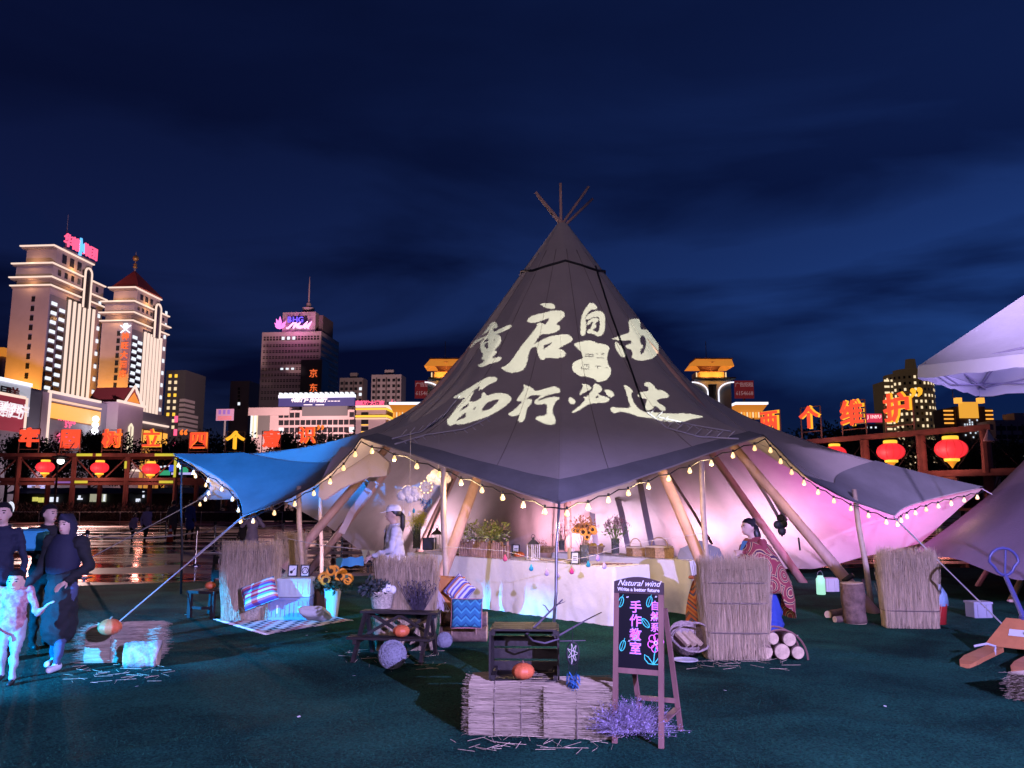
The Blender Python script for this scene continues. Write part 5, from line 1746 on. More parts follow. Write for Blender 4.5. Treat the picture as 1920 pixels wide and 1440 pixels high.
stall(245, 92, 'market stall with small white letters', [(221, 932, 229, 937, STW), (240, 930, 242, 936, STW), (253, 935, 262, 941, STW), (268, 921, 270, 926, STW), (268, 928, 270, 933, STW)])
stall(345, 88, 'market stall with a green and blue lit roof edge', [(300, 882, 318, 891, STG), (318, 872, 326, 884, STB), (338, 876, 352, 886, STG), (322, 886, 362, 890, STP), (300, 874, 303, 877, STW), (308, 873, 311, 876, STW), (316, 872, 319, 875, STW), (334, 874, 337, 877, STW)])
MB().ball((0, 0, 0), .3, 8, 6, sz=1.8).build('path_lantern', STW, None, smooth=True, loc=P(21, 936, 66))
tag(bpy.data.objects['path_lantern'], 'small bright teardrop lantern low in the shrubs', 'lantern')
bpy.data.objects['path_lantern'].location.z = 1.2
MB().tube([(0, 0, -1.25), (0, 0, -.4)], .03, 5).build('stake', BLK, bpy.data.objects['path_lantern'])

# ================================================================== crowd-control posts, cones
CHROME = mat('chrome', (.55, .55, .6), .25, metal=1.0)
ROPE = mat('pale_rope', (.55, .50, .48), .8)
SP = [((366, 1062), 'stanchion'), ((401, 1036), 'stanchion'), ((158, 1078), 's'), ((640, 1050), 's'), ((530, 1030), 's'), ((310, 1010), 's'), ((690, 1055), 's')]
stp = None
spos = []
labs = ['chrome stanchion post in front of the strolling pair', 'chrome stanchion post closer to the tipi wing', 'chrome stanchion post behind the woman in the headscarf', 'chrome stanchion post under the tipi wing',
        'chrome stanchion post behind the person taking a photo', 'chrome stanchion post beside the dark coated walker', 'chrome stanchion post behind the cap wearer']
for i, ((px, py), _) in enumerate(SP):
    c = G(px, py); spos.append(c)
    if stp is None:
        stp = empty('stanchion_post', c, 0, labs[i], 'stanchion', 'chrome stanchion posts with ropes')
        MB().lathe([(.17, 0), (.17, .02), (.05, .05), (.03, .07), (.03, .92)], (0, 0, 0), 14).build('post', CHROME, stp, smooth=False)
        MB().lathe([(.045, .90), (.05, .96), (.03, 1.0)], (0, 0, 0), 12).build('cap', BLK, stp)
    else:
        copy_tree(stp, None, c)['label'] = labs[i]
def rope(a, b, z0, z1, sag, label):
    path = []
    for i in range(13):
        t = i / 12
        p = a.lerp(b, t); p.z = z0 + (z1 - z0) * t - sag * math.sin(math.pi * t)
        path.append(p)
    o = MB().tube(path, .014, 6).build('barrier_rope', ROPE)
    tag(o, label, 'rope', 'barrier ropes')
for (i, j, z_, lab) in ((2, 0, .85, 'pale barrier rope behind the woman in the headscarf'), (0, 1, .85, 'pale barrier rope between the two near chrome posts'), (1, 4, .85, 'pale barrier rope behind the person taking a photo'),
                        (0, 3, .35, 'low pale barrier rope running under the wing'), (3, 6, .8, 'pale barrier rope ending behind the cap wearer'), (2, 5, .8, 'slack pale barrier rope towards the dark coated walker')):
    rope(spos[i], spos[j], z_, z_, .08, lab)
CONEO = stripes('cone_orange', [(.75, .08, .03), (.75, .08, .03), (.75, .75, .75), (.75, .08, .03), (.75, .75, .75), (.75, .08, .03)], 'Z', 1.5)
cp = None
for px, py, lab in ((318, 1017, 'orange and white traffic cone at the feet of the dark coated walker'), (569, 1030, 'orange and white traffic cone behind the straw screens')):
    c = G(px, py)
    if cp is None:
        cp = empty('traffic_cone', c, 0, lab, 'traffic cone', 'traffic cones')
        MB().lathe([(.14, .03), (.03, .68), (.02, .70)], (0, 0, 0), 14).build('cone', CONEO, cp, smooth=True)
        MB().box((0, 0, .015), (.36, .36, .03)).build('base', BLK, cp)
    else:
        copy_tree(cp, None, c)['label'] = lab
# ================================================================== straw, wood, cloth: the decorated market corner
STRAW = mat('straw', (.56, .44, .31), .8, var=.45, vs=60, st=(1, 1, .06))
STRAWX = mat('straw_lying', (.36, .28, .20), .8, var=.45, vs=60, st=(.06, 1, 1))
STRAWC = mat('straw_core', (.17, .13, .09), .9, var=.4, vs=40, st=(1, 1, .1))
DWOOD = mat('dark_wood', (.020, .014, .014), .55, var=.4, vs=8, bump=.2, bs=25)
BWOOD = mat('brown_wood', (.20, .10, .07), .55, var=.35, vs=10, st=(1, 1, .2), bump=.15, bs=30)
LOGB = mat('log_bark', (.16, .10, .08), .9, var=.5, vs=9, bump=1.0, bs=14)
LOGE = mat('log_end', (.55, .40, .26), .7, var=.3, vs=12)
PUMP = mat('pumpkin_skin', (.62, .14, .05), .5, var=.15, vs=6)
WICK = mat('wicker', (.55, .46, .36), .8, var=.4, vs=35, bump=.8, bs=60)
WHITE = mat('white_cloth', (.72, .70, .69), .85, var=.05, vs=3, bump=.2, bs=30)
LINEN = mat('table_linen', (.74, .73, .76), .85, var=.06, vs=2, bump=.3, bs=12)
GLASS = mat('vase_glass', (.8, .85, .85), .08, trans=.9, spec=.5)

def straw(name, label, loc, w, d, h, n=1500, axis='z', rz=0.0, fray=.05, band=None, cat='straw bale', grp=None, seed=1, r_w=.0024):
    n = int(n * 2.0)
    """bundle of straw: rounded block w x d x h; stalks run along z (standing screen) or x (lying bale)"""
    r_ = random.Random(seed)
    root = empty(name, loc, rz, label, cat, grp)
    A, B, Ln = (w, d, h) if axis == 'z' else (d, h, w)
    mp_ = (lambda a, b, l: Vector((a, b, l))) if axis == 'z' else (lambda a, b, l: Vector((l - w / 2, a, b + h / 2)))
    rr = min(A, B) * .22
    core = MB(); pts = []
    def per(t, o=0.0):
        """rounded rectangle outline"""
        a = 2 * math.pi * t
        ex = .35
        c, s_ = math.cos(a), math.sin(a)
        x = (A / 2 + o) * math.copysign(abs(c) ** ex, c); y = (B / 2 + o) * math.copysign(abs(s_) ** ex, s_)
        return x, y
    N = 28
    vs = []; fs = []
    for l in (0.01, Ln - .02):
        for i in range(N):
            x, y = per(i / N, -.012); vs.append(mp_(x, y, l))
    for i in range(N):
        j = (i + 1) % N; fs.append((i, j, N + j, N + i))
    fs += [tuple(range(N))[::-1], tuple(range(N, 2 * N))]
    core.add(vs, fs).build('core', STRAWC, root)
    st = MB()
    for i in range(n):
        t = r_.random(); o = r_.uniform(-.008, .012)
        # even spread along the outline
        ang = r_.random()
        side = r_.random() * (2 * A + 2 * B)
        if side < A: x, y = -A / 2 + side, -B / 2
        elif side < A + B: x, y = A / 2, -B / 2 + side - A
        elif side < 2 * A + B: x, y = A / 2 - (side - A - B), B / 2
        else: x, y = -A / 2, B / 2 - (side - 2 * A - B)
        # pull corners in
        k = 1 - .10 * (abs(2 * x / A) ** 6) * (abs(2 * y / B) ** 6)
        x, y = x * k * (1 + 2 * o / A), y * k * (1 + 2 * o / B)
        ln = Ln * r_.uniform(.35, 1.0)
        bz_ = .02 * mnoise.noise(Vector((x * 5 + seed, y * 5, 0))) + .012 * mnoise.noise(Vector((x * 14 + seed, y * 14, 2)))
        x *= 1 + bz_ * 1.2 / A; y *= 1 + bz_ / B
        a = r_.uniform(-.02, Ln - ln + fray * r_.random())
        b_ = a + ln + (fray * r_.random() if a + ln > Ln * .9 else 0)
        lean = (.045 if r_.random() < .8 else .09) * Ln
        p = mp_(x, y, max(a, 0.004)); q = mp_(x + r_.uniform(-lean, lean), y + r_.uniform(-lean, lean) * .4, b_)
        q.z = max(q.z, .004)
        st.stalk(p, q, r_w * r_.uniform(.6, 1.3), r_w * .5)
    for i in range(n // 6 if axis == 'z' else n // 2):          # loose ends over the open faces
        x, y = r_.uniform(-A / 2, A / 2), r_.uniform(-B / 2, B / 2)
        top = r_.random() < .8 or axis == 'x'
        l0 = Ln - .06 if (axis == 'z' or r_.random() < .5) else .06
        sg = 1 if l0 > Ln / 2 else -1
        p = mp_(x, y, l0); q = mp_(x + r_.gauss(0, .02), y + r_.gauss(0, .02), l0 + sg * (.06 + fray * r_.uniform(.2, 1.4)))
        st.stalk(p, q, r_w, r_w * .4)
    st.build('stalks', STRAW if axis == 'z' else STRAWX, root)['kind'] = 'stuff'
    for bz in (band or ()):
        m = MB(); path = []
        for i in range(33):
            x, y = per(i / 32, .018); path.append(mp_(x, y, bz * Ln))
        m.tube(path, .008 if axis == 'z' else .005, 5); m.build('binding', mat('twine', (.16, .12, .10), .9), root)
    return root
def wpx(n, d): return n * d / FPX * 1.0
def upright(pxl, pxr, pyt, pyb, label, dep=.16, n=1700, band=None, seed=1, rz=0.0, name='straw_screen'):
    c = G((pxl + pxr) / 2, pyb); c.y += dep / 2
    zt = P((pxl + pxr) / 2, pyt, c.y - dep / 2).z
    return straw(name, label, (c.x, c.y, 0.0), wpx(pxr - pxl, c.y), dep, zt - .03, n, 'z', rz, .09, band, 'straw screen', 'upright straw screens', seed)
upright(414, 506, 1026, 1166, 'upright straw screen behind the striped cushion and white basket', .30, 1900, None, 1, .12)
upright(514, 562, 1006, 1122, 'shorter straw screen by the prop pole with cyan lit tips', .22, 1100, None, 2)
upright(706, 806, 1056, 1222, 'upright straw screen the woman in the white cap stands behind', .32, 2000, None, 3, .10)
upright(1336, 1444, 1060, 1240, 'thick upright straw column beside the patterned rug', .42, 2200, (.30, .62, .84), 4, -.06)
upright(1672, 1762, 1040, 1180, 'upright straw screen tied with one dark strap at the edge of the turf', .26, 1900, (.25,), 5, -.1)

# bales that carry the black crate
c = G(955, 1382)
straw('straw_bale', 'lying straw bale under the open black crate', (c.x, c.y + .2, 0), .56, .40, .345, 1700, 'x', -.04, .04, (.33, .66), 'straw bale', 'lying straw bales', 6, .0019)
c = G(1086, 1390)
straw('straw_bale', 'lying straw bale beside the black crate, behind the dried purple flowers', (c.x, c.y + .21, 0), .46, .40, .335, 1500, 'x', -.07, .04, (.5,), 'straw bale', 'lying straw bales', 7, .0019)
c = G(203, 1246)
straw('straw_bale', 'cyan lit straw bale with a pumpkin on it beside a short log', (c.x, c.y + .26, 0), .58, .42, .34, 1500, 'x', .12, .10, (.45,), 'straw bale', 'lying straw bales', 8, .0019)
c = G(1985, 1330)
straw('straw_bale', 'straw bale under the forks of the pallet truck', (c.x + .1, c.y + .2, 0), .5, .4, .22, 700, 'x', .3, .06, None, 'straw bale', 'lying straw bales', 9, .0019)
# loose stalks on the carpet
m = MB(); r_ = random.Random(11)
for i in range(170):
    px, py = r_.choice([(r_.uniform(850, 1150), r_.uniform(1385, 1412)), (r_.uniform(130, 320), r_.uniform(1250, 1285)), (r_.uniform(1300, 1480), r_.uniform(1240, 1258)), (r_.uniform(640, 830), r_.uniform(1215, 1260))])
    c = G(px, py); a = r_.uniform(0, 6.28)
    m.stalk(c + Vector((0, 0, .022)), c + Vector((math.cos(a) * r_.uniform(.04, .22), math.sin(a) * .14, .026)), .0016)
tag(m.build('loose_straw', STRAW), 'loose stalks of straw scattered on the turf around the bales', 'straw', kind='stuff')

# paper scraps trodden into the carpet
q = MB(); q.add([(-.03, -.02, 0), (.025, -.025, .004), (.03, .02, .012), (-.02, .025, .006), (-.03, -.02, .002), (.025, -.025, .006), (.03, .02, .014), (-.02, .025, .008)], [(0, 1, 2, 3), (7, 6, 5, 4), (0, 4, 5, 1), (1, 5, 6, 2), (2, 6, 7, 3), (3, 7, 4, 0)])
sm = None
for px, py in ((347, 1156), (612, 1188), (690, 1236), (575, 1195), (664, 1272), (256, 1292), (560, 1350), (1495, 1195), (1660, 1330), (1360, 1300)):
    c = G(px, py); c.z = .022
    if sm is None: o = q.build('paper_scrap', WHITE, None, loc=c); sm = o.data
    else: o = link('paper_scrap', sm, None, c, (0, 0, px))
    o.scale = (.45, .45, .45)
    tag(o, 'tiny white paper scrap lying on the open turf', 'paper scrap', 'paper scraps on the turf')
# ---------------------------------------------------------------- logs
def log(label, a, b, r, grp=None, name='log', bark=LOGB, parent=None):
    a, b = Vector(a), Vector(b)
    root = empty(name, ((a.x + b.x) / 2, (a.y + b.y) / 2, min(a.z, b.z) - (r if abs(a.z - b.z) < r else 0)), 0, label, 'log', grp) if parent is None else parent
    o = Vector(root.location)
    n = 9; path = [a.lerp(b, i / (n - 1)) - o + Vector((wob(rnd, r * .04), 0, wob(rnd, r * .04))) for i in range(n)]
    MB().tube(path, [r * (1 + wob(rnd, .05)) for _ in range(n)], 16).build('bark', bark, root, smooth=True)
    d = (b - a).normalized()
    for p, s_ in ((a - o, -1), (b - o, 1)):
        MB().tube([p - d * s_ * .004, p + d * s_ * .006], r * .95, 16).build('end_grain', LOGE, root)
    return root
a, b_ = G(222, 1258), G(292, 1252)
log('short birch log lying before the cyan lit bale', (a.x, a.y + .13, .125), (b_.x, b_.y + .05, .125), .125, 'short logs', bark=mat('birch_bark', (.35, .32, .30), .8, var=.6, vs=10, bump=1.2, bs=18))
c = G(1612, 1172)
log('upright log stump at the foot of the slanting pole', (c.x, c.y + .13, .01), (c.x - .02, c.y + .13, .53), .15, 'short logs', 'log_stump')
for k, (p, q, r, lab) in enumerate((((1553, 1160), (1598, 1152), .055, 'thin split log lying beside the stump'), ((1566, 1168), (1606, 1166), .045, 'thin pale log lying against the stump'))):
    a, b_ = G(*p), G(*q)
    log(lab, (a.x, a.y, r), (b_.x, b_.y, r), r, 'short logs')
# bundle of logs under the blue cushion
c0 = G(868, 1206)
for k, (dz, dy, lab) in enumerate(((.09, 0, 'lower front log of the tied bundle under the blue cushion'), (.09, .19, 'lower rear log of the tied bundle under the blue cushion'), (.245, .09, 'top log of the tied bundle under the blue cushion'))):
    log(lab, (c0.x - .27, c0.y + .1 + dy, dz), (c0.x + .27, c0.y + .08 + dy, dz), .088, 'logs in the tied bundle')
for k in (-.13, .15):
    m = MB(); path = []
    for i in range(17):
        a = 2 * math.pi * i / 16
        path.append((c0.x + k, c0.y + .19 + .21 * math.cos(a), .172 + .172 * math.sin(a)))
    tag(m.tube(path, .012, 5).build('leather_strap', mat('leather', (.35, .22, .16), .6)), 'leather strap round the log bundle, the one %s' % ('closer to the straw screen' if k < 0 else 'on the side of the long table'), 'strap', 'straps of the log bundle')
# arched wire basket of firewood on the right
c1 = G(1467, 1240)
fb = empty('firewood_rack', (c1.x, c1.y + .12, 0), 0, 'half round firewood rack behind the thick straw column', 'firewood rack')
m = MB(); path = []
for i in range(15):
    a = math.pi * i / 14
    path.append((.0 + .27 * math.cos(a), -.1, .30 * math.sin(a) + .01))
m.tube(path, .011, 6).build('front_hoop', mat('copper_hoop', (.35, .18, .16), .4, metal=.6), fb)
MB().tube([(p[0], p[1] + .22, p[2]) for p in path], .011, 6).build('rear_hoop', MATS['copper_hoop'], fb)
k = 0
for (x, z_, r) in ((-.17, .085, .075), (.0, .085, .08), (.16, .075, .065), (-.09, .215, .062), (.08, .205, .068)):
    log(('bottom left', 'bottom middle', 'bottom end', 'upper pale', 'upper round')[k] + ' piece of firewood stacked in the half round rack', (c1.x + x, c1.y - .01, z_ + .012), (c1.x + x, c1.y + .28, z_ + .012), r, 'firewood in the rack', 'firewood_log'); k += 1

# ---------------------------------------------------------------- pumpkins and woven balls
pp = None
for (px, pyb, hw, zz, lab) in ((205, 1186, 20, .345, 'orange pumpkin on the cyan lit straw bale'), (752, 1212, 15, None, 'orange pumpkin on the lower shelf of the plant bench'), (981, 1274, 20, None, 'orange pumpkin in the mouth of the black crate'),
                               (383, 1130, 9.5, None, 'orange pumpkin on the small black chair'), (974, 1049, 10, None, 'pale orange pumpkin on the long white table')):
    if zz is not None: c = G(px, pyb + 5, zz)
    else: c = {752: Vector((P(752, 1211, 8.42).x, 8.42, .252)), 981: P(981, 1274, 5.86), 383: Vector((G(383, 1160).x, G(385, 1160).y + .16, .382)), 974: P(974, 1049, 13.0)}[px]
    s = hw / FPX * c.y
    if pp is None:
        pp = empty('pumpkin', c, 0, lab, 'pumpkin', 'orange pumpkins')
        prof = [(.02, .10)] + [(max(.05, math.cos(-math.pi / 2 + math.pi * i / 10)), .72 + .72 * math.sin(-math.pi / 2 + math.pi * i / 10)) for i in range(11)]
        MB().lathe(prof[1:], (0, 0, 0), 30, lobes=10, lobe=.10).build('flesh', PUMP, pp, smooth=True)
        MB().tube([(0, 0, 1.36), (.06, 0, 1.52), (.16, .02, 1.62)], [.14, .08, .07], 6).build('stem', BWOOD, pp)
    else:
        o = copy_tree(pp, None, c, rnd.uniform(0, 3)); o['label'] = lab
        o.scale = (s, s, s)
    if lab.endswith('straw bale'): pp.scale = (s, s, s)
def woven_ball(px, pyb, r, label):
    c = G(px, pyb); c.y += r
    root = empty('woven_ball', (c.x, c.y, 0), 0, label, 'woven ball', 'woven rattan balls')
    MB().ball((0, 0, r), r * .93, 16, 10).build('core', mat('grey_rattan', (.22, .22, .27), .85), root, smooth=True)
    st = MB(); g = random.Random(int(px))
    for i in range(46):
        n = Vector((g.gauss(0, 1), g.gauss(0, 1), g.gauss(0, 1))).normalized(); u = n.orthogonal().normalized(); w = n.cross(u)
        st.tube([Vector((0, 0, r)) + (u * math.cos(t * .35) + w * math.sin(t * .35)) * r for t in range(19)], .006, 4)
    st.build('strands', MATS['grey_rattan'], root)['kind'] = 'stuff'
woven_ball(731, 1260, .135, 'large woven rattan ball in front of the dark plant bench')
woven_ball(832, 1218, .085, 'small woven rattan ball beside the log bundle')

# ---------------------------------------------------------------- dark plant bench with X brace
def plant_bench():
    c = G(735, 1244); Y = c.y
    root = empty('plant_bench', (c.x, Y + .25, 0), -.16, 'dark wooden two step plant bench with crossed braces', 'bench')
    W = .88
    zt = .44; zl = .225
    for y, z_, w, dd in ((.14, zt, W * .96, .17), (-.2, zl, W, .17)):
        for k in range(2):
            MB().b2((-w / 2, y - dd / 2 + k * (dd / 2 + .004), z_), (w / 2, y - .004 + k * (dd / 2 + .004), z_ + .026)).build('shelf_plank', DWOOD, root, bevel=.003)
    for s_ in (-1, 1):
        x = s_ * W * .40
        for (y0, y1, z1) in ((-.32, -.02, zt), (.30, .0, zt * .98)):
            MB().bar((x, y0, 0), (x, y1 + (.05 if y0 < 0 else .1), z1), .032, .055).build('leg', DWOOD, root)
        MB().b2((x - .02, -.28, zl - .045), (x + .02, .25, zl - .002)).build('side_rail', DWOOD, root)
        MB().b2((x - .021, .03, zt - .05), (x + .021, .25, zt - .002)).build('top_rail', DWOOD, root)
        MB().bar((x, .12, zl + .0), (-x * .08, .13, zt - .005), .03, .03).build('brace', DWOOD, root)
        MB().bar((-x * .08, .155, zl), (x * .96, .155, zt - .01), .028, .03).build('brace', DWOOD, root)
    return root
plant_bench()
def basket(name, label, loc, rx, ry, h, handle=.0, rz=0, m=WICK, group=None, tilt=0.0):
    root = empty(name, loc, rz, label, 'basket', group)
    root.rotation_euler = (tilt, 0, rz)
    MB().lathe([(.72 * rx, 0), (.8 * rx, .01), (rx, h), (rx * 1.04, h * 1.02), (rx * 1.0, h * .97), (.76 * rx, .03)], (0, 0, 0), 26, 1, ry / rx, lobes=26, lobe=.05).build('body', m, root, smooth=True)
    q = MB(); path = []
    for i in range(27):
        a = 2 * math.pi * i / 26; path.append((rx * 1.03 * math.cos(a), ry * 1.03 * math.sin(a), h + .006 * (i % 2)))
    q.tube(path, .011, 6).build('rim', m, root)
    if handle:
        q = MB(); q.tube([(rx * math.cos(a), 0, h + handle * math.sin(a)) for a in [math.pi * i / 12 for i in range(13)]], .010, 6).build('handle', m, root)
    return root
def foliage(name, root, c, n, R_, L_, w, m, seed=1, up=.6, flat=1.0, stem=None):
    """sprays of leaves from a point; joined as one leafy mass"""
    g = random.Random(seed); q = MB(); st = MB()
    c = Vector(c)
    for i in range(n):
        d = Vector((g.gauss(0, 1), g.gauss(0, 1) * flat, abs(g.gauss(up, .5)))).normalized()
        e = c + d * R_ * g.uniform(.35, 1.0)
        if stem and i % 4 == 0: st.stalk(c + Vector((g.gauss(0, .01), g.gauss(0, .01), 0)), e, .0028, .0015)
        for k in range(2):
            q.leaf(e + Vector((g.gauss(0, .02), g.gauss(0, .02), g.gauss(0, .02))), Vector((g.gauss(0, 1), g.gauss(0, 1), g.gauss(.3, 1))) + d, L_ * g.uniform(.5, 1.2), w * g.uniform(.6, 1.2), (g.random(), g.random(), .4))
    q.build(name, m, root)['kind'] = 'stuff'
    if stem: st.build('stems', stem, root)['kind'] = 'stuff'
cb = P(715, 1163, 8.95)
bk = basket('woven_basket', 'white woven basket of dark leaves on the upper shelf of the plant bench', (cb.x, cb.y, .468), .135, .10, .17, .0)
foliage('leaves', bk, (-.08, 0, .16), 150, .16, .07, .03, mat('dark_leaf', (.05, .06, .06), .7, var=.4, vs=10), 3, .5)
q = MB()
for k in range(3): q.ball((.02 + .05 * k, -.03, .20 + .02 * (k % 2)), .04, 10, 7, sz=1.2)
q.build('white_blooms', WHITE, bk, smooth=True)['kind'] = 'stuff'
# dried bunch hung on the straw screen
c = P(786, 1100, 9.0)
hb_ = empty('hanging_dried_bunch', c, 0, 'dark dried flower bunch hung upside down on the straw screen', 'dried flowers')
g = random.Random(5); q = MB()
for i in range(260):
    a = g.gauss(0, .5); L_ = g.uniform(.15, .42)
    top = Vector((g.gauss(0, .015), -.02, -.02)); e = Vector((math.sin(a) * L_ * .6, -.05 + g.gauss(0, .05), .16 - L_ * .2 - abs(math.cos(a)) * L_ * .9 + .1))
    q.stalk(Vector((0, -.02, -.34)) + top * .3, Vector((math.sin(a) * L_ * .62, -.04 + g.gauss(0, .04), -.34 + L_ * .95)), .0022, .001)
    q.leaf(Vector((math.sin(a) * L_ * .62, -.04 + g.gauss(0, .04), -.34 + L_ * .95)), (g.gauss(0, 1), g.gauss(0, 1), 1), .04, .014)
q.build('sprigs', mat('dried_dark', (.10, .08, .12), .9, var=.4, vs=20), hb_)['kind'] = 'stuff'
MB().tube([(0, -.02, -.36), (0, .0, -.30)], .014, 6).build('tie', ROPE, hb_)

# ---------------------------------------------------------------- cushions
def cushion(label, c, w, h, t, m, rot, group='loose cushions', fringe=None):
    root = empty('cushion', c, 0, label, 'cushion', group)
    root.rotation_euler = rot
    n = 18; vs = []; fs = []
    for s_ in (1, -1):
        for j in range(n + 1):
            for i in range(n + 1):
                u, v = -1 + 2 * i / n, -1 + 2 * j / n
                e = (1 - u ** 4) * (1 - v ** 4)
                pin = 1 - .06 * (u * u * v * v) - .04 * (1 - abs(u)) * (abs(v) > .9)
                bul = t / 2 * (max(0, e) ** .45) * (1 + .08 * mnoise.noise(Vector((u * 2, v * 2, s_))))
                # axes: x width, z height, y thickness
                vs.append((u * w / 2 * (1 - .07 * (1 - v * v) * (abs(u))), -s_ * bul, v * h / 2 * (1 - .07 * (1 - u * u) * abs(v))))
    k = (n + 1) ** 2
    for s_ in (0, 1):
        for j in range(n):
            for i in range(n):
                a = s_ * k + j * (n + 1) + i
                fs.append((a, a + 1, a + n + 2, a + n + 1) if s_ == 0 else (a, a + n + 1, a + n + 2, a + 1))
    q = MB(); q.add(vs, fs); o = q.build('cover', m, root, smooth=True)
    bm = bmesh.new(); bm.from_mesh(o.data); bmesh.ops.remove_doubles(bm, verts=bm.verts, dist=.0008); bm.to_mesh(o.data); bm.free()
    q = MB()
    lim = [(-w / 2, -h / 2), (w / 2, -h / 2), (w / 2, h / 2), (-w / 2, h / 2), (-w / 2, -h / 2)]
    q.tube([(x * .96, 0, z_ * .96) for x, z_ in lim], .007, 5).build('piping', fringe or m, root)
    return root
STRP = stripes('woven_stripes', [(.45, .06, .12), (.10, .35, .55), (.12, .06, .25), (.50, .12, .15), (.62, .58, .60), (.10, .30, .50), (.35, .05, .10), (.60, .55, .6)], 'Z', 4.6, wig=.0)
TEALP = stripes('teal_chevron', [(.03, .16, .32), (.03, .16, .32), (.06, .30, .45), (.02, .10, .24)], 'Z', 11.0, wig=.05)
OCHRE = mat('ochre_cloth', (.50, .20, .06), .9, var=.1, vs=8, bump=.3, bs=60)
KILIMC = stripes('medallion', [(.62, .60, .66), (.10, .10, .35), (.55, .22, .10), (.62, .60, .66), (.15, .12, .4)], 'X', 9.0, wig=.09)
KILIMC.node_tree.nodes['Principled BSDF'].inputs['Roughness'].default_value = .9
c = P(487, 1112, 11.0)
cushion('striped red and blue cushion leaning on the white basket', c, .46, .34, .17, STRP, (R(-28), R(-20), R(8)))
c = P(875, 1150, 9.35)
cushion('square teal cushion with zigzag weave on the log bundle', c, .36, .33, .15, TEALP, (R(-6), 0, R(-4)), fringe=mat('red_white_trim', (.55, .25, .28), .8))
c = P(842, 1112, 9.75)
cushion('plain ochre cushion behind the medallion cushion', c, .36, .40, .14, OCHRE, (R(-10), R(4), R(6)))
c = P(862, 1106, 9.58)
cushion('medallion patterned cushion turned on its corner', c, .27, .27, .10, KILIMC, (R(-14), R(40), R(-8)))
c = P(591, 1150, 10.6)
cushion('pale cushion lit cyan lying flat beside the flower bucket', c, .40, .24, .15, mat('pale_cushion', (.6, .6, .6), .9, bump=.3, bs=50), (R(60), R(0), R(-20)))
# fringe of macrame by the ochre cushion
q = MB(); g = random.Random(8)
for i in range(26):
    a = P(806 + i * .9, 1082 + i * 1.4, 9.62)
    q.stalk(a, a + Vector((g.gauss(.06, .02), -.02, -.34 + .006 * i)), .005, .004)
tag(q.build('macrame_hanging', mat('macrame', (.5, .42, .45), .9)), 'pale macrame fringe hanging between the straw screen and the ochre cushion', 'wall hanging', kind='stuff')

# ---------------------------------------------------------------- rug, crates, frames, sunflower bucket
rg = [G(408, 1163), G(505, 1192), G(655, 1166), G(560, 1146)]
q = MB(); n = 14; vs = []; fs = []
for j in range(n + 1):
    for i in range(n + 1):
        u, v = i / n, j / n
        p = rg[0].lerp(rg[1], v).lerp(rg[3].lerp(rg[2], v), u)
        vs.append((p.x - rg[0].x, p.y - rg[0].y, .018 + .006 * mnoise.noise(p * 3)))
for j in range(n):
    for i in range(n):
        a = j * (n + 1) + i; fs.append((a, a + 1, a + n + 2, a + n + 1))
q.add(vs, fs)
ru = empty('woven_rug', (rg[0].x, rg[0].y, 0), 0, 'black and white woven rug under the crates and white basket', 'rug')
rm = stripes('rug_weave', [(.66, .64, .66), (.66, .64, .66), (.03, .03, .06), (.66, .64, .66), (.60, .58, .62), (.05, .05, .10), (.62, .60, .64), (.40, .10, .12)], 'X', 2.2, wig=.07)
q.build('weave', rm, ru)
q = MB(); g = random.Random(4)
for i in range(60):
    t = i / 59; p = (rg[0].lerp(rg[1], t) - rg[0]); q.stalk((p.x, p.y, .018), (p.x - .05 + g.gauss(0, .008), p.y - .03, .014), .003)
    p = (rg[3].lerp(rg[2], t) - rg[0]); q.stalk((p.x, p.y, .018), (p.x + .05 + g.gauss(0, .008), p.y + .03, .014), .003)
q.build('fringe', WHITE, ru)['kind'] = 'stuff'
def slat_box(name, label, c, w, d, h, m, rz=0, n=9, cat='crate', group='storage crates'):
    root = empty(name, c, rz, label, cat, group)
    t = .012
    MB().b2((-w / 2, -d / 2, 0), (w / 2, d / 2, t)).build('floor_panel', m, root)
    MB().b2((-w / 2, d / 2 - t, t), (w / 2, d / 2, h)).build('rear_panel', m, root)
    for s_ in (-1, 1): MB().b2((s_ * w / 2 - t / 2, -d / 2, t), (s_ * w / 2 + t / 2, d / 2 - t, h)).build('side_panel', m, root)
    MB().b2((-w / 2, -d / 2, t), (w / 2, -d / 2 + t, h - .0)).build('front_panel', m, root)
    for k in range(n):
        x = -w / 2 + w * (k + .5) / n
        MB().b2((x - w / n * .18, -d / 2 - .012, h * .14), (x + w / n * .18, -d / 2, h * .84)).build('rib', m, root)
    MB().b2((-w / 2 - .012, -d / 2 - .014, h * .9), (w / 2 + .012, d / 2 + .012, h + .006)).build('rim', m, root)
    return root
PLB = mat('blue_plastic', (.22, .25, .38), .45)
PLG = mat('pale_plastic', (.45, .50, .50), .45)
c = G(537, 1166)
cr = slat_box('plastic_crate', 'ribbed violet lit plastic crate with a green sticker on the rug', (c.x, c.y + .22, .02), .54, .36, .29, PLB, .05)
MB().b2((.13, -.2, .10), (.20, -.1945, .18)).build('sticker', mat('green_sticker', (.15, .6, .2), .5), cr)
MB().b2((-.16, -.2, .09), (-.135, -.1945, .20)).build('white_mark', WHITE, cr)
c2 = P(556, 1122, c.y + .25)
cr2 = slat_box('plastic_crate', 'pale ribbed crate carrying the two picture frames', (c2.x - .01, c.y + .25, .32), .44, .32, .24, PLG, .04, 6)
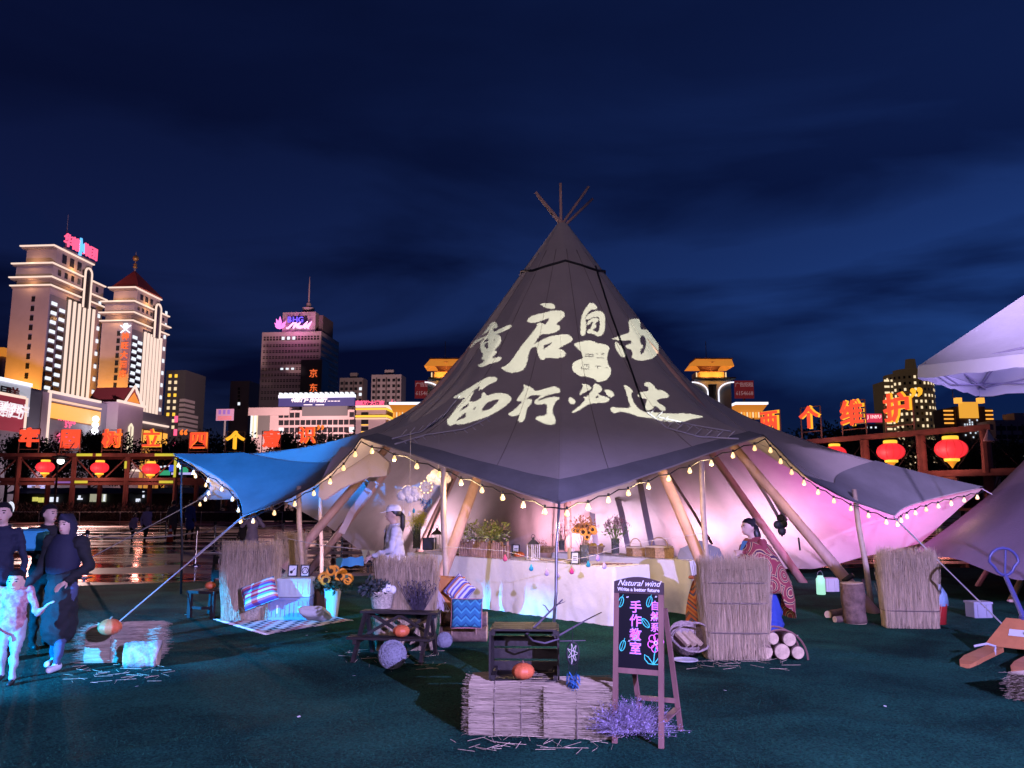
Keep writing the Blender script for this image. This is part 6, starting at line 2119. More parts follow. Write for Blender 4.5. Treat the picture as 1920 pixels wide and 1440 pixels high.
def frame(label, c, w, h, rz, tilt, art):
    root = empty('picture_frame', c, rz, label, 'picture frame', 'small black picture frames')
    root.rotation_euler = (tilt, 0, rz)
    b_ = .014
    for (a, d_) in (((-w / 2, 0), (-w / 2 + b_, h)), ((w / 2 - b_, 0), (w / 2, h)), ((-w / 2 + b_, 0), (w / 2 - b_, b_)), ((-w / 2 + b_, h - b_), (w / 2 - b_, h))):
        MB().b2((a[0], -.012, a[1]), (d_[0], .008, d_[1])).build('frame_side', BLK, root)
    MB().b2((-w / 2 + b_, -.002, b_), (w / 2 - b_, .004, h - b_)).build('print', mat('print_paper', (.62, .66, .66), .7), root)
    if art == 'ring':
        q = MB(); q.tube([(.045 * math.cos(a), -.004, h / 2 + .045 * math.sin(a)) for a in [6.283 * i / 16 for i in range(17)]], .006, 4).build('drawn_ring', BLK, root)
        q = MB(); q.tube([(-.03, -.004, h / 2 - .02), (0, -.004, h / 2 + .03), (.03, -.004, h / 2 - .02)], .004, 4).build('drawn_stroke', BLK, root)
    elif art == 'leaf':
        q = MB(); q.tube([(-.02, -.004, h * .3), (.0, -.004, h * .5), (.03, -.004, h * .68)], .005, 4).build('drawn_stem', BLK, root)
        q = MB(); q.ball((-.02, -.004, h * .38), .022, 8, 6, sy=.1).build('drawn_leaf', BLK, root)
    else:
        for k in range(3): MB().b2((-.03, -.004, h * (.3 + .15 * k)), (.03, -.002, h * (.36 + .15 * k))).build('printed_line', BLK, root)
    MB().bar((0, .01, h * .7), (0, .07, .0), .02, .004).build('easel_leg', BLK, root)
zt = .57
c = P(548, 1090, c2.y + .1); frame('black framed print of a leaf on the pale crate', (c.x, c.y, zt), .135, .165, .06, R(-10), 'leaf')
c = P(571, 1090, c2.y + .1); frame('black framed print of a ring on the pale crate', (c.x, c.y, zt), .135, .165, -.06, R(-10), 'ring')
c = P(594, 1118, 11.9)
slat_box('wooden_box', 'small wooden box behind the pale crate next to the sunflowers', (c.x, c.y, .0), .3, .3, .45, BWOOD, .1, 3)
c = G(466, 1166)
bk = basket('white_basket', 'round white rope basket with a patterned side on the rug', (c.x, c.y + .12, .022), .20, .17, .17, 0)
MB().tube([(-.04, -.03, .17), (-.05, -.02, .40)], .012, 6).build('upright_handle', WHITE, bk)
# white bucket of sunflowers
SUNP = mat('sunflower_petal', (.75, .30, .03), .7, var=.2, vs=20)
SUNC = mat('sunflower_heart', (.05, .025, .015), .9, bump=1, bs=150)
SLEAF = mat('sunflower_leaf', (.05, .10, .06), .7, var=.3, vs=10)
sunp = {}
def sunflower(root, loc, r, d):
    key = 's'
    if key not in sunp:
        q = MB()
        for ring in range(2):
            n = 17
            for k in range(n):
                a = 6.283 * (k + ring * .5) / n
                u = Vector((math.cos(a), math.sin(a), .12 + .15 * ring))
                q.leaf(u * .42 + Vector((0, 0, .02)), u, .58, .22)
        p = q.build('petals', SUNP, None); h = MB().lathe([(.44, -.04), (.46, .05), (.36, .11), (.1, .14)], (0, 0, 0), 14).build('heart', SUNC, p, smooth=True)
        sunp[key] = p
        p.parent = root
    else:
        p = copy_tree(sunp[key], root)
    p.name = 'sunflower_head'
    p.location = loc; p.scale = (r, r, r)
    p.rotation_euler = Vector(d).to_track_quat('Z', 'Y').to_euler()
def bouquet(name, label, loc, body, n, spread, heads, seed, leafm, leafn=60, vase=None):
    root = empty(name, loc, 0, label, 'flowers', None)
    return root
c = G(619, 1160)
sb_ = empty('sunflower_bucket', (c.x, c.y + .1, 0), 0, 'tall white bucket of sunflowers lit cyan beside the rug', 'flower bucket')
MB().lathe([(.075, 0), (.08, .01), (.12, .36), (.128, .40), (.132, .41), (.118, .405)], (0, 0, 0), 22).build('bucket', mat('white_enamel', (.8, .8, .8), .4), sb_, smooth=True)
g = random.Random(3)
for k in range(13):
    a = g.uniform(0, 6.28); rr = g.uniform(.02, .22); hz = .52 + .12 * (1 - rr / .22) + g.uniform(-.03, .05)
    x, y = rr * math.cos(a) * 1.2, -abs(rr * math.sin(a)) * .8 if k % 3 else rr * math.sin(a)
    sunflower(sb_, (x, y, hz), g.uniform(.06, .085), (x * 2, -1.0, .35 + g.uniform(-.2, .4)))
    MB().tube([(0, 0, .36), (x * .9, y * .9, hz - .01)], .006, 5).build('stem', SLEAF, sb_)
foliage('leaves', sb_, (0, 0, .40), 160, .26, .10, .05, SLEAF, 6, .5)
# small black chair
c = G(385, 1160)
ch = empty('small_black_chair', (c.x, c.y + .2, 0), -.3, 'small black wooden chair holding a pumpkin beside the straw screen', 'chair')
ch.scale = (1.27, 1.27, 1.27)
W = .36
MB().b2((-W / 2, -.2, .27), (W / 2, .16, .30)).build('seat', DWOOD, ch)
for x in (-W / 2 + .03, W / 2 - .03):
    MB().b2((x - .02, -.19, 0), (x + .02, -.15, .27)).build('leg', DWOOD, ch)
    MB().bar((x, .17, 0), (x, .23, .66), .04, .03).build('leg', DWOOD, ch)
for z_ in (.40, .56): MB().b2((-W / 2 + .05, .185, z_), (W / 2 - .05, .215, z_ + .09)).build('back_slat', DWOOD, ch)
MB().b2((-W / 2 + .05, -.18, .10), (W / 2 - .05, -.16, .13)).build('stretcher', DWOOD, ch)
# blue cloth on the rope and pennant bunting
c = P(656, 1054, 13.6)
q = MB(); vs = []; fs = []
for j in range(7):
    for i in range(11):
        u, v = i / 10, j / 6
        vs.append(((u - .5) * .46, .02 * math.sin(u * 9), .06 - .14 * v + .03 * u + .012 * math.sin(u * 15 + v * 3)))
for j in range(6):
    for i in range(10):
        a = j * 11 + i; fs.append((a, a + 1, a + 12, a + 11))
o = q.add(vs, fs).build('blue_cloth', mat('cyan_cloth', (.05, .25, .50), .8), None, smooth=True, loc=c)
tag(o, 'bright blue cloth slung over the barrier rope beneath the wing', 'cloth')
bt = empty('pennant_bunting', P(676, 1030, 11.4), 0, 'string of white triangular pennants by the hands of the cap wearer', 'bunting')
o0 = Vector(bt.location)
MB().tube([P(540, 1010, 12.8) - o0, P(600, 1022, 12.2) - o0, P(676, 1030, 11.4) - o0, P(705, 1033, 11.2) - o0], .006, 5).build('cord', ROPE, bt)
for k, px in enumerate((684, 698)):
    a = P(px - 6, 1031 + k, 11.3) - o0; b_ = P(px + 6, 1032 + k, 11.3) - o0; t = P(px - 1, 1052 + k, 11.3) - o0
    MB().add([a, b_, t, a + Vector((0, .004, 0)), b_ + Vector((0, .004, 0)), t + Vector((0, .004, 0))], [(0, 1, 2), (5, 4, 3), (0, 3, 4, 1), (1, 4, 5, 2), (2, 5, 3, 0)]).build('pennant', WHITE, bt)

# ---------------------------------------------------------------- black crate with branches and dreamcatcher
def black_crate():
    c = P(985, 1283, 5.86)
    root = empty('black_slatted_crate', (c.x, c.y + .2, .352), -.05, 'open black slatted crate lying on its side on the straw bales', 'crate')
    w, d, h = .50, .36, .36
    t = .014; sl = h / 4.0
    for k in range(4):
        MB().b2((-w / 2, d / 2 - t, sl * k + .006), (w / 2, d / 2, sl * (k + 1) - .012)).build('rear_slat', DWOOD, root)
        for s_ in (-1, 1):
            x = s_ * (w / 2 - .007)
            MB().b2((x - .007, -d / 2 + d * k / 4 + .006, t), (x + .007, -d / 2 + d * (k + 1) / 4 - .006, h - t)).build('end_slat', DWOOD, root)
        MB().b2((-w / 2 + .016, -d / 2 + d * k / 4 + .003, 0), (w / 2 - .016, -d / 2 + d * (k + 1) / 4 - .003, t)).build('lower_slat', DWOOD, root)
        MB().b2((-w / 2 + .016, -d / 2 + d * k / 4 + .003, h - t), (w / 2 - .016, -d / 2 + d * (k + 1) / 4 - .003, h)).build('upper_slat', DWOOD, root)
    for s_ in (-1, 1):
        for zz in (t + .016, h - t - .016):
            MB().b2((s_ * (w / 2 - .03) - .014, -d / 2 + .004, zz - .014), (s_ * (w / 2 - .03) + .014, d / 2 - t - .004, zz + .014)).build('corner_batten', DWOOD, root)
black_crate()
BR = mat('twig', (.10, .08, .11), .8)
br = empty('bare_branch', P(1000, 1190, 5.9), 0, 'bare forked branch lying across the top of the black crate', 'branch')
o0 = Vector(br.location)
def twig(pts, r0, r1, parent, nm='limb'):
    n = len(pts)
    MB().tube([P(*p) - o0 for p in pts], [r0 + (r1 - r0) * i / (n - 1) for i in range(n)], 6).build(nm, BR, parent, smooth=True)
twig([(986, 1190, 5.95), (1010, 1168, 5.98), (1030, 1148, 6.0), (1055, 1124, 6.02)], .010, .005, br)
twig([(1030, 1148, 6.0), (1022, 1136, 6.0), (1018, 1134, 5.98)], .005, .003, br, 'shoot')
twig([(1044, 1134, 6.0), (1060, 1128, 6.0)], .004, .002, br, 'shoot')
twig([(986, 1190, 5.95), (1000, 1202, 5.85), (1022, 1206, 5.8), (1048, 1198, 5.85)], .009, .006, br)
twig([(1040, 1196, 5.9), (1075, 1176, 6.0), (1100, 1162, 6.1), (1128, 1148, 6.2)], .008, .003, br)
twig([(1050, 1202, 5.85), (1098, 1201, 5.9)], .005, .003, br, 'shoot')
def dreamcatcher(label, top, ring, r, drop, fm, Y, lit=False):
    root = empty('dream_catcher', P(ring[0], ring[1], Y), 0, label, 'dream catcher', 'feathered dream catchers')
    o0 = Vector(root.location)
    q = MB(); q.tube([(r * .55 * math.cos(a) if not lit else r * math.cos(a), .006 * math.sin(3 * a), r * math.sin(a)) for a in [6.283 * i / 20 for i in range(21)]], .007, 6).build('hoop', WICK if lit else BLK, root)
    k_ = 1 if lit else .55
    for j in range(7):
        a, b_ = 6.283 * j / 7, 6.283 * (j + 3) / 7
        MB().tube([(r * k_ * math.cos(a), 0, r * math.sin(a)), (r * k_ * math.cos(b_), 0, r * math.sin(b_))], .002, 4).build('web_thread', ROPE, root)
    MB().tube([(0, 0, r), P(*top, Y) - o0], .002, 4).build('cord', BLK, root)
    g = random.Random(6)
    for j in range(7):
        x = (-1 + 2 * j / 6) * r * k_ * .8
        L_ = drop * (1 - .45 * abs(j - 3) / 3)
        MB().tube([(x, 0, -r * .6), (x * .9, 0, -r - L_ * .35)], .0018, 4).build('thread', BLK, root)
        q = MB()
        for s_ in range(9):
            z_ = -r - L_ * .35 - L_ * .6 * s_ / 9
            for sd in (-1, 1): q.leaf((x * .9, 0, z_), (sd * .6, g.gauss(0, .3), -1), .06 * (drop / .3), .02 * (drop / .3))
        q.build('feather', fm, root)
    if lit:
        for j in range(10):
            a = 6.283 * j / 10
            MB().ball((r * math.cos(a), -.01, r * math.sin(a)), .012, 6, 5).build('fairy_bulb', mat('fairy_bulb', (.5, .4, .2), emit=(1, .7, .35), es=1.3), root)
dreamcatcher('small black dream catcher with blue feathers hung beside the black crate', (1073, 1176), (1074, 1225), .075, .22, mat('blue_feather', (.03, .14, .38), .8, var=.3, vs=20), 5.75)
# ---------------------------------------------------------------- chalkboard easel
def easel():
    a, b_ = G(1148, 1395), G(1245, 1406)
    mid = (a + b_) / 2
    rz = math.atan2(b_.y - a.y, b_.x - a.x)
    root = empty('chalkboard_easel', (mid.x, mid.y, 0), rz, 'wooden A-frame chalkboard sign with neon chalk characters and flower', 'sign board')
    W = (b_ - a).length
    H = P(1190, 1080, mid.y + .1).z
    tl = R(-7.5)
    fr = empty_part(root, 'front_panel', tl)
    PINKW = mat('easel_wood', (.22, .11, .10), .5, var=.3, vs=8, st=(1, 1, .2))
    x0, x1 = -W / 2, W / 2
    zb = .49
    for x in (x0, x1 - .035):
        MB().b2((x, -.012, 0), (x + .035, .012, H - .035)).build('stile', PINKW, fr)
    MB().b2((x0 + .035, -.010, zb - .035), (x1 - .035, .010, zb)).build('bottom_rail', PINKW, fr)
    # arched top rail
    pts = [(x0 + .0, H - .115)] + [(x1, H - .115)] + [(x1 - W * i / 10, H - .035 + .035 * math.sin(math.pi * i / 10)) for i in range(11)]
    q = MB(); q.prism(pts, (0, -.014, 0), (1, 0, 0), (0, 0, 1), (0, 1, 0), .028); q.build('top_rail', mat('easel_dark', (.05, .03, .04), .5), fr)
    bo = MB().b2((x0 + .035, -.004, zb), (x1 - .035, .004, H - .115)).build('board', mat('chalkboard', (.008, .008, .014), .28, spec=.5), fr)
    CW = mat('chalk_white', (.8, .78, .8), .8); CP = mat('chalk_pink', (.8, .18, .62), .8, emit=(.8, .12, .6), es=.22); CB = mat('chalk_lilac', (.45, .42, .85), .8, emit=(.35, .33, .9), es=.22); CT = mat('chalk_teal', (.06, .6, .5), .8, emit=(.03, .5, .42), es=.2)
    text('title_lettering', 'Natural wind', CW, fr, (0, -.0155, H - .045), 0, size=.056, depth=.002, shear=.45, bold=.0003, res=2)['kind'] = 'stuff'
    text('subtitle_lettering', 'Write a better future', CW, fr, (0, -.0155, H - .088), 0, size=.034, depth=.002, bold=.0007, res=2)['kind'] = 'stuff'
    def glyph(ch, x, z_, s):
        text('chalk_outline', ch, CB, bo, (x, -.0052, z_), 0, size=s, depth=.002, bold=s * .022, res=3)
        text('chalk_character', ch, CP, bo, (x, -.0072, z_), 0, size=s * .98, depth=.002, bold=s * .004, res=3)
    hgt = H - .115 - zb
    Z = lambda t: H - .115 - hgt * t
    for k, ch in enumerate('手作教室'): glyph(ch, -.02, Z(.19 + .185 * k), .086)
    for k, ch in enumerate('自然系'): glyph(ch, .115, Z(.16 + .145 * k), .066)
    def line(pts, m, r=.0035, nm='chalk_line'):
        MB().tube([(x, -.006, z_) for x, z_ in pts], r, 5).build(nm, m, bo)
    # flower
    fx, fz = .12, Z(.645)
    for k in range(6):
        a = 6.283 * k / 6 + .3
        cx, cz = fx + .034 * math.cos(a), fz + .038 * math.sin(a)
        line([(cx + .022 * math.cos(t), cz + .024 * math.sin(t)) for t in [6.283 * i / 10 for i in range(11)]], CP, .0035, 'chalk_petal')
    line([(fx - .012, fz), (fx, fz + .012), (fx + .012, fz), (fx, fz - .012), (fx - .012, fz)], CW, .004, 'chalk_centre')
    line([(fx, fz - .03), (fx - .012, fz - .09), (fx - .015, Z(.93))], CT, .0035, 'chalk_stem')
    for s_ in (-1, 1):
        bx, bz = fx - .015, Z(.93)
        line([(bx, bz), (bx + s_ * .035, bz + .045), (bx + s_ * .062, bz + .06), (bx + s_ * .06, bz + .03), (bx + s_ * .035, bz + .004), (bx, bz)], CT, .0035, 'chalk_leaf')
    for (x, t, an) in ((-.125, .12, .3), (.075, .10, .3), (.05, .39, -.7), (-.11, .71, .3)):
        z_ = Z(t); L_ = .036
        d = Vector((math.sin(an), math.cos(an))); n_ = Vector((d.y, -d.x))
        outl = []
        for i in range(13):
            a = 6.283 * i / 12
            p = d * (L_ * math.cos(a)) + n_ * (L_ * .48 * math.sin(a)); outl.append((x + p.x, z_ + p.y))
        line(outl, CT, .003, 'chalk_leaf')
        line([(x - d.x * L_, z_ - d.y * L_), (x + d.x * L_ * 1.5, z_ + d.y * L_ * 1.5)], CT, .002, 'chalk_vein')
        for s_ in (0, 1):
            line([(x + .04 + .008 * s_, z_ + .03), (x + .046 + .008 * s_, z_ + .04)], CW, .002, 'chalk_dash')
    # rear legs and stay
    for x in (x0 + .07, x1 + .0):
        MB().bar((x, .155, H * .80), (x + .03, .46, .0), .032, .022).build('rear_leg', PINKW, root)
    MB().b2((x0 + .10, .33, .22), (x1 + .02, .35, .25)).build('rear_rail', PINKW, root)
    MB().bar((x1 - .005, .04, .17), (x1 + .02, .40, .17), .05, .012).build('side_stay', PINKW, root)
def empty_part(root, name, tilt):
    q = MB().b2((-.001, -.001, .30), (.001, .001, .302)); o = q.build(name, BLK, root)
    o.rotation_euler = (tilt, 0, 0)
    return o
easel()
# dried purple flowers at the foot of the board
def lavender():
    c = G(1190, 1412)
    root = empty('dried_purple_flowers', (c.x, c.y + .18, 0), 0, 'big airy bunch of dried purple flowers at the foot of the chalkboard', 'dried flowers')
    g = random.Random(12); st = MB(); fl = MB()
    for i in range(620):
        a = g.uniform(0, 6.28); el = g.uniform(-.12, 1.25)
        d = Vector((math.cos(a) * math.cos(el) * 1.25, math.sin(a) * math.cos(el) * .8, math.sin(el) * .95))
        L_ = .22 * g.uniform(.5, 1.05)
        p0 = Vector((g.gauss(0, .05), g.gauss(0, .03), .10)); p1 = p0 + d * L_
        p1.z = max(p1.z, .012)
        st.stalk(p0, p1, .0014, .0008)
        for k in range(9):
            q = p0.lerp(p1, g.uniform(.5, 1.05)) + Vector((g.gauss(0, .012), g.gauss(0, .012), g.gauss(0, .010)))
            q.z = max(q.z, .01)
            fl.leaf(q, (g.gauss(0, 1), g.gauss(0, 1), g.gauss(.4, 1)), g.uniform(.008, .02), g.uniform(.004, .008), (g.random(), .3, .4))
    st.build('stems', mat('dry_stem', (.30, .24, .34), .9), root)['kind'] = 'stuff'
    fl.build('florets', mat('dry_floret', (.36, .29, .52), .9, var=.4, vs=25), root)['kind'] = 'stuff'
lavender()
# ================================================================== long tables inside the tipi
def cloth_table(label, A, B, depth, h, seed, name='draped_table'):
    """A, B: front corners on the ground (left, right); cloth falls on the front and both ends"""
    A, B = Vector((A[0], A[1], 0)), Vector((B[0], B[1], 0))
    d = (B - A).normalized(); n = Vector((-d.y, d.x, 0))
    if n.y < 0: n = -n
    rz = math.atan2(d.y, d.x); Ln = (B - A).length
    root = empty(name, (A.x, A.y, 0), rz, label, 'table', 'long draped tables')
    MB().b2((.02, .02, h - .03), (Ln - .02, depth - .02, h - .006)).build('table_top', BWOOD, root)
    for x in (.1, Ln - .1):
        for y in (.08, depth - .08): MB().b2((x - .025, y - .025, 0), (x + .025, y + .025, h - .03)).build('leg', BWOOD, root)
    # cloth: top sheet and skirt with deepening folds
    path = [(0, depth), (0, 0), (Ln, 0), (Ln, depth)]
    pts = []
    for (a, b_) in zip(path[:-1], path[1:]):
        L_ = math.dist(a, b_); k = max(2, int(L_ / .028))
        for i in range(k):
            t = i / k; pts.append((a[0] + (b_[0] - a[0]) * t, a[1] + (b_[1] - a[1]) * t, (b_[1] - a[1]) / L_, -(b_[0] - a[0]) / L_, L_ * t + sum(0 for _ in ())))
    pts.append((Ln, depth, 1, 0, 0))
    R_ = 16; vs = []; fs = []; s_ = 0
    for i, (x, y, nx, ny, _) in enumerate(pts):
        s_ = i * .028
        for j in range(R_ + 1):
            v = j / R_
            f = v ** 1.2
            fold = .022 * math.sin(s_ * 7.5 + 2.2 * mnoise.noise(Vector((s_ * .9, seed, v * .8)))) + .035 * mnoise.noise(Vector((s_ * 1.9 + v * .7, seed + 4, v * 1.6))) + .014 * mnoise.noise(Vector((s_ * 8 - v * 3, seed, v * 5)))
            o = f * fold + .012 + .05 * f
            vs.append((x + nx * o, y + ny * o, h * (1 - v) + (.012 if v == 1 else 0) + .018 * (v > .9) * mnoise.noise(Vector((s_ * 2, 3, seed)))))
    W_ = R_ + 1
    for i in range(len(pts) - 1):
        for j in range(R_):
            a = i * W_ + j; fs.append((a, a + 1, a + W_ + 1, a + W_))
    q = MB(); q.add(vs, fs)
    nx_, ny_ = max(4, int(Ln / .12)), 6; k = len(q.v); vs = []; fs = []
    for j in range(ny_ + 1):
        for i in range(nx_ + 1):
            vs.append((Ln * i / nx_, depth * j / ny_, h + .002 * mnoise.noise(Vector((i * .7, j * .7, seed)))))
    for j in range(ny_):
        for i in range(nx_):
            a = j * (nx_ + 1) + i; fs.append((a, a + 1, a + nx_ + 2, a + nx_ + 1))
    q.add(vs, fs)
    q.build('tablecloth', LINEN, root, smooth=True)
    return root, A, d, n
H1 = .76
tA, tB = G(764, 1036, H1), G(1152, 1064, H1)
t1, A1, d1, n1_ = cloth_table('long table under a white draped cloth with the planter box on it', tA, tB, .75, H1, 1)
t2, A2, d2, n2_ = cloth_table('rear table under a pale cloth carrying baskets and vases', G(1035, 1036, H1), G(1290, 1052, H1), .7, H1, 7)
def on(px, py, h=H1 + .004):
    return G(px, py, h)
# glass vases of flowers
def vase(label, c, r, h, grp='glass vases of flowers'):
    root = empty('flower_vase', c, 0, label, 'vase', grp)
    MB().lathe([(r * .9, 0), (r, .01), (r, h), (r * .93, h), (r * .92, .02), (.01, .018)], (0, 0, 0), 18).build('glass', GLASS, root, smooth=True)
    MB().lathe([(r * .90, .022), (r * .90, h * .55)], (0, 0, 0), 16).build('water', mat('vase_water', (.35, .4, .38), .1, trans=.6), root, smooth=True)
    return root
def stems(root, n, r, z0, z1, spread, m, seed):
    g = random.Random(seed); q = MB(); tips = []
    for i in range(n):
        a = g.uniform(0, 6.28); b_ = a + g.gauss(0, .6); rr = g.uniform(.2, 1)
        p = Vector((r * .7 * math.cos(a + 3), r * .7 * math.sin(a + 3), z0)); e = Vector((spread * rr * math.cos(b_), spread * rr * math.sin(b_), z1 + g.uniform(-.06, .06) - .10 * rr * rr))
        q.tube([p, p.lerp(e, .55) + Vector((0, 0, .02)), e], [.004, .0035, .002], 4); tips.append(e)
    q.build('stems', m, root)['kind'] = 'stuff'
    return tips
GREENS = mat('fresh_stem', (.12, .20, .05), .7); DRYS = mat('dried_stem', (.30, .20, .14), .8)
c = on(781, 1030)
v = vase('glass vase of yellow green feathery blooms beside the cap wearer', c, .07, .34)
tips = stems(v, 34, .06, .03, .55, .20, GREENS, 1)
q = MB(); g = random.Random(2)
for e in tips:
    for k in range(42):
        p = e + Vector((g.gauss(0, .035), g.gauss(0, .035), g.gauss(.02, .055)))
        q.leaf(p, (g.gauss(0, 1), g.gauss(0, 1), g.gauss(.8, .6)), .03, .010, (g.random(), .5, .2))
q.build('feathery_blooms', mat('goldenrod', (.72, .70, .10), .8, var=.35, vs=18), v)['kind'] = 'stuff'
c = on(1096, 1057)
v = vase('glass vase of sunflowers and dried stems on the long table', c, .065, .26)
tips = stems(v, 30, .05, .02, .48, .13, DRYS, 3)
g = random.Random(7)
for k in range(9):
    e = tips[k]; sunflower(v, (e.x * 1.2, e.y - .05, e.z - .02 + .02 * (k % 3)), g.uniform(.05, .075), (e.x * 4, -1, .4))
foliage('dried_sprays', v, (0, 0, .46), 170, .19, .06, .02, mat('rust_spray', (.34, .16, .09), .9, var=.4, vs=20), 4, .6)
c = on(1154, 1040)
v = vase('glass vase of pinkish thistle-like blooms on the rear table', c, .065, .26)
tips = stems(v, 34, .05, .02, .52, .22, GREENS, 5)
q = MB(); g = random.Random(9)
for e in tips:
    for k in range(14): q.leaf(e + Vector((g.gauss(0, .02), g.gauss(0, .02), g.gauss(0, .03))), (e.x * 3 + g.gauss(0, .5), e.y * 3 + g.gauss(0, .5), 1.2), .05, .012)
q.build('thistle_blooms', mat('thistle', (.34, .18, .20), .9, var=.4, vs=20), v)['kind'] = 'stuff'
foliage('leaves', v, (0, 0, .30), 60, .2, .08, .02, GREENS, 5, .7)
c = on(1053, 1033)
v = vase('small glass vase of rosy twigs glowing before an uplight', c, .05, .18)
tips = stems(v, 26, .04, .02, .42, .16, DRYS, 8)
q = MB()
for e in tips:
    for k in range(10): q.leaf(e + Vector((g.gauss(0, .03), g.gauss(0, .03), g.gauss(0, .04))), (g.gauss(0, 1), g.gauss(0, 1), 1), .03, .014)
q.build('rosy_buds', mat('rosy_bud', (.55, .22, .30), .9), v)['kind'] = 'stuff'
# planter box with test-tube plants
pl = G(908, 1046, H1)
pr = empty('planter_box', (pl.x, pl.y + .12, H1 + .003), math.atan2(d1.y, d1.x), 'rustic planter box of upright sticks filled with leafy white plants', 'planter box')
Wp = 1.02
MB().b2((-Wp / 2, -.07, 0), (Wp / 2, .07, .20)).build('box', BWOOD, pr)
g = random.Random(3)
for k in range(26):
    x = -Wp / 2 + Wp * (k + .5) / 26
    hh = .24 + g.uniform(-.02, .03)
    MB().tube([(x, -.085, 0.002), (x + wob(g, .006), -.088, hh)], .015, 7).build('stick', mat('stick_wood', (.36, .22, .18), .8, var=.4, vs=12, bump=.4, bs=30), pr)
for x in (-Wp / 2 - .012, Wp / 2 + .012):
    MB().tube([(x, 0, .002), (x, 0, .26)], .018, 7).build('stick', MATS['stick_wood'], pr)
foliage('leaves', pr, (-.28, 0, .26), 120, .30, .09, .028, mat('bright_leaf', (.36, .42, .14), .7, var=.4, vs=10), 21, 1.1, stem=GREENS)
foliage('leaves', pr, (.22, 0, .26), 120, .30, .10, .03, MATS['bright_leaf'], 22, 1.1, stem=GREENS)
foliage('white_flowers', pr, (-.1, 0, .24), 90, .24, .05, .035, WHITE, 23, .7)
foliage('white_flowers', pr, (.1, 0, .27), 60, .34, .05, .03, mat('blush_flower', (.6, .45, .42), .8), 24, 1.0)
# lanterns on the table
def house_lantern(label, c, w, h, m):
    r_ = empty('candle_lantern', c, .5, label, 'candle lantern', 'house shaped candle lanterns')
    for sx in (-1, 1):
        for sy in (-1, 1): MB().b2((sx * w / 2 - .008, sy * w / 2 - .008, 0), (sx * w / 2 + .008, sy * w / 2 + .008, h * .68)).build('corner_post', m, r_)
    for k in range(3):
        for sy in (-1, 1):
            x = (-1 + k) * w / 4
            MB().b2((x - .005, sy * w / 2 - .004, .02), (x + .005, sy * w / 2 + .004, h * .66)).build('bar', m, r_)
    MB().b2((-w / 2 - .012, -w / 2 - .012, 0), (w / 2 + .012, w / 2 + .012, .018)).build('floor', m, r_)
    MB().lathe([(w * .82, 0), (w * .30, h * .17), (w * .16, h * .20), (w * .16, h * .26), (w * .05, h * .30)], (0, 0, h * .68), 4).build('roof', mat('lantern_roof', (.05, .05, .05), .5), r_)
    MB().tube([(.03 * math.cos(a), 0, h + .035 * math.sin(a)) for a in [6.283 * i / 10 for i in range(11)]], .004, 5).build('ring', BLK, r_)
    MB().lathe([(.03, .018), (.03, .09)], (0, 0, 0), 10).build('candle', WHITE, r_)
house_lantern('white barred candle lantern with a dark roof near the yellow blooms', on(819, 1031), .16, .40, mat('lantern_paint', (.62, .58, .55), .6))
house_lantern('white candle lantern with black roof beside the pale pumpkin', on(1000, 1050), .13, .34, MATS['lantern_paint'])
MB().b2((-.13, -.01, 0), (.13, .01, .22)).build('tablet_screen', mat('screen_dark', (.03, .03, .05), .2), None, loc=on(796, 1032) + Vector((.08, .1, 0)))
tag(bpy.data.objects['tablet_screen'], 'dark tablet screen standing between the vase and the barred lantern', 'screen')
for px, py, lab, art in ((967, 1041, 'black framed card behind the pale pumpkin', 'lines'), (1078, 1058, 'small black frame leaning beside the sunflower vase', 'lines')):
    c = on(px, py); frame(lab, c, .12, .17, -.3, R(-10), art)
# baskets on the rear table
bk = basket('display_basket', 'boat shaped basket of yellow fruit on the rear table', on(1112, 1038), .20, .12, .12, 0, -.5, mat('tan_wicker', (.40, .26, .14), .8, var=.4, vs=30, bump=.8, bs=60))
g = random.Random(2)
for k in range(9):
    MB().ball((g.uniform(-.13, .13), g.uniform(-.06, .06), .12 + g.uniform(0, .03)), .035, 8, 6).build('fruit', mat('yellow_fruit', (.55, .36, .05), .6), bk, smooth=True)
def picnic(label, c, w, d, h, handle=True):
    r_ = empty('picnic_basket', c, -.6, label, 'basket', 'picnic baskets on the rear table')
    MB().lathe([(w * .46, 0), (w * .5, .01), (w * .52, h)], (0, 0, 0), 4, 1.35, d / w * 1.35).build('body', MATS['tan_wicker'], r_)
    MB().b2((-w * .52, -d * .52, h), (w * .52, d * .52, h + .02)).build('lid', mat('cream_lid', (.6, .5, .36), .7), r_)
    MB().lathe([(.035, 0), (.035, .01)], (0, 0, 0), 12).build('medallion', WHITE, r_, loc=(0, -d * .50, h * .5), rot=(R(90), 0, 0))
    MB().tube([(w * .4 * math.cos(a), 0, h + .02 + .13 * math.sin(a)) for a in [math.pi * i / 10 for i in range(11)]], .008, 5).build('handle', MATS['tan_wicker'], r_)
picnic('small lidded picnic basket on the rear table', on(1192, 1043), .24, .16, .13)
picnic('large lidded picnic basket with a white medallion on the rear table', on(1237, 1046), .34, .24, .16)
bk = basket('display_basket', 'long low tray basket behind the candle lantern', on(1016, 1036), .26, .10, .09, 0, -.6, MATS['tan_wicker'])
foliage('dried_sprays', bk, (0, 0, .08), 60, .14, .05, .015, MATS['rust_spray'], 9, .4)
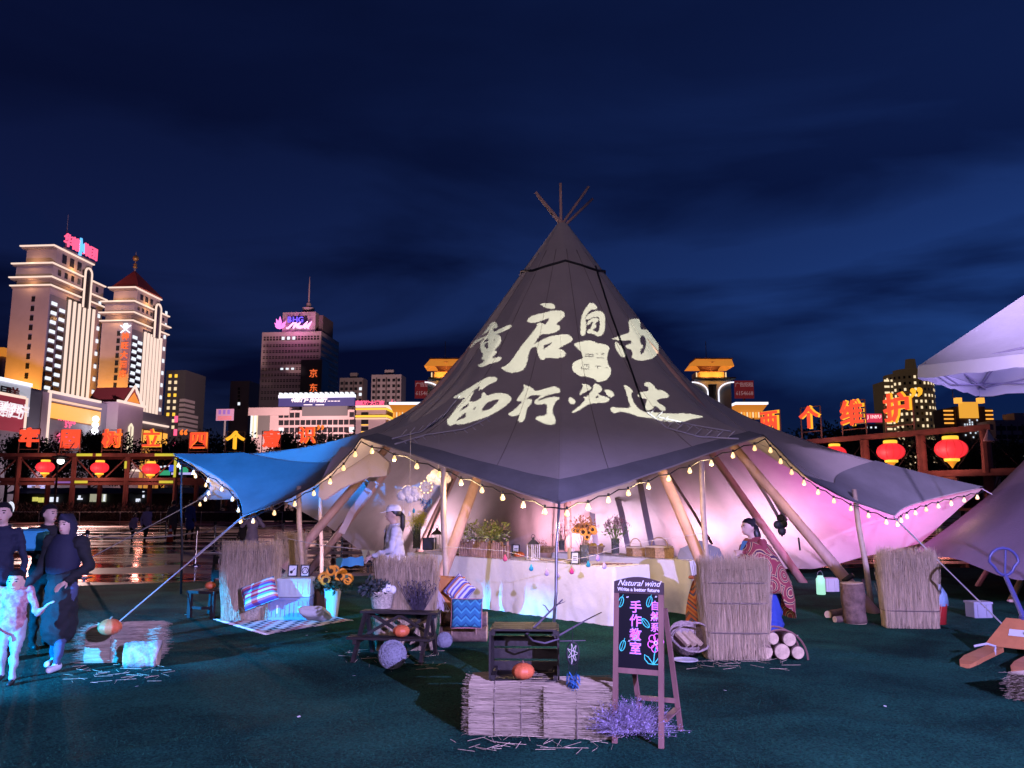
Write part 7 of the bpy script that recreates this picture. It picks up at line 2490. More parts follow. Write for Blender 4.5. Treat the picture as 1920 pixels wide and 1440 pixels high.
# mats, cards, brushes on the table
q = MB(); g = random.Random(13)
c = on(1150, 1059)
for k in range(16):
    q.stalk(c + Vector((g.uniform(-.3, .2), g.uniform(-.06, .12), .006)), c + Vector((g.uniform(-.25, .28), g.uniform(-.06, .12), .012)), .006)
tag(q.build('dried_stalks', BWOOD), 'loose dark dried stalks lying on the end of the long table', 'dried stalks', kind='stuff')
for px, py, w, d_, m, lab in ((1040, 1052, .5, .10, mat('kraft', (.45, .32, .2), .8), 'long kraft paper runner beside the candle lantern'), (1060, 1055, .22, .12, WHITE, 'white cloth folded on the long table'), (848, 1040, .3, .16, BWOOD, 'flat wooden tray at the foot of the planter box')):
    c = on(px, py)
    o = MB().box((0, 0, .010), (w, d_, .018)).build('table_mat', m, None, loc=c, rot=(0, 0, math.atan2(d1.y, d1.x)), bevel=.004); tag(o, lab, 'mat', 'mats on the long table')
MB().lathe([(.05, 0), (.055, .005), (.055, .17), (.05, .18)], (0, 0, 0), 12).build('paper_cup', mat('blush_paper', (.66, .55, .58), .7), None, loc=on(1071, 1050), rot=(0, 0, 0))
tag(bpy.data.objects['paper_cup'], 'tall blush paper cylinder behind the small black frame', 'cup')
# felt drops on a string across the front of the table
ds = empty('felt_drop_garland', P(945, 1050, 10.6), 0, 'garland of blue, pink and white felt drops strung across the front', 'garland')
o0 = Vector(ds.location)
DROPS = [(947, 1048, (.55, .08, .16)), (996, 1066, (.02, .30, .42)), (1025, 1075, (.42, .32, .48)), (1072, 1072, (.65, .05, .20)), (1103, 1059, (.02, .28, .36)), (1121, 1048, (.36, .25, .55)), (1133, 1062, (.5, .4, .6)), (1045, 1079, (.45, .35, .5))]
sp_ = [P(835, 1025, 10.9)] + [P(947, 1033, 10.6), P(1000, 1047, 10.4), P(1050, 1052, 10.2), P(1105, 1044, 10.3), P(1180, 1020, 10.6)] + [P(1316, 1000, 11.2)]
MB().tube([p - o0 for p in sp_], .003, 4).build('string', ROPE, ds)
for k, (px, py, cc) in enumerate(DROPS):
    p = P(px, py, 10.35) - o0
    s_ = .045
    dr = MB().lathe([(.003, .055), (.013, .033), (.026, .009), (.029, -.009), (.022, -.025), (.005, -.032)], p, 12, 1, .5).build('felt_drop', mat('felt_%d' % k, cc, .9), ds, smooth=True)
    MB().tube([p + Vector((0, 0, .07)), p + Vector((0, 0, .16))], .0018, 4).build('thread', ROPE, dr)
# cloud mobiles
def cloud_mobile(label, px, py, Y, s_, drops=True):
    r_ = empty('cloud_mobile', P(px, py, Y), 0, label, 'mobile', 'white cloud mobiles')
    q = MB(); g = random.Random(int(px))
    for (x, z_, rr) in ((-.10, 0, .07), (-.03, .05, .085), (.06, .04, .08), (.12, -.01, .06), (.0, -.03, .07), (.07, -.03, .055)):
        q.ball((x * s_, 0, z_ * s_), rr * s_, 14, 9, sy=.6)
    q.build('cloud', mat('cotton', (.72, .68, .70), .95, bump=1.0, bs=30), r_, smooth=True)['kind'] = 'stuff'
    MB().tube([(0, 0, .1 * s_), (0, 0, .9)], .0025, 4).build('cord', ROPE, r_)
    if drops:
        for k, (x, L_) in enumerate(((-.08, .24), (.0, .26), (.06, .22))):
            MB().tube([(x * s_, 0, -.05 * s_), (x * s_, 0, -L_)], .0018, 4).build('thread', ROPE, r_)
            MB().lathe([(.002, .05), (.016, .02), (.02, 0), (.012, -.02), (.002, -.026)], (x * s_, 0, -L_), 8).build('bead_drop', (WHITE, WHITE, MATS['felt_4'])[k], r_)
cloud_mobile('white cotton cloud mobile with three hanging drops by the cap wearer', 768, 929, 11.3, 1.05)
cloud_mobile('plain white cotton cloud mobile partly behind the feathered hoop', 822, 897, 11.8, 1.05, False)
dreamcatcher('large round dream catcher with fairy bulbs and blue feathers under the awning', (800, 895), (799, 913), .085, .26, MATS['blue_feather'], 11.2, True)
# closed dark umbrella behind the rear table, draped rug on the pole, handled basket
c = P(1318, 1035, 12.2)
um = empty('grey_umbrella', (c.x, c.y, 0), 0, 'open grey umbrella standing on its side behind the slanting pole', 'umbrella')
q = MB(); n = 8; z0 = .62
vs = [Vector((0, 0, 0))]
for ring in range(1, 5):
    rr = .42 * ring / 4
    for k in range(n * 2):
        a = 6.283 * k / (n * 2); rq = rr * (1 if k % 2 == 0 else .93)
        vs.append(Vector((rq * math.cos(a), .16 * (ring / 4) ** 2 * 1.2, rq * math.sin(a))))
fs = [(0, 1 + k, 1 + (k + 1) % (2 * n)) for k in range(2 * n)]
for ring in range(3):
    for k in range(2 * n):
        a = 1 + ring * 2 * n + k; b_ = 1 + ring * 2 * n + (k + 1) % (2 * n); fs.append((a, b_, b_ + 2 * n, a + 2 * n))
q.add([v + Vector((0, 0, z0)) for v in vs], fs); q.build('canopy', mat('umbrella_grey', (.20, .20, .24), .6), um, smooth=False)
MB().tube([(0, -.05, z0), (0, .6, z0 - .1)], .008, 6).build('shaft', STEEL, um)
for k in range(8):
    a = 6.283 * k / 8; MB().tube([(0, .0, z0), (.42 * math.cos(a), .195, z0 + .42 * math.sin(a))], .004, 4).build('rib', STEEL, um)
MB().tube([(0, .5, z0 - .09), (0, .5, 0)], .02, 6).build('prop', BLK, um)
RUGM = stripes('kilim_rust', [(.30, .05, .03), (.45, .16, .04), (.06, .05, .14), (.38, .08, .03), (.10, .05, .06), (.42, .14, .05)], 'Z', 6.0, wig=.10)
tp = P(1306, 1082, 10.4)
q = MB(); vs = []; fs = []; nu, nv = 16, 22
for j in range(nv + 1):
    v_ = j / nv
    for i in range(nu + 1):
        u = i / nu
        px = (1300 - 30 * v_) + (1322 + 14 * v_ - 1300 + 30 * v_) * u
        z_ = tp.z * (1 - v_) + .02
        w = .10 + .30 * v_
        x = tp.x + (-.05 - .30 * v_) + (w + .18 * v_) * u * 1.15
        y = tp.y - .12 - .95 * v_ * v_ * .9 + .05 * math.sin(u * 11 + 3 * v_) * (.4 + v_)
        vs.append((x, y, max(.02, z_ + .02 * math.sin(u * 9))))
for j in range(nv):
    for i in range(nu):
        a = j * (nu + 1) + i; fs.append((a, a + 1, a + nu + 2, a + nu + 1))
rd = empty('draped_rug', (tp.x, tp.y, 0), 0, 'rust and navy zigzag rug tied to the pole and spilling to the turf', 'rug')
q.add([Vector(v) - Vector((tp.x, tp.y, 0)) for v in vs], fs); q.build('weave', RUGM, rd, smooth=True)
MB().tube([(.1 * math.cos(a), -.05 + .1 * math.sin(a), tp.z + .0) for a in [6.283 * i / 12 for i in range(13)]], .018, 6).build('tie', mat('rust_cord', (.35, .10, .06), .8), rd)
c = G(1302, 1236)
bk = basket('handled_basket', 'round pink lit wicker basket with wooden blocks against the draped rug', (c.x - .06, c.y + .1, .10), .20, .20, .16, .20, .2, mat('rose_wicker', (.36, .27, .25), .8, var=.4, vs=35, bump=.8, bs=60), None, R(38))
for k in range(3):
    MB().box((-.07 + .07 * k, .0, .13), (.05, .18, .04), (0, .3 * k, .4)).build('wood_block', LOGE, bk)
o = MB().lathe([(.10, 0), (.13, .012), (.128, .016), (.09, .006)], (0, 0, .02), 18).build('white_plate', WHITE, None, loc=G(1285, 1243))
tag(o, 'white plate lying on the turf below the handled basket', 'plate')

# ---------------------------------------------------------------- right hand side
c = G(1544, 1118)
lt = empty('glass_floor_lantern', (c.x, c.y + .1, 0), 0, 'glowing green glass lantern on the turf inside the right wing', 'lantern')
MB().lathe([(.07, 0), (.075, .01), (.075, .26), (.05, .30), (.05, .32)], (0, 0, .02), 14).build('glass_body', mat('green_glow', (.2, .4, .35), .3, emit=(.45, .95, .75), es=.9), lt, smooth=True)
MB().tube([(.05 * math.cos(a), 0, .34 + .08 * math.sin(a)) for a in [math.pi * i / 10 for i in range(11)]], .006, 5).build('handle', CHROME, lt)
c = G(1556, 1112)
slat_box('white_carton', 'white carton beside the green glass lantern', (c.x + .1, c.y + .25, 0), .24, .22, .24, mat('carton_white', (.6, .55, .58), .7), .1, 2)
c = G(1776, 1176)
rb = empty('red_bucket', (c.x, c.y + .25, 0), 0, 'red bucket with a pale blue cloth behind the strapped straw screen', 'bucket')
MB().lathe([(.11, 0), (.14, .26), (.145, .27)], (0, 0, 0), 16).build('pail', mat('red_plastic', (.45, .03, .03), .4), rb, smooth=True)
MB().lathe([(.15, .25), (.13, .40), (.07, .52), (.02, .54)], (0, 0, 0), 14, lobes=7, lobe=.2).build('cloth', mat('pale_blue_cloth', (.25, .38, .55), .9), rb, smooth=True)
c = G(1836, 1158)
slat_box('grey_box', 'small grey box standing on the turf before the second tipi', (c.x, c.y, 0), .26, .2, .22, mat('grey_box', (.30, .30, .38), .6), .1, 2)
# second tipi at the edge
def tipi2():
    C = Vector((12.0, 13.4, 0))
    root = empty('second_tipi_tent', C, 0, 'second tipi tent with a wavy raised hem behind the pallet truck', 'tent')
    q = MB(); n = 72; vs = []; fs = []
    prof = [(.1, 6.2), (1.3, 4.6), (2.4, 3.05), (3.0, 2.35), (3.6, 1.75), (4.3, 1.2), (5.15, .62)]
    for j in range(15):
        t = j / 14 * 6; k0 = min(5, int(t)); f = t - k0
        r0 = prof[k0][0] + (prof[k0 + 1][0] - prof[k0][0]) * f; z0 = prof[k0][1] + (prof[k0 + 1][1] - prof[k0][1]) * f
        for i in range(n):
            a = 6.283 * i / n
            seg = (a / R(40)) % 1 - .5
            r = r0 * (math.cos(R(20)) / math.cos(seg * R(40)))
            vs.append((r * math.cos(a), r * math.sin(a), z0 - (.10 * math.cos(a * 9) * (j / 14) ** 3)))
    for j in range(14):
        for i in range(n):
            k = (i + 1) % n; fs.append((j * n + i, j * n + k, (j + 1) * n + k, (j + 1) * n + i))
    q.add(vs, fs); q.build('canopy', mat('mauve_canvas', (.15, .11, .17), .8, var=.12, vs=1.2, bump=.3, bs=30), root, smooth=True)
    for k in range(9):
        a = R(40 * k + 20)
        MB().tube([(3.9 * math.cos(a), 3.9 * math.sin(a), 0), (-.15 * math.cos(a), -.15 * math.sin(a), 6.5)], .05, 7).build('main_pole', POLE, root)
tipi2()
# white pop-up canopy: only its corner reaches the picture
def popup():
    root = empty('popup_canopy', (8.4, 9.2, 0), 0, 'white pop-up canopy whose roof corner reaches in above the second tipi', 'canopy')
    O = Vector(root.location)
    ZC = 3.3
    A = G(1722, 686, ZC); B = G(1836, 723, ZC)
    e1 = (B - A); L_ = e1.length; e2 = Vector((e1.y, -e1.x, 0))
    A = A - O
    c4 = [A, A + e1, A + e1 + e2, A + e2]
    ap = sum(c4, Vector()) / 4 + Vector((0, 0, 1.12))
    W_ = mat('canopy_white', (.72, .72, .78), .75, var=.05, vs=3, bump=.3, bs=6)
    for i in range(4):
        a, b_ = c4[i], c4[(i + 1) % 4]
        q = MB(); n = 10; vs = []; fs = []
        for j in range(n + 1):
            for k in range(n + 1):
                p = a.lerp(b_, k / n).lerp(ap, j / n)
                sag = -.10 * math.sin(math.pi * j / n) * math.sin(math.pi * k / n)
                vs.append(p + Vector((0, 0, sag)))
        for j in range(n):
            for k in range(n):
                x = j * (n + 1) + k; fs.append((x, x + 1, x + n + 2, x + n + 1))
        q.add(vs, fs); q.build('roof_panel', W_, root, smooth=True)
        q = MB(); vs = []; fs = []; n = 14
        for k in range(n + 1):
            p = a.lerp(b_, k / n); o = (p - (c4[0] + c4[2]) / 2); o.z = 0; o = o.normalized() * .02
            vs += [p + o * .4, p + o + Vector((0, 0, -.16 - .012 * math.sin(k * 2.1)))]
        for k in range(n): fs.append((2 * k, 2 * k + 1, 2 * k + 3, 2 * k + 2))
        q.add(vs, fs); q.build('valance', W_, root, smooth=True)
        q = MB(); q.tube([Vector((a.x, a.y, -O.z)) * 1.0, a + Vector((0, 0, -.02))], .022, 6)
        q.v = [(x, y, z_) for x, y, z_ in q.v]
        # scissor truss under the edge
        m_ = a.lerp(b_, .5)
        for (p0, p1) in ((a + Vector((0, 0, -.06)), m_ + Vector((0, 0, .10))), (m_ + Vector((0, 0, .10)), b_ + Vector((0, 0, -.06))), (a + Vector((0, 0, .12)) * .2, m_ + Vector((0, 0, -.12))), (m_ + Vector((0, 0, -.12)), b_)):
            inn = ((c4[0] + c4[2]) / 2 - m_); inn.z = 0; inn = inn.normalized() * .08
            MB().tube([p0 + inn, p1 + inn], .013, 5).build('truss_bar', mat('truss_grey', (.35, .33, .45), .5), root)
        MB().tube([a + Vector((0, 0, -.05)), ap + Vector((0, 0, -.1))], .014, 5).build('rafter', MATS['truss_grey'], root)
    for i in range(4):
        if i in (0,): continue
    lamp('canopy_lamp', 'POINT', (c4[0] + c4[2]) / 2 + Vector((0, 0, -.15)), 46, (.50, .38, 1.0), root, size=.12)
    MB().ball((c4[0] + c4[2]) / 2 + Vector((0, 0, .0)), .05, 8, 6).build('hanging_bulb', mat('violet_bulb', (.1, .1, .1), emit=(.5, .4, 1), es=2), root)
    MB().tube([(c4[0] + c4[2]) / 2 + Vector((0, 0, .03)), ap], .006, 4).build('bulb_cord', BLK, root)
    for k in (2, 3):
        a = c4[k]; MB().tube([(a.x, a.y, 0), tuple(a)], .02, 6).build('leg', STEEL, root)
popup()
# pallet truck
def pallet_truck():
    OR = mat('truck_orange', (.50, .19, .08), .4, var=.15, vs=6, spec=.5)
    BLU = mat('handle_blue', (.07, .07, .22), .35)
    a, b_ = G(1795, 1262), G(1866, 1228)      # left fork tip, fork heel
    root = empty('pallet_truck', (b_.x, b_.y + .1, 0), 0, 'orange hand pallet truck with a violet blue loop handle', 'pallet truck')
    O = Vector(root.location)
    d = (a - b_); d.z = 0; Lf = 1.05; d.normalize(); n = Vector((-d.y, d.x, 0))
    # forks: two tapering channels
    for k, off in enumerate((0.0, .44)):
        p0 = Vector((b_.x, b_.y, 0)) - n * off * (1 if n.y > 0 else -1) - O
        q = MB()
        w = .085
        prof = [(0, .085), (.75, .085), (.95, .07), (1.05, .05)]
        vs = []; fs = []
        for (t, h) in prof:
            ww = w if t < .9 else w * (.85 if t < 1 else .5)
            c = p0 + d * t
            for s_ in (-1, 1):
                vs += [c + n * ww * s_ + Vector((0, 0, h)), c + n * ww * s_ + Vector((0, 0, h - .045))]
        for i in range(3):
            o = i * 4
            fs += [(o, o + 2, o + 6, o + 4), (o + 1, o + 5, o + 7, o + 3), (o, o + 4, o + 5, o + 1), (o + 2, o + 3, o + 7, o + 6)]
        fs += [(0, 1, 3, 2), (12, 14, 15, 13)]
        q.add(vs, fs).build('fork', OR, root)
        MB().tube([p0 + d * .85 + n * .05 + Vector((0, 0, .035)), p0 + d * .85 - n * .05 + Vector((0, 0, .035))], .034, 12).build('fork_roller', BLK, root)
    # heel plate slanting up to the pump
    h0 = Vector((b_.x, b_.y, 0)) - O
    sgn = 1 if n.y > 0 else -1
    q = MB()
    pa, pb_ = h0 + n * .1 * sgn, h0 - n * .54 * sgn
    up = Vector((0, 0, .36)) - d * .30
    vs = [pa + Vector((0, 0, .088)), pb_ + Vector((0, 0, .088)), pb_ + up * 1.0 + n * .16 * sgn, pa + up - n * .16 * sgn]
    back = -d * .10
    q.add(vs + [v + back - Vector((0, 0, .02)) for v in vs], [(0, 1, 2, 3), (7, 6, 5, 4), (0, 4, 5, 1), (1, 5, 6, 2), (2, 6, 7, 3), (3, 7, 4, 0)]).build('heel_plate', OR, root)
    c = sum(vs, Vector()) / 4
    nn = (vs[1] - vs[0]).cross(vs[3] - vs[0]).normalized()
    if nn.y > 0: nn = -nn
    e1 = (vs[1] - vs[0]).normalized(); e2 = nn.cross(e1)
    if e2.z < 0: e2 = -e2
    q = MB(); q.add([c + nn * .004 + e1 * x + e2 * y for x, y in ((-.11, -.04), (.11, -.04), (.11, .05), (-.11, .05))], [(0, 1, 2, 3)]); q.build('label_plate', mat('label_white', (.6, .6, .6), .5), root)
    q = MB(); q.ball(c + nn * .006 + e1 * .05 + e2 * .005, .022, 8, 6, sy=.3).build('label_mark', BLK, root)
    base = (vs[2] + vs[3]) / 2 - d * .04
    MB().tube([base + Vector((0, 0, -.22)), base + Vector((0, 0, .03))], .05, 12).build('pump', BLU, root)
    for s_ in (-1, 1): MB().tube([Vector((base.x, base.y, .085)) + n * (.05 * s_) - n * .03, Vector((base.x, base.y, .085)) + n * (.05 * s_) + n * .03], .085, 14).build('steer_wheel', BLK, root)
    ht = P(1884, 1075, b_.y + .35) - O; hp = P(1886, 1040, b_.y + .35) - O
    MB().tube([base, base.lerp(ht, .5), ht + Vector((0, 0, -.02))], [.03, .026, .024], 8).build('handle_shaft', BLU, root)
    loop = []
    for i in range(17):
        a_ = 6.283 * i / 16
        x, z_ = .165 * math.sin(a_), .15 * (1 - math.cos(a_)) / 1.0
        x *= (1.0 if math.cos(a_) < 0.2 else .72)
        loop.append(ht + Vector((x, 0, z_ - .02)))
    MB().tube(loop, .016, 8).build('handle_loop', BLU, root, smooth=True)
    MB().tube([ht, hp + Vector((0, 0, .05))], .012, 6).build('release_lever', BLU, root)
pallet_truck()
# orange canister that anchors the guy strap
c = G(1850, 1238)
o = MB().tube([c + Vector((-.12, 0, .14)), c + Vector((0, -.03, .17)), c + Vector((.10, 0, .14)), c + Vector((.10, .02, .05))], .012, 6).build('anchor_strap', STRAP)
tag(o, 'loose end of guy strap knotted round the fork of the pallet truck', 'strap')
# ================================================================== people
def rcone(m, p0, p1, r0, r1, seg=12, sy=1.0):
    """closed tapered capsule"""
    p0, p1 = Vector(p0), Vector(p1)
    t = p1 - p0; L_ = t.length; t.normalize()
    path = []; rs = []
    for i in range(5):
        a = math.pi / 2 * i / 4
        path.append(p0 - t * r0 * math.cos(a)); rs.append(max(.001, r0 * math.sin(a)))
    for i in range(5):
        a = math.pi / 2 * i / 4
        path.append(p1 + t * r1 * math.sin(a)); rs.append(max(.001, r1 * math.cos(a)))
    m.tube(path, rs, seg)
class Fig:
    def __init__(s): s.pr = []
    def cone(s, a, b, r0, r1, mi): s.pr.append(('c', Vector(a), Vector(b), r0, r1, mi)); return s
    def ell(s, c, r, mi): s.pr.append(('e', Vector(c), Vector(r), 0, 0, mi)); return s
    def mesh(s, voxel, smooth=4):
        m = MB()
        for k, a, b, r0, r1, mi in s.pr:
            if k == 'c': rcone(m, a, b, r0, r1)
            else: m.ball(a, 1.0, 18, 12, sx=b.x, sy=b.y, sz=b.z)
        # ball() scales only in plan, so rescale z by hand
        me = bpy.data.meshes.new('f'); me.from_pydata(m.v, [], m.f)
        bm = bmesh.new(); bm.from_mesh(me); bmesh.ops.remove_doubles(bm, verts=bm.verts, dist=.0005); bmesh.ops.recalc_face_normals(bm, faces=bm.faces); bm.to_mesh(me); bm.free()
        o = bpy.data.objects.new('f', me); col.objects.link(o)
        r = o.modifiers.new('r', 'REMESH'); r.mode = 'VOXEL'; r.voxel_size = voxel
        if smooth:
            sm = o.modifiers.new('s', 'SMOOTH'); sm.factor = .5; sm.iterations = smooth
        dg = bpy.context.evaluated_depsgraph_get()
        out = bpy.data.meshes.new_from_object(o.evaluated_get(dg))
        bpy.data.objects.remove(o); bpy.data.meshes.remove(me)
        n = len(out.polygons)
        c = np.empty(n * 3); out.polygons.foreach_get('center', c); c = c.reshape(-1, 3)
        best = np.full(n, 1e9); mi_ = np.zeros(n, int)
        for k, a, b, r0, r1, mi in s.pr:
            a_, b_ = np.array(a), np.array(b)
            if k == 'c':
                t = b_ - a_; L2 = max(1e-9, t @ t); u = np.clip(((c - a_) @ t) / L2, 0, 1)
                d = np.linalg.norm(c - (a_ + u[:, None] * t), axis=1) - (r0 + (r1 - r0) * u)
            else:
                d = (np.linalg.norm((c - a_) / b_, axis=1) - 1) * b_.min()
            w = d < best - 1e-5; best[w] = d[w]; mi_[w] = mi
        # creases in the clothes, none in the skin
        nv = len(out.vertices)
        co = np.empty(nv * 3); out.vertices.foreach_get('co', co); co = co.reshape(-1, 3)
        no = np.empty(nv * 3); out.vertices.foreach_get('normal', no); no = no.reshape(-1, 3)
        nl = len(out.loops); lv = np.empty(nl, int); out.loops.foreach_get('vertex_index', lv)
        ls = np.empty(n, int); out.polygons.foreach_get('loop_total', ls)
        lm = np.repeat(mi_, ls)
        amp = np.ones(nv); amp[lv[(lm == 0) | (lm == 3)]] = 0
        x, y, z_ = co.T
        h_ = .0045 * np.sin(23 * x + 31 * z_ + 3 * np.sin(17 * y + 9 * z_)) + .004 * np.sin(41 * z_ - 19 * x + 2.5 * np.sin(27 * x + 5 * y)) + .003 * np.sin(63 * z_ + 37 * y + 3 * np.sin(21 * z_))
        out.vertices.foreach_set('co', (co + no * (h_ * amp)[:, None]).reshape(-1))
        out.polygons.foreach_set('material_index', mi_)
        out.polygons.foreach_set('use_smooth', np.ones(n, bool))
        return out
def hand_prims(f, w, d, n, s=1.0, mi=0, curl=.5):
    """palm, four fingers and a thumb; d: direction of the fingers, n: back-of-hand normal"""
    w, d, n = Vector(w), Vector(d).normalized(), Vector(n)
    n = (n - d * n.dot(d)).normalized(); x = d.cross(n)
    f.cone(w, w + d * .045 * s, .020 * s, .024 * s, mi)
    for k in range(4):
        o = x * (-.026 + .0175 * k) * s
        f.cone(w + d * .03 * s + o * .7, w + d * .08 * s + o, .014 * s, .012 * s, mi)
        L_ = (.062, .072, .068, .052)[k] * s
        a = w + d * .085 * s + o
        e1 = (d - n * curl * .6).normalized(); e2 = (d - n * curl * 1.6).normalized()
        f.cone(a, a + e1 * L_ * .5, .0095 * s, .0085 * s, mi); f.cone(a + e1 * L_ * .5, a + e1 * L_ * .5 + e2 * L_ * .5, .0085 * s, .0068 * s, mi)
    a = w + d * .025 * s - x * .03 * s
    e1 = (d * .6 - x * .75 - n * .2).normalized(); e2 = (d * .9 - x * .25 - n * .4).normalized()
    f.cone(a, a + e1 * .035 * s, .012 * s, .010 * s, mi); f.cone(a + e1 * .035 * s, a + e1 * .035 * s + e2 * .028 * s, .010 * s, .008 * s, mi)
SKIN = mat('skin', (.52, .34, .26), .55, spec=.35)
HAIR = mat('black_hair', (.012, .010, .012), .45)
EYE = mat('eye_dark', (.02, .015, .015), .3)
LIP = mat('lip', (.38, .14, .13), .5)
def person(label, loc, rz, H, cols, arms, legs, hair='short', voxel=.016, hands=False, top='jacket', head_dx=0.0, head_dy=-.02, lean=0.0, build=1.0, group=None, headyaw=0.0, skirt=None, hs=1.0, sleeve=1.0, coatlen=.24):
    """cols: (top, trousers, shoes, extra). arms/legs: ((joint, end) left, right) in metres from the ground, facing -Y"""
    root = empty('person', loc, rz, label, 'person', group)
    mats = [SKIN, cols[0], cols[1], cols[2], HAIR, cols[3]]
    f = Fig(); k = H / 1.65; b = build
    sh = .815 * H; hip = .515 * H; ly = -lean
    Sx = .172 * k * b
    k_body = k; kh = k * hs
    hd = Vector((head_dx, head_dy + ly * 1.15, H - .125 * kh))
    # torso
    f.ell((0, .0, hip + .02 * k), (.155 * k * b, .115 * k * b, .12 * k), 2)
    f.ell((0, ly * .35, hip + .16 * k), (.150 * k * b, .115 * k * b, .15 * k), 1)
    f.ell((0, ly * .7, hip + .34 * k), (.168 * k * b, .122 * k * b, .17 * k), 1)
    f.ell((0, ly, sh - .02 * k), (.165 * k * b, .098 * k * b, .075 * k), 1)
    if top in ('coat', 'jacket', 'puffer'):
        f.cone((0, .0, hip - (.0 if top != 'coat' else coatlen * k)), (0, ly * .4, hip + .2 * k), (.165 if top != 'coat' else .185) * k * b, .145 * k * b, 1)
    # neck, head
    nb = Vector((0, ly, sh + .02 * k))
    f.cone(nb, hd + Vector((0, .01, -.06 * k)), .052 * k, .050 * k, 0)
    f.ell(hd + Vector((0, .005, .012 * kh)), (.074 * kh, .092 * kh, .100 * kh), 0)
    cy_, sy_ = math.cos(headyaw), math.sin(headyaw)
    def hv(x, y, z_): return hd + Vector((x * cy_ - y * sy_, x * sy_ + y * cy_, z_)) 
    f.ell(hv(0, -.022 * kh, -.052 * kh), (.052 * kh, .062 * kh, .055 * kh), 0)
    f.cone(hv(0, -.083 * kh, .006 * kh), hv(0, -.100 * kh, -.022 * kh), .010 * kh, .014 * kh, 0)
    for s_ in (-1, 1): f.ell(hv(.074 * s_ * kh, .012 * kh, -.008 * kh), (.014 * kh, .022 * kh, .030 * kh), 0)
    # arms
    ends = []
    for s_, (el, ha) in zip((-1, 1), arms):
        S = Vector((s_ * Sx, ly, sh - .015 * k)); E, Hn = Vector(el), Vector(ha)
        ra = (.052 if top != 'puffer' else .075) * k * b * sleeve
        f.ell(S, (ra * 1.12, ra * 1.12, ra * 1.12), 1)
        f.cone(S, E, ra, ra * .82, 1); f.cone(E, Hn, ra * .82, ra * .62, 1)
        d = (Hn - E).normalized(); ends.append((Hn, d))
        f.cone(Hn, Hn + d * .03 * k, .027 * k, .025 * k, 0)
        if not hands: f.cone(Hn + d * .03 * k, Hn + d * .12 * k - Vector((0, 0, .0)), .030 * k, .020 * k, 0)
    # legs
    for s_, (kn, an) in zip((-1, 1), legs):
        Hp = Vector((s_ * .085 * k * b, 0, hip)); K, A_ = Vector(kn), Vector(an)
        f.cone(Hp, K, .092 * k * b, .062 * k * b, 2); f.cone(K, A_ + Vector((0, 0, .02)), .060 * k * b, .044 * k * b, 2)
        f.cone(A_ + Vector((0, .03 * k, -.035 * k)), A_ + Vector((0, -.13 * k, -.045 * k)), .042 * k, .036 * k, 3)
    if skirt:
        f.cone((0, 0, hip + .05), (0, 0, skirt), .17 * k, .22 * k, 2)
    me = f.mesh(voxel)
    if hands:
        g = Fig()
        for (Hn, d) in ends: hand_prims(g, Hn + d * .02 * k, d, Vector((0, -.4, .9)) if abs(d.z) < .8 else Vector((-1 if Hn.x < 0 else 1, -.3, 0)), k, 0)
        hm = g.mesh(.0045, 2)
        bm = bmesh.new(); bm.from_mesh(me); bm.from_mesh(hm); bm.to_mesh(me); bm.free()
    for m_ in mats: me.materials.append(m_)
    body = link('body', me, root)
    # face
    for s_ in (-1, 1):
        MB().ball(hv(.030 * s_ * kh, -.083 * kh, .008 * kh), .011 * kh, 8, 6, sz=.6, sy=.5).build('eye', EYE, root, smooth=True)
        MB().tube([hv(.014 * s_ * kh, -.088 * kh, .030 * kh), hv(.046 * s_ * kh, -.078 * kh, .030 * kh)], .0045 * kh, 5).build('eyebrow', HAIR, root)
    MB().ball(hv(0, -.086 * kh, -.060 * kh), .021 * kh, 8, 6, sz=.32, sy=.45).build('mouth', LIP, root, smooth=True)
    if top in ('jacket', 'coat'):
        MB().tube([(.068 * k * math.cos(a), ly + .062 * k * math.sin(a), sh + (.045 + .012 * math.sin(a)) * k) for a in [6.283 * i / 16 for i in range(17)]], .017 * k, 7).build('collar', cols[0], root, smooth=True)
    hr_ = .082 * kh
    def cap(lo, sc=1.0, dz=.022, m=HAIR, nm='hair', back=.012, sx=1.0):
        q = MB(); prof = []
        for i in range(9):
            a = math.pi / 2 - (math.pi / 2 + lo) * i / 8
            prof.append((max(.001, math.cos(a)), math.sin(a)))
        vs = []; fs = []; n = 20
        for i, (r, z_) in enumerate(prof):
            for j in range(n):
                t = 2 * math.pi * j / n
                fy = math.sin(t)
                zz = z_
                # hairline is higher over the face
                if fy < -.30 and z_ < .42: zz = .42 - .25 * max(0, 1 - abs(fy) * 1.6)
                r = prof[i][0] * (1 + .05 * mnoise.noise(Vector((math.cos(t) * 4, fy * 4, z_ * 4))))
                vs.append(hv(r * .083 * kh * sc * math.cos(t) * sx, back * kh + r * .100 * kh * sc * fy, dz * kh + zz * .100 * kh * sc))
        for i in range(8):
            for j in range(n):
                j2 = (j + 1) % n; fs.append((i * n + j, i * n + j2, (i + 1) * n + j2, (i + 1) * n + j))
        fs.append(tuple(range(n))); fs.append(tuple(8 * n + j for j in range(n))[::-1])
        return q.add(vs, fs).build(nm, m, root, smooth=True)
    if hair == 'short': cap(.62)
    elif hair == 'long':
        cap(.5); MB().tube([hv(0, .07 * kh, .04 * kh), hv(0, .085 * kh, -.08 * kh), hv(0, .09 * kh, -.24 * kh)], [.07 * kh, .075 * kh, .04 * kh], 10).build('long_hair', HAIR, root, smooth=True)
    elif hair == 'pony':
        cap(.45); MB().tube([hv(0, .09 * kh, .03 * kh), hv(0, .13 * kh, -.03 * kh), hv(0, .13 * kh, -.16 * kh), hv(0, .12 * kh, -.27 * kh)], [.025 * kh, .038 * kh, .034 * kh, .010 * kh], 10).build('ponytail', HAIR, root, smooth=True)
    elif hair == 'bun':
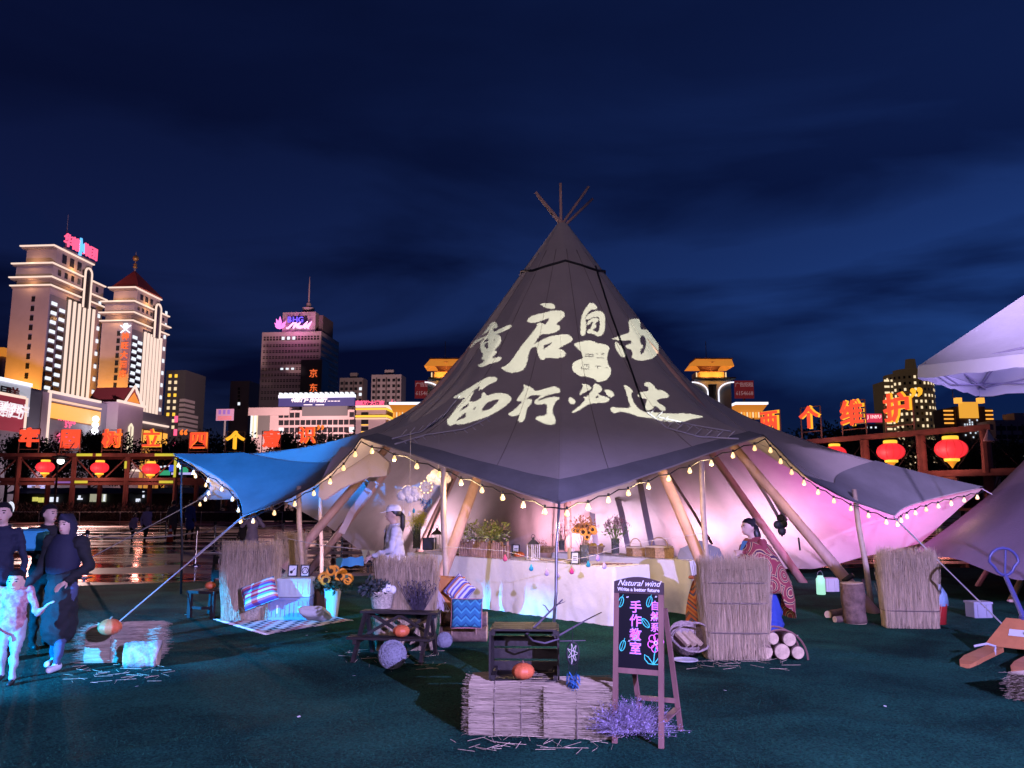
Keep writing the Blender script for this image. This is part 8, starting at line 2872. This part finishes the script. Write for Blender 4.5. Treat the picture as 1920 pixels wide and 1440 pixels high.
        cap(.5); MB().ball(hv(0, .075 * kh, .085 * kh), .036 * kh, 10, 8).build('hair_bun', HAIR, root, smooth=True)
        MB().tube([hv(0, .08 * kh, .03 * kh), hv(.02, .10 * kh, -.10 * kh), hv(.02, .09 * kh, -.24 * kh)], [.05 * kh, .06 * kh, .03 * kh], 10).build('long_hair', HAIR, root, smooth=True)
    return root, hv, k, mats
def std_arms(H, out=.03):
    k = H / 1.65
    return [((s_ * (.20 + out) * k, .02 * k, .62 * H), (s_ * (.21 + out) * k, -.06 * k, .475 * H)) for s_ in (-1, 1)]
def std_legs(H, step=.0):
    k = H / 1.65
    return [((-.09 * k, -.03 * k - step * .6, .28 * H), (-.09 * k, -step + .02, .05 * H)), ((.09 * k, -.02 * k + step * .4, .28 * H), (.09 * k, step + .02, .05 * H))]
NAVY = mat('navy_cloth', (.008, .010, .028), .85, bump=.6, bs=9); BLKC = mat('black_cloth', (.008, .008, .010), .85, bump=.6, bs=9); DEN = mat('denim', (.14, .18, .32), .85, bump=.3, bs=80)
LAV = mat('lilac_puffer', (.42, .36, .58), .7, bump=.8, bs=9); WJK = mat('white_jacket', (.50, .49, .53), .8, bump=.7, bs=10); SHW = mat('white_shoe', (.65, .65, .68), .6); SHB = mat('black_shoe', (.02, .02, .02), .5)
PINKC = mat('pink_print', (.30, .08, .12), .85, var=.25, vs=22, c2=(.42, .25, .26), bump=.6, bs=11); BLUEC = mat('blue_coat', (.04, .07, .30), .8); GREYC = mat('grey_coat', (.09, .08, .09), .85); PALEP = mat('pale_trousers', (.30, .32, .36), .85, bump=.3, bs=20)

# woman in the headscarf
c = G(104, 1256); H = P(118, 962, c.y).z
arms = [((-.22, .02, .97), (-.30, -.10, .80)), ((.235, .05, .98), (.15, -.16, .86))]
legs = [((-.08, .03, .42), (-.09, .12, .09)), ((.07, -.05, .44), (.07, -.10, .08))]
pr_, hv, k, ms = person('woman in a black headscarf and long dark coat walking beside a child', (c.x, c.y, 0), -.05, H, (BLKC, mat('dark_jeans', (.05, .065, .13), .85), SHW, NAVY), arms, legs, 'none', .015, True, 'coat', build=1.0, sleeve=1.45, coatlen=.42)
# headscarf: hood open at the face, falling over the chest
def headscarf(root, hv, k, m):
    q = MB(); n = 24; vs = []; fs = []
    rings = [(.10, .02, .118, .0), (.055, .07, .110, 0.0), (.0, .094, .100, .02), (-.06, .100, .098, .03), (-.12, .095, .095, .02), (-.17, .12, .115, .01), (-.25, .165, .135, .0), (-.36, .185, .145, -.01), (-.47, .18, .150, -.01), (-.51, .172, .145, -.01)]
    for i, (z_, rx, ry, off) in enumerate(rings):
        for j in range(n):
            t = 2 * math.pi * j / n
            s_ = math.sin(t)
            x, y = rx * math.cos(t), ry * s_ + off
            zz = z_
            # pull the front of the hood back from the face
            if s_ < -.55 and i in (2, 3, 4): y = max(y, -.062)
            if i >= 8: zz += .03 * math.cos(2 * t)
            wr = .006 * math.sin(5 * t + i) if i > 4 else 0
            vs.append(hv((x + wr) * k, (y + .008) * k, (zz + .02) * k))
    for i in range(len(rings) - 1):
        for j in range(n):
            j2 = (j + 1) % n
            t = 2 * math.pi * (j + .5) / n
            if i in (2, 3) and math.sin(t) < -.62: continue     # the face opening
            fs.append((i * n + j, i * n + j2, (i + 1) * n + j2, (i + 1) * n + j))
    fs.append(tuple(range(n)))
    q.add(vs, fs).build('headscarf', m, root, smooth=True)
headscarf(pr_, hv, k, mat('navy_scarf', (.009, .010, .028), .8, bump=.5, bs=8))
# child
c2 = G(14, 1280); H2 = P(26, 1066, c2.y).z
d_ = G(104, 1256)
arms = [((-.13, -.03, .56), (-.12, -.14, .48)), ((.20, -.02, .60), (.27, -.06, .66))]
legs = [((-.06, -.02, .26), (-.07, .05, .06)), ((.06, -.08, .26), (.07, -.12, .05))]
person('small child in a pink print jacket and pale trousers holding a hand', (c2.x, c2.y, 0), .25, H2, (PINKC, PALEP, SHB, PINKC), arms, legs, 'short', .012, True, 'jacket', build=1.15, hs=1.5)
# teenager behind
c3 = P(82, 1100, 9.3); H3 = P(80, 944, 9.3).z
arms = [((-.23, .0, 1.08), (-.14, -.2, 1.02)), ((.24, 0, 1.05), (.15, -.16, .98))]
person('black haired teenager in a black jacket looking across the plaza', (c3.x, c3.y, 0), .75, H3, (BLKC, BLKC, SHB, BLKC), arms, std_legs(H3, .1), 'short', .015, False, 'jacket', headyaw=.45)
o = MB().box((0, 0, 0), (.34, .16, .22)).build('cyan_trimmed_bag', mat('bag_cyan', (.04, .30, .45), .6), None, loc=P(58, 1012, 9.05), rot=(.2, 0, .3), bevel=.03)
tag(o, 'cyan trimmed bag held against the chest of the teenager', 'bag')
# man at the frame edge
c4 = P(-6, 1100, 8.3); H4 = P(-2, 940, 8.3).z
person('person in a navy jacket walking next to the child', (c4.x, c4.y, 0), .3, H4, (NAVY, BLKC, SHB, NAVY), std_arms(H4), std_legs(H4, .14), 'short', .015, False, 'jacket', build=.9)
# woman in the white cap
c5 = P(738, 1060, 10.35); H5 = P(735, 947, 10.35).z
arms = [((-.21, -.03, 1.02), (-.08, -.24, .93)), ((.21, -.05, 1.02), (.06, -.25, .95))]
pr_, hv, k, ms = person('woman in a white cap and white jacket standing at the straw screen', (c5.x, c5.y, 0), R(-78), H5, (WJK, mat('white_skirt', (.66, .66, .70), .8), SHW, WJK), arms, std_legs(H5), 'pony', .014, True, 'jacket', skirt=.45)
q = MB(); n = 20
vs = []; fs = []
prof = [(.02, .105), (.06, .098), (.085, .07), (.096, .035), (.097, .02)]
for (r, z_) in prof:
    for j in range(n):
        t = 2 * math.pi * j / n; vs.append(hv(r * .92 * k * math.cos(t), (.008 + r * 1.08 * math.sin(t)) * k, (z_ + .028) * k))
for i in range(len(prof) - 1):
    for j in range(n):
        j2 = (j + 1) % n; fs.append((i * n + j, i * n + j2, (i + 1) * n + j2, (i + 1) * n + j))
fs.append(tuple(range(n)))
cp_ = q.add(vs, fs).build('cap', mat('cap_white', (.75, .74, .76), .8), pr_, smooth=True)
q = MB()
rim = [hv(.085 * math.sin(a) * k, (-.075 - .105 * math.cos(a)) * k, (.045 - .022 * math.cos(a)) * k) for a in [-1.45 + 2.9 * i / 12 for i in range(13)]]
inn = [hv(.085 * math.sin(a) * k, (-.02 - .075 * math.cos(a)) * k, .052 * k) for a in [-1.45 + 2.9 * i / 12 for i in range(13)]]
vs = rim + inn + [v - Vector((0, 0, .006)) for v in rim + inn]
fs = []
for i in range(12): fs += [(i, i + 1, 14 + i, 13 + i), (26 + i, 39 + i, 40 + i, 27 + i), (i, 26 + i, 27 + i, i + 1)]
q.add(vs, fs).build('cap_brim', MATS['cap_white'], cp_, smooth=False)
q = MB(); q.add([hv(-.05 * k, -.078 * k, -.15 * k), hv(.05 * k, -.078 * k, -.15 * k), hv(.055 * k, -.112 * k, -.30 * k), hv(.03 * k, -.112 * k, -.46 * k), hv(-.03 * k, -.112 * k, -.46 * k), hv(-.055 * k, -.112 * k, -.30 * k)], [(0, 1, 2, 3, 4, 5)])
q.build('black_shirt', BLKC, pr_)
for s_ in (-1, 1):
    MB().add([hv(.03 * s_ * k, -.07 * k, -.13 * k), hv(.10 * s_ * k, -.07 * k, -.14 * k), hv(.085 * s_ * k, -.112 * k, -.24 * k), hv(.05 * s_ * k, -.118 * k, -.22 * k)], [(0, 1, 2, 3)]).build('lapel', WJK, pr_)
# woman wrapped in the patterned shawl
c6 = P(1432, 1080, 9.25); H6 = P(1405, 975, 9.25).z
arms = [((-.19, -.12, 1.02), (-.06, -.27, 1.02)), ((.19, -.12, 1.02), (.04, -.27, 1.05))]
lean6 = .10
pr_, hv, k, ms = person('woman wrapped in a burgundy and gold shawl leaning behind the straw column', (c6.x, c6.y, 0), R(-72), H6 * 1.02, (mat('burgundy', (.22, .04, .05), .9), mat('blue_skirt', (.03, .06, .32), .85), SHB, BLKC), arms, std_legs(H6), 'bun', .014, False, 'coat', lean=lean6, head_dy=-.06, skirt=.25)
SH = mat('shawl_print', (.24, .04, .05), .9)
nt = SH.node_tree; b_ = nt.nodes['Principled BSDF']
t = nt.nodes.new('ShaderNodeTexCoord'); vo = nt.nodes.new('ShaderNodeTexVoronoi'); vo.inputs['Scale'].default_value = 4.5
wv = nt.nodes.new('ShaderNodeMath'); wv.operation = 'SINE'; mu = nt.nodes.new('ShaderNodeMath'); mu.operation = 'MULTIPLY'; mu.inputs[1].default_value = 26
rp = nt.nodes.new('ShaderNodeValToRGB'); rp.color_ramp.interpolation = 'CONSTANT'
rp.color_ramp.elements[0].position = 0; rp.color_ramp.elements[0].color = (.24, .035, .05, 1)
rp.color_ramp.elements[1].position = .2; rp.color_ramp.elements[1].color = (.52, .36, .16, 1)
e = rp.color_ramp.elements.new(.78); e.color = (.06, .015, .05, 1)
nt.links.new(t.outputs['Object'], vo.inputs['Vector']); nt.links.new(vo.outputs['Distance'], mu.inputs[0]); nt.links.new(mu.outputs[0], wv.inputs[0]); nt.links.new(wv.outputs[0], rp.inputs[0]); nt.links.new(rp.outputs[0], b_.inputs['Base Color'])
q = MB(); n = 28; vs = []; fs = []
rings = [(.83, .10, .10, -.11), (.80, .19, .15, -.10), (.72, .245, .20, -.08), (.62, .27, .24, -.03), (.52, .285, .27, .02), (.42, .29, .28, .05), (.34, .26, .26, .09)]
for i, (z_, rx, ry, off) in enumerate(rings):
    for j in range(n):
        a = 2 * math.pi * j / n
        s_ = math.sin(a)
        zz = z_ * H6
        if i >= 5: zz += (.10 if s_ < 0 else -.12 * s_) * (i - 4) * .7
        wr = 1 + .05 * math.sin(7 * a + i * .8) * (i / 6)
        vs.append((rx * math.cos(a) * wr, off + ry * s_ * wr, zz))
for i in range(len(rings) - 1):
    for j in range(n):
        j2 = (j + 1) % n; fs.append((i * n + j, i * n + j2, (i + 1) * n + j2, (i + 1) * n + j))
q.add(vs, fs).build('shawl', SH, pr_, smooth=True)
MB().add([hv(-.05, -.05, -.15), hv(.05, -.05, -.15), hv(.0, -.16, -.34)], [(0, 1, 2)]).build('blue_shirt', mat('bright_blue', (.04, .20, .55), .8), pr_)
# far walkers
FAR = [('walker in a lilac jacket bending towards a companion on the plaza', 247, 1016, 962, R(60), LAV, BLKC, 'long', 'jacket', .12, .10), ('walker in a violet jacket striding ahead of a companion on the plaza', 271, 1019, 948, R(55), mat('violet_jacket', (.40, .34, .60), .8), BLKC, 'short', 'jacket', .06, .16),
       ('walker in a long dark coat strolling on the plaza', 322, 1014, 938, R(200), GREYC, BLKC, 'short', 'coat', 0, .05), ('walker in a blue coat strolling on the plaza', 354, 1014, 937, R(160), BLUEC, BLKC, 'short', 'coat', 0, .08)]
for lab, px, pyb, pyt, rz, tp_, pt, hr_, kd, ln, stp_ in FAR:
    c = G(px, pyb); H = P(px, pyt, c.y).z
    person(lab, (c.x, c.y, 0), rz, H, (tp_, pt, SHB, tp_), std_arms(H), std_legs(H, stp_), hr_, .022, False, kd, lean=ln, group='far walkers on the plaza')
# person taking a photo and companion
c = G(470, 1062); H = P(476, 955, c.y).z
arms = [((-.26, -.12, 1.02), (-.10, -.27, 1.24)), ((.26, -.12, 1.02), (.10, -.27, 1.24))]
person('person in a lilac puffer jacket raising a phone to take a photo', (c.x, c.y, 0), .35, H, (LAV, LAV, SHB, LAV), arms, std_legs(H), 'short', .018, False, 'puffer', skirt=.35)
o = MB().box((0, 0, 0), (.08, .012, .15)).build('phone', SHB, None, loc=(c.x - .08, c.y - .34, 1.36), rot=(0, 0, .35), bevel=.004)
tag(o, 'dark phone held up by the person in the lilac puffer jacket', 'phone')
c = G(452, 1056); H = P(452, 958, c.y).z
person('companion in a dark jacket half behind the person taking a photo', (c.x - .05, c.y + .3, 0), -.5, H, (GREYC, DEN, SHB, GREYC), std_arms(H), std_legs(H), 'long', .02, False, 'jacket')
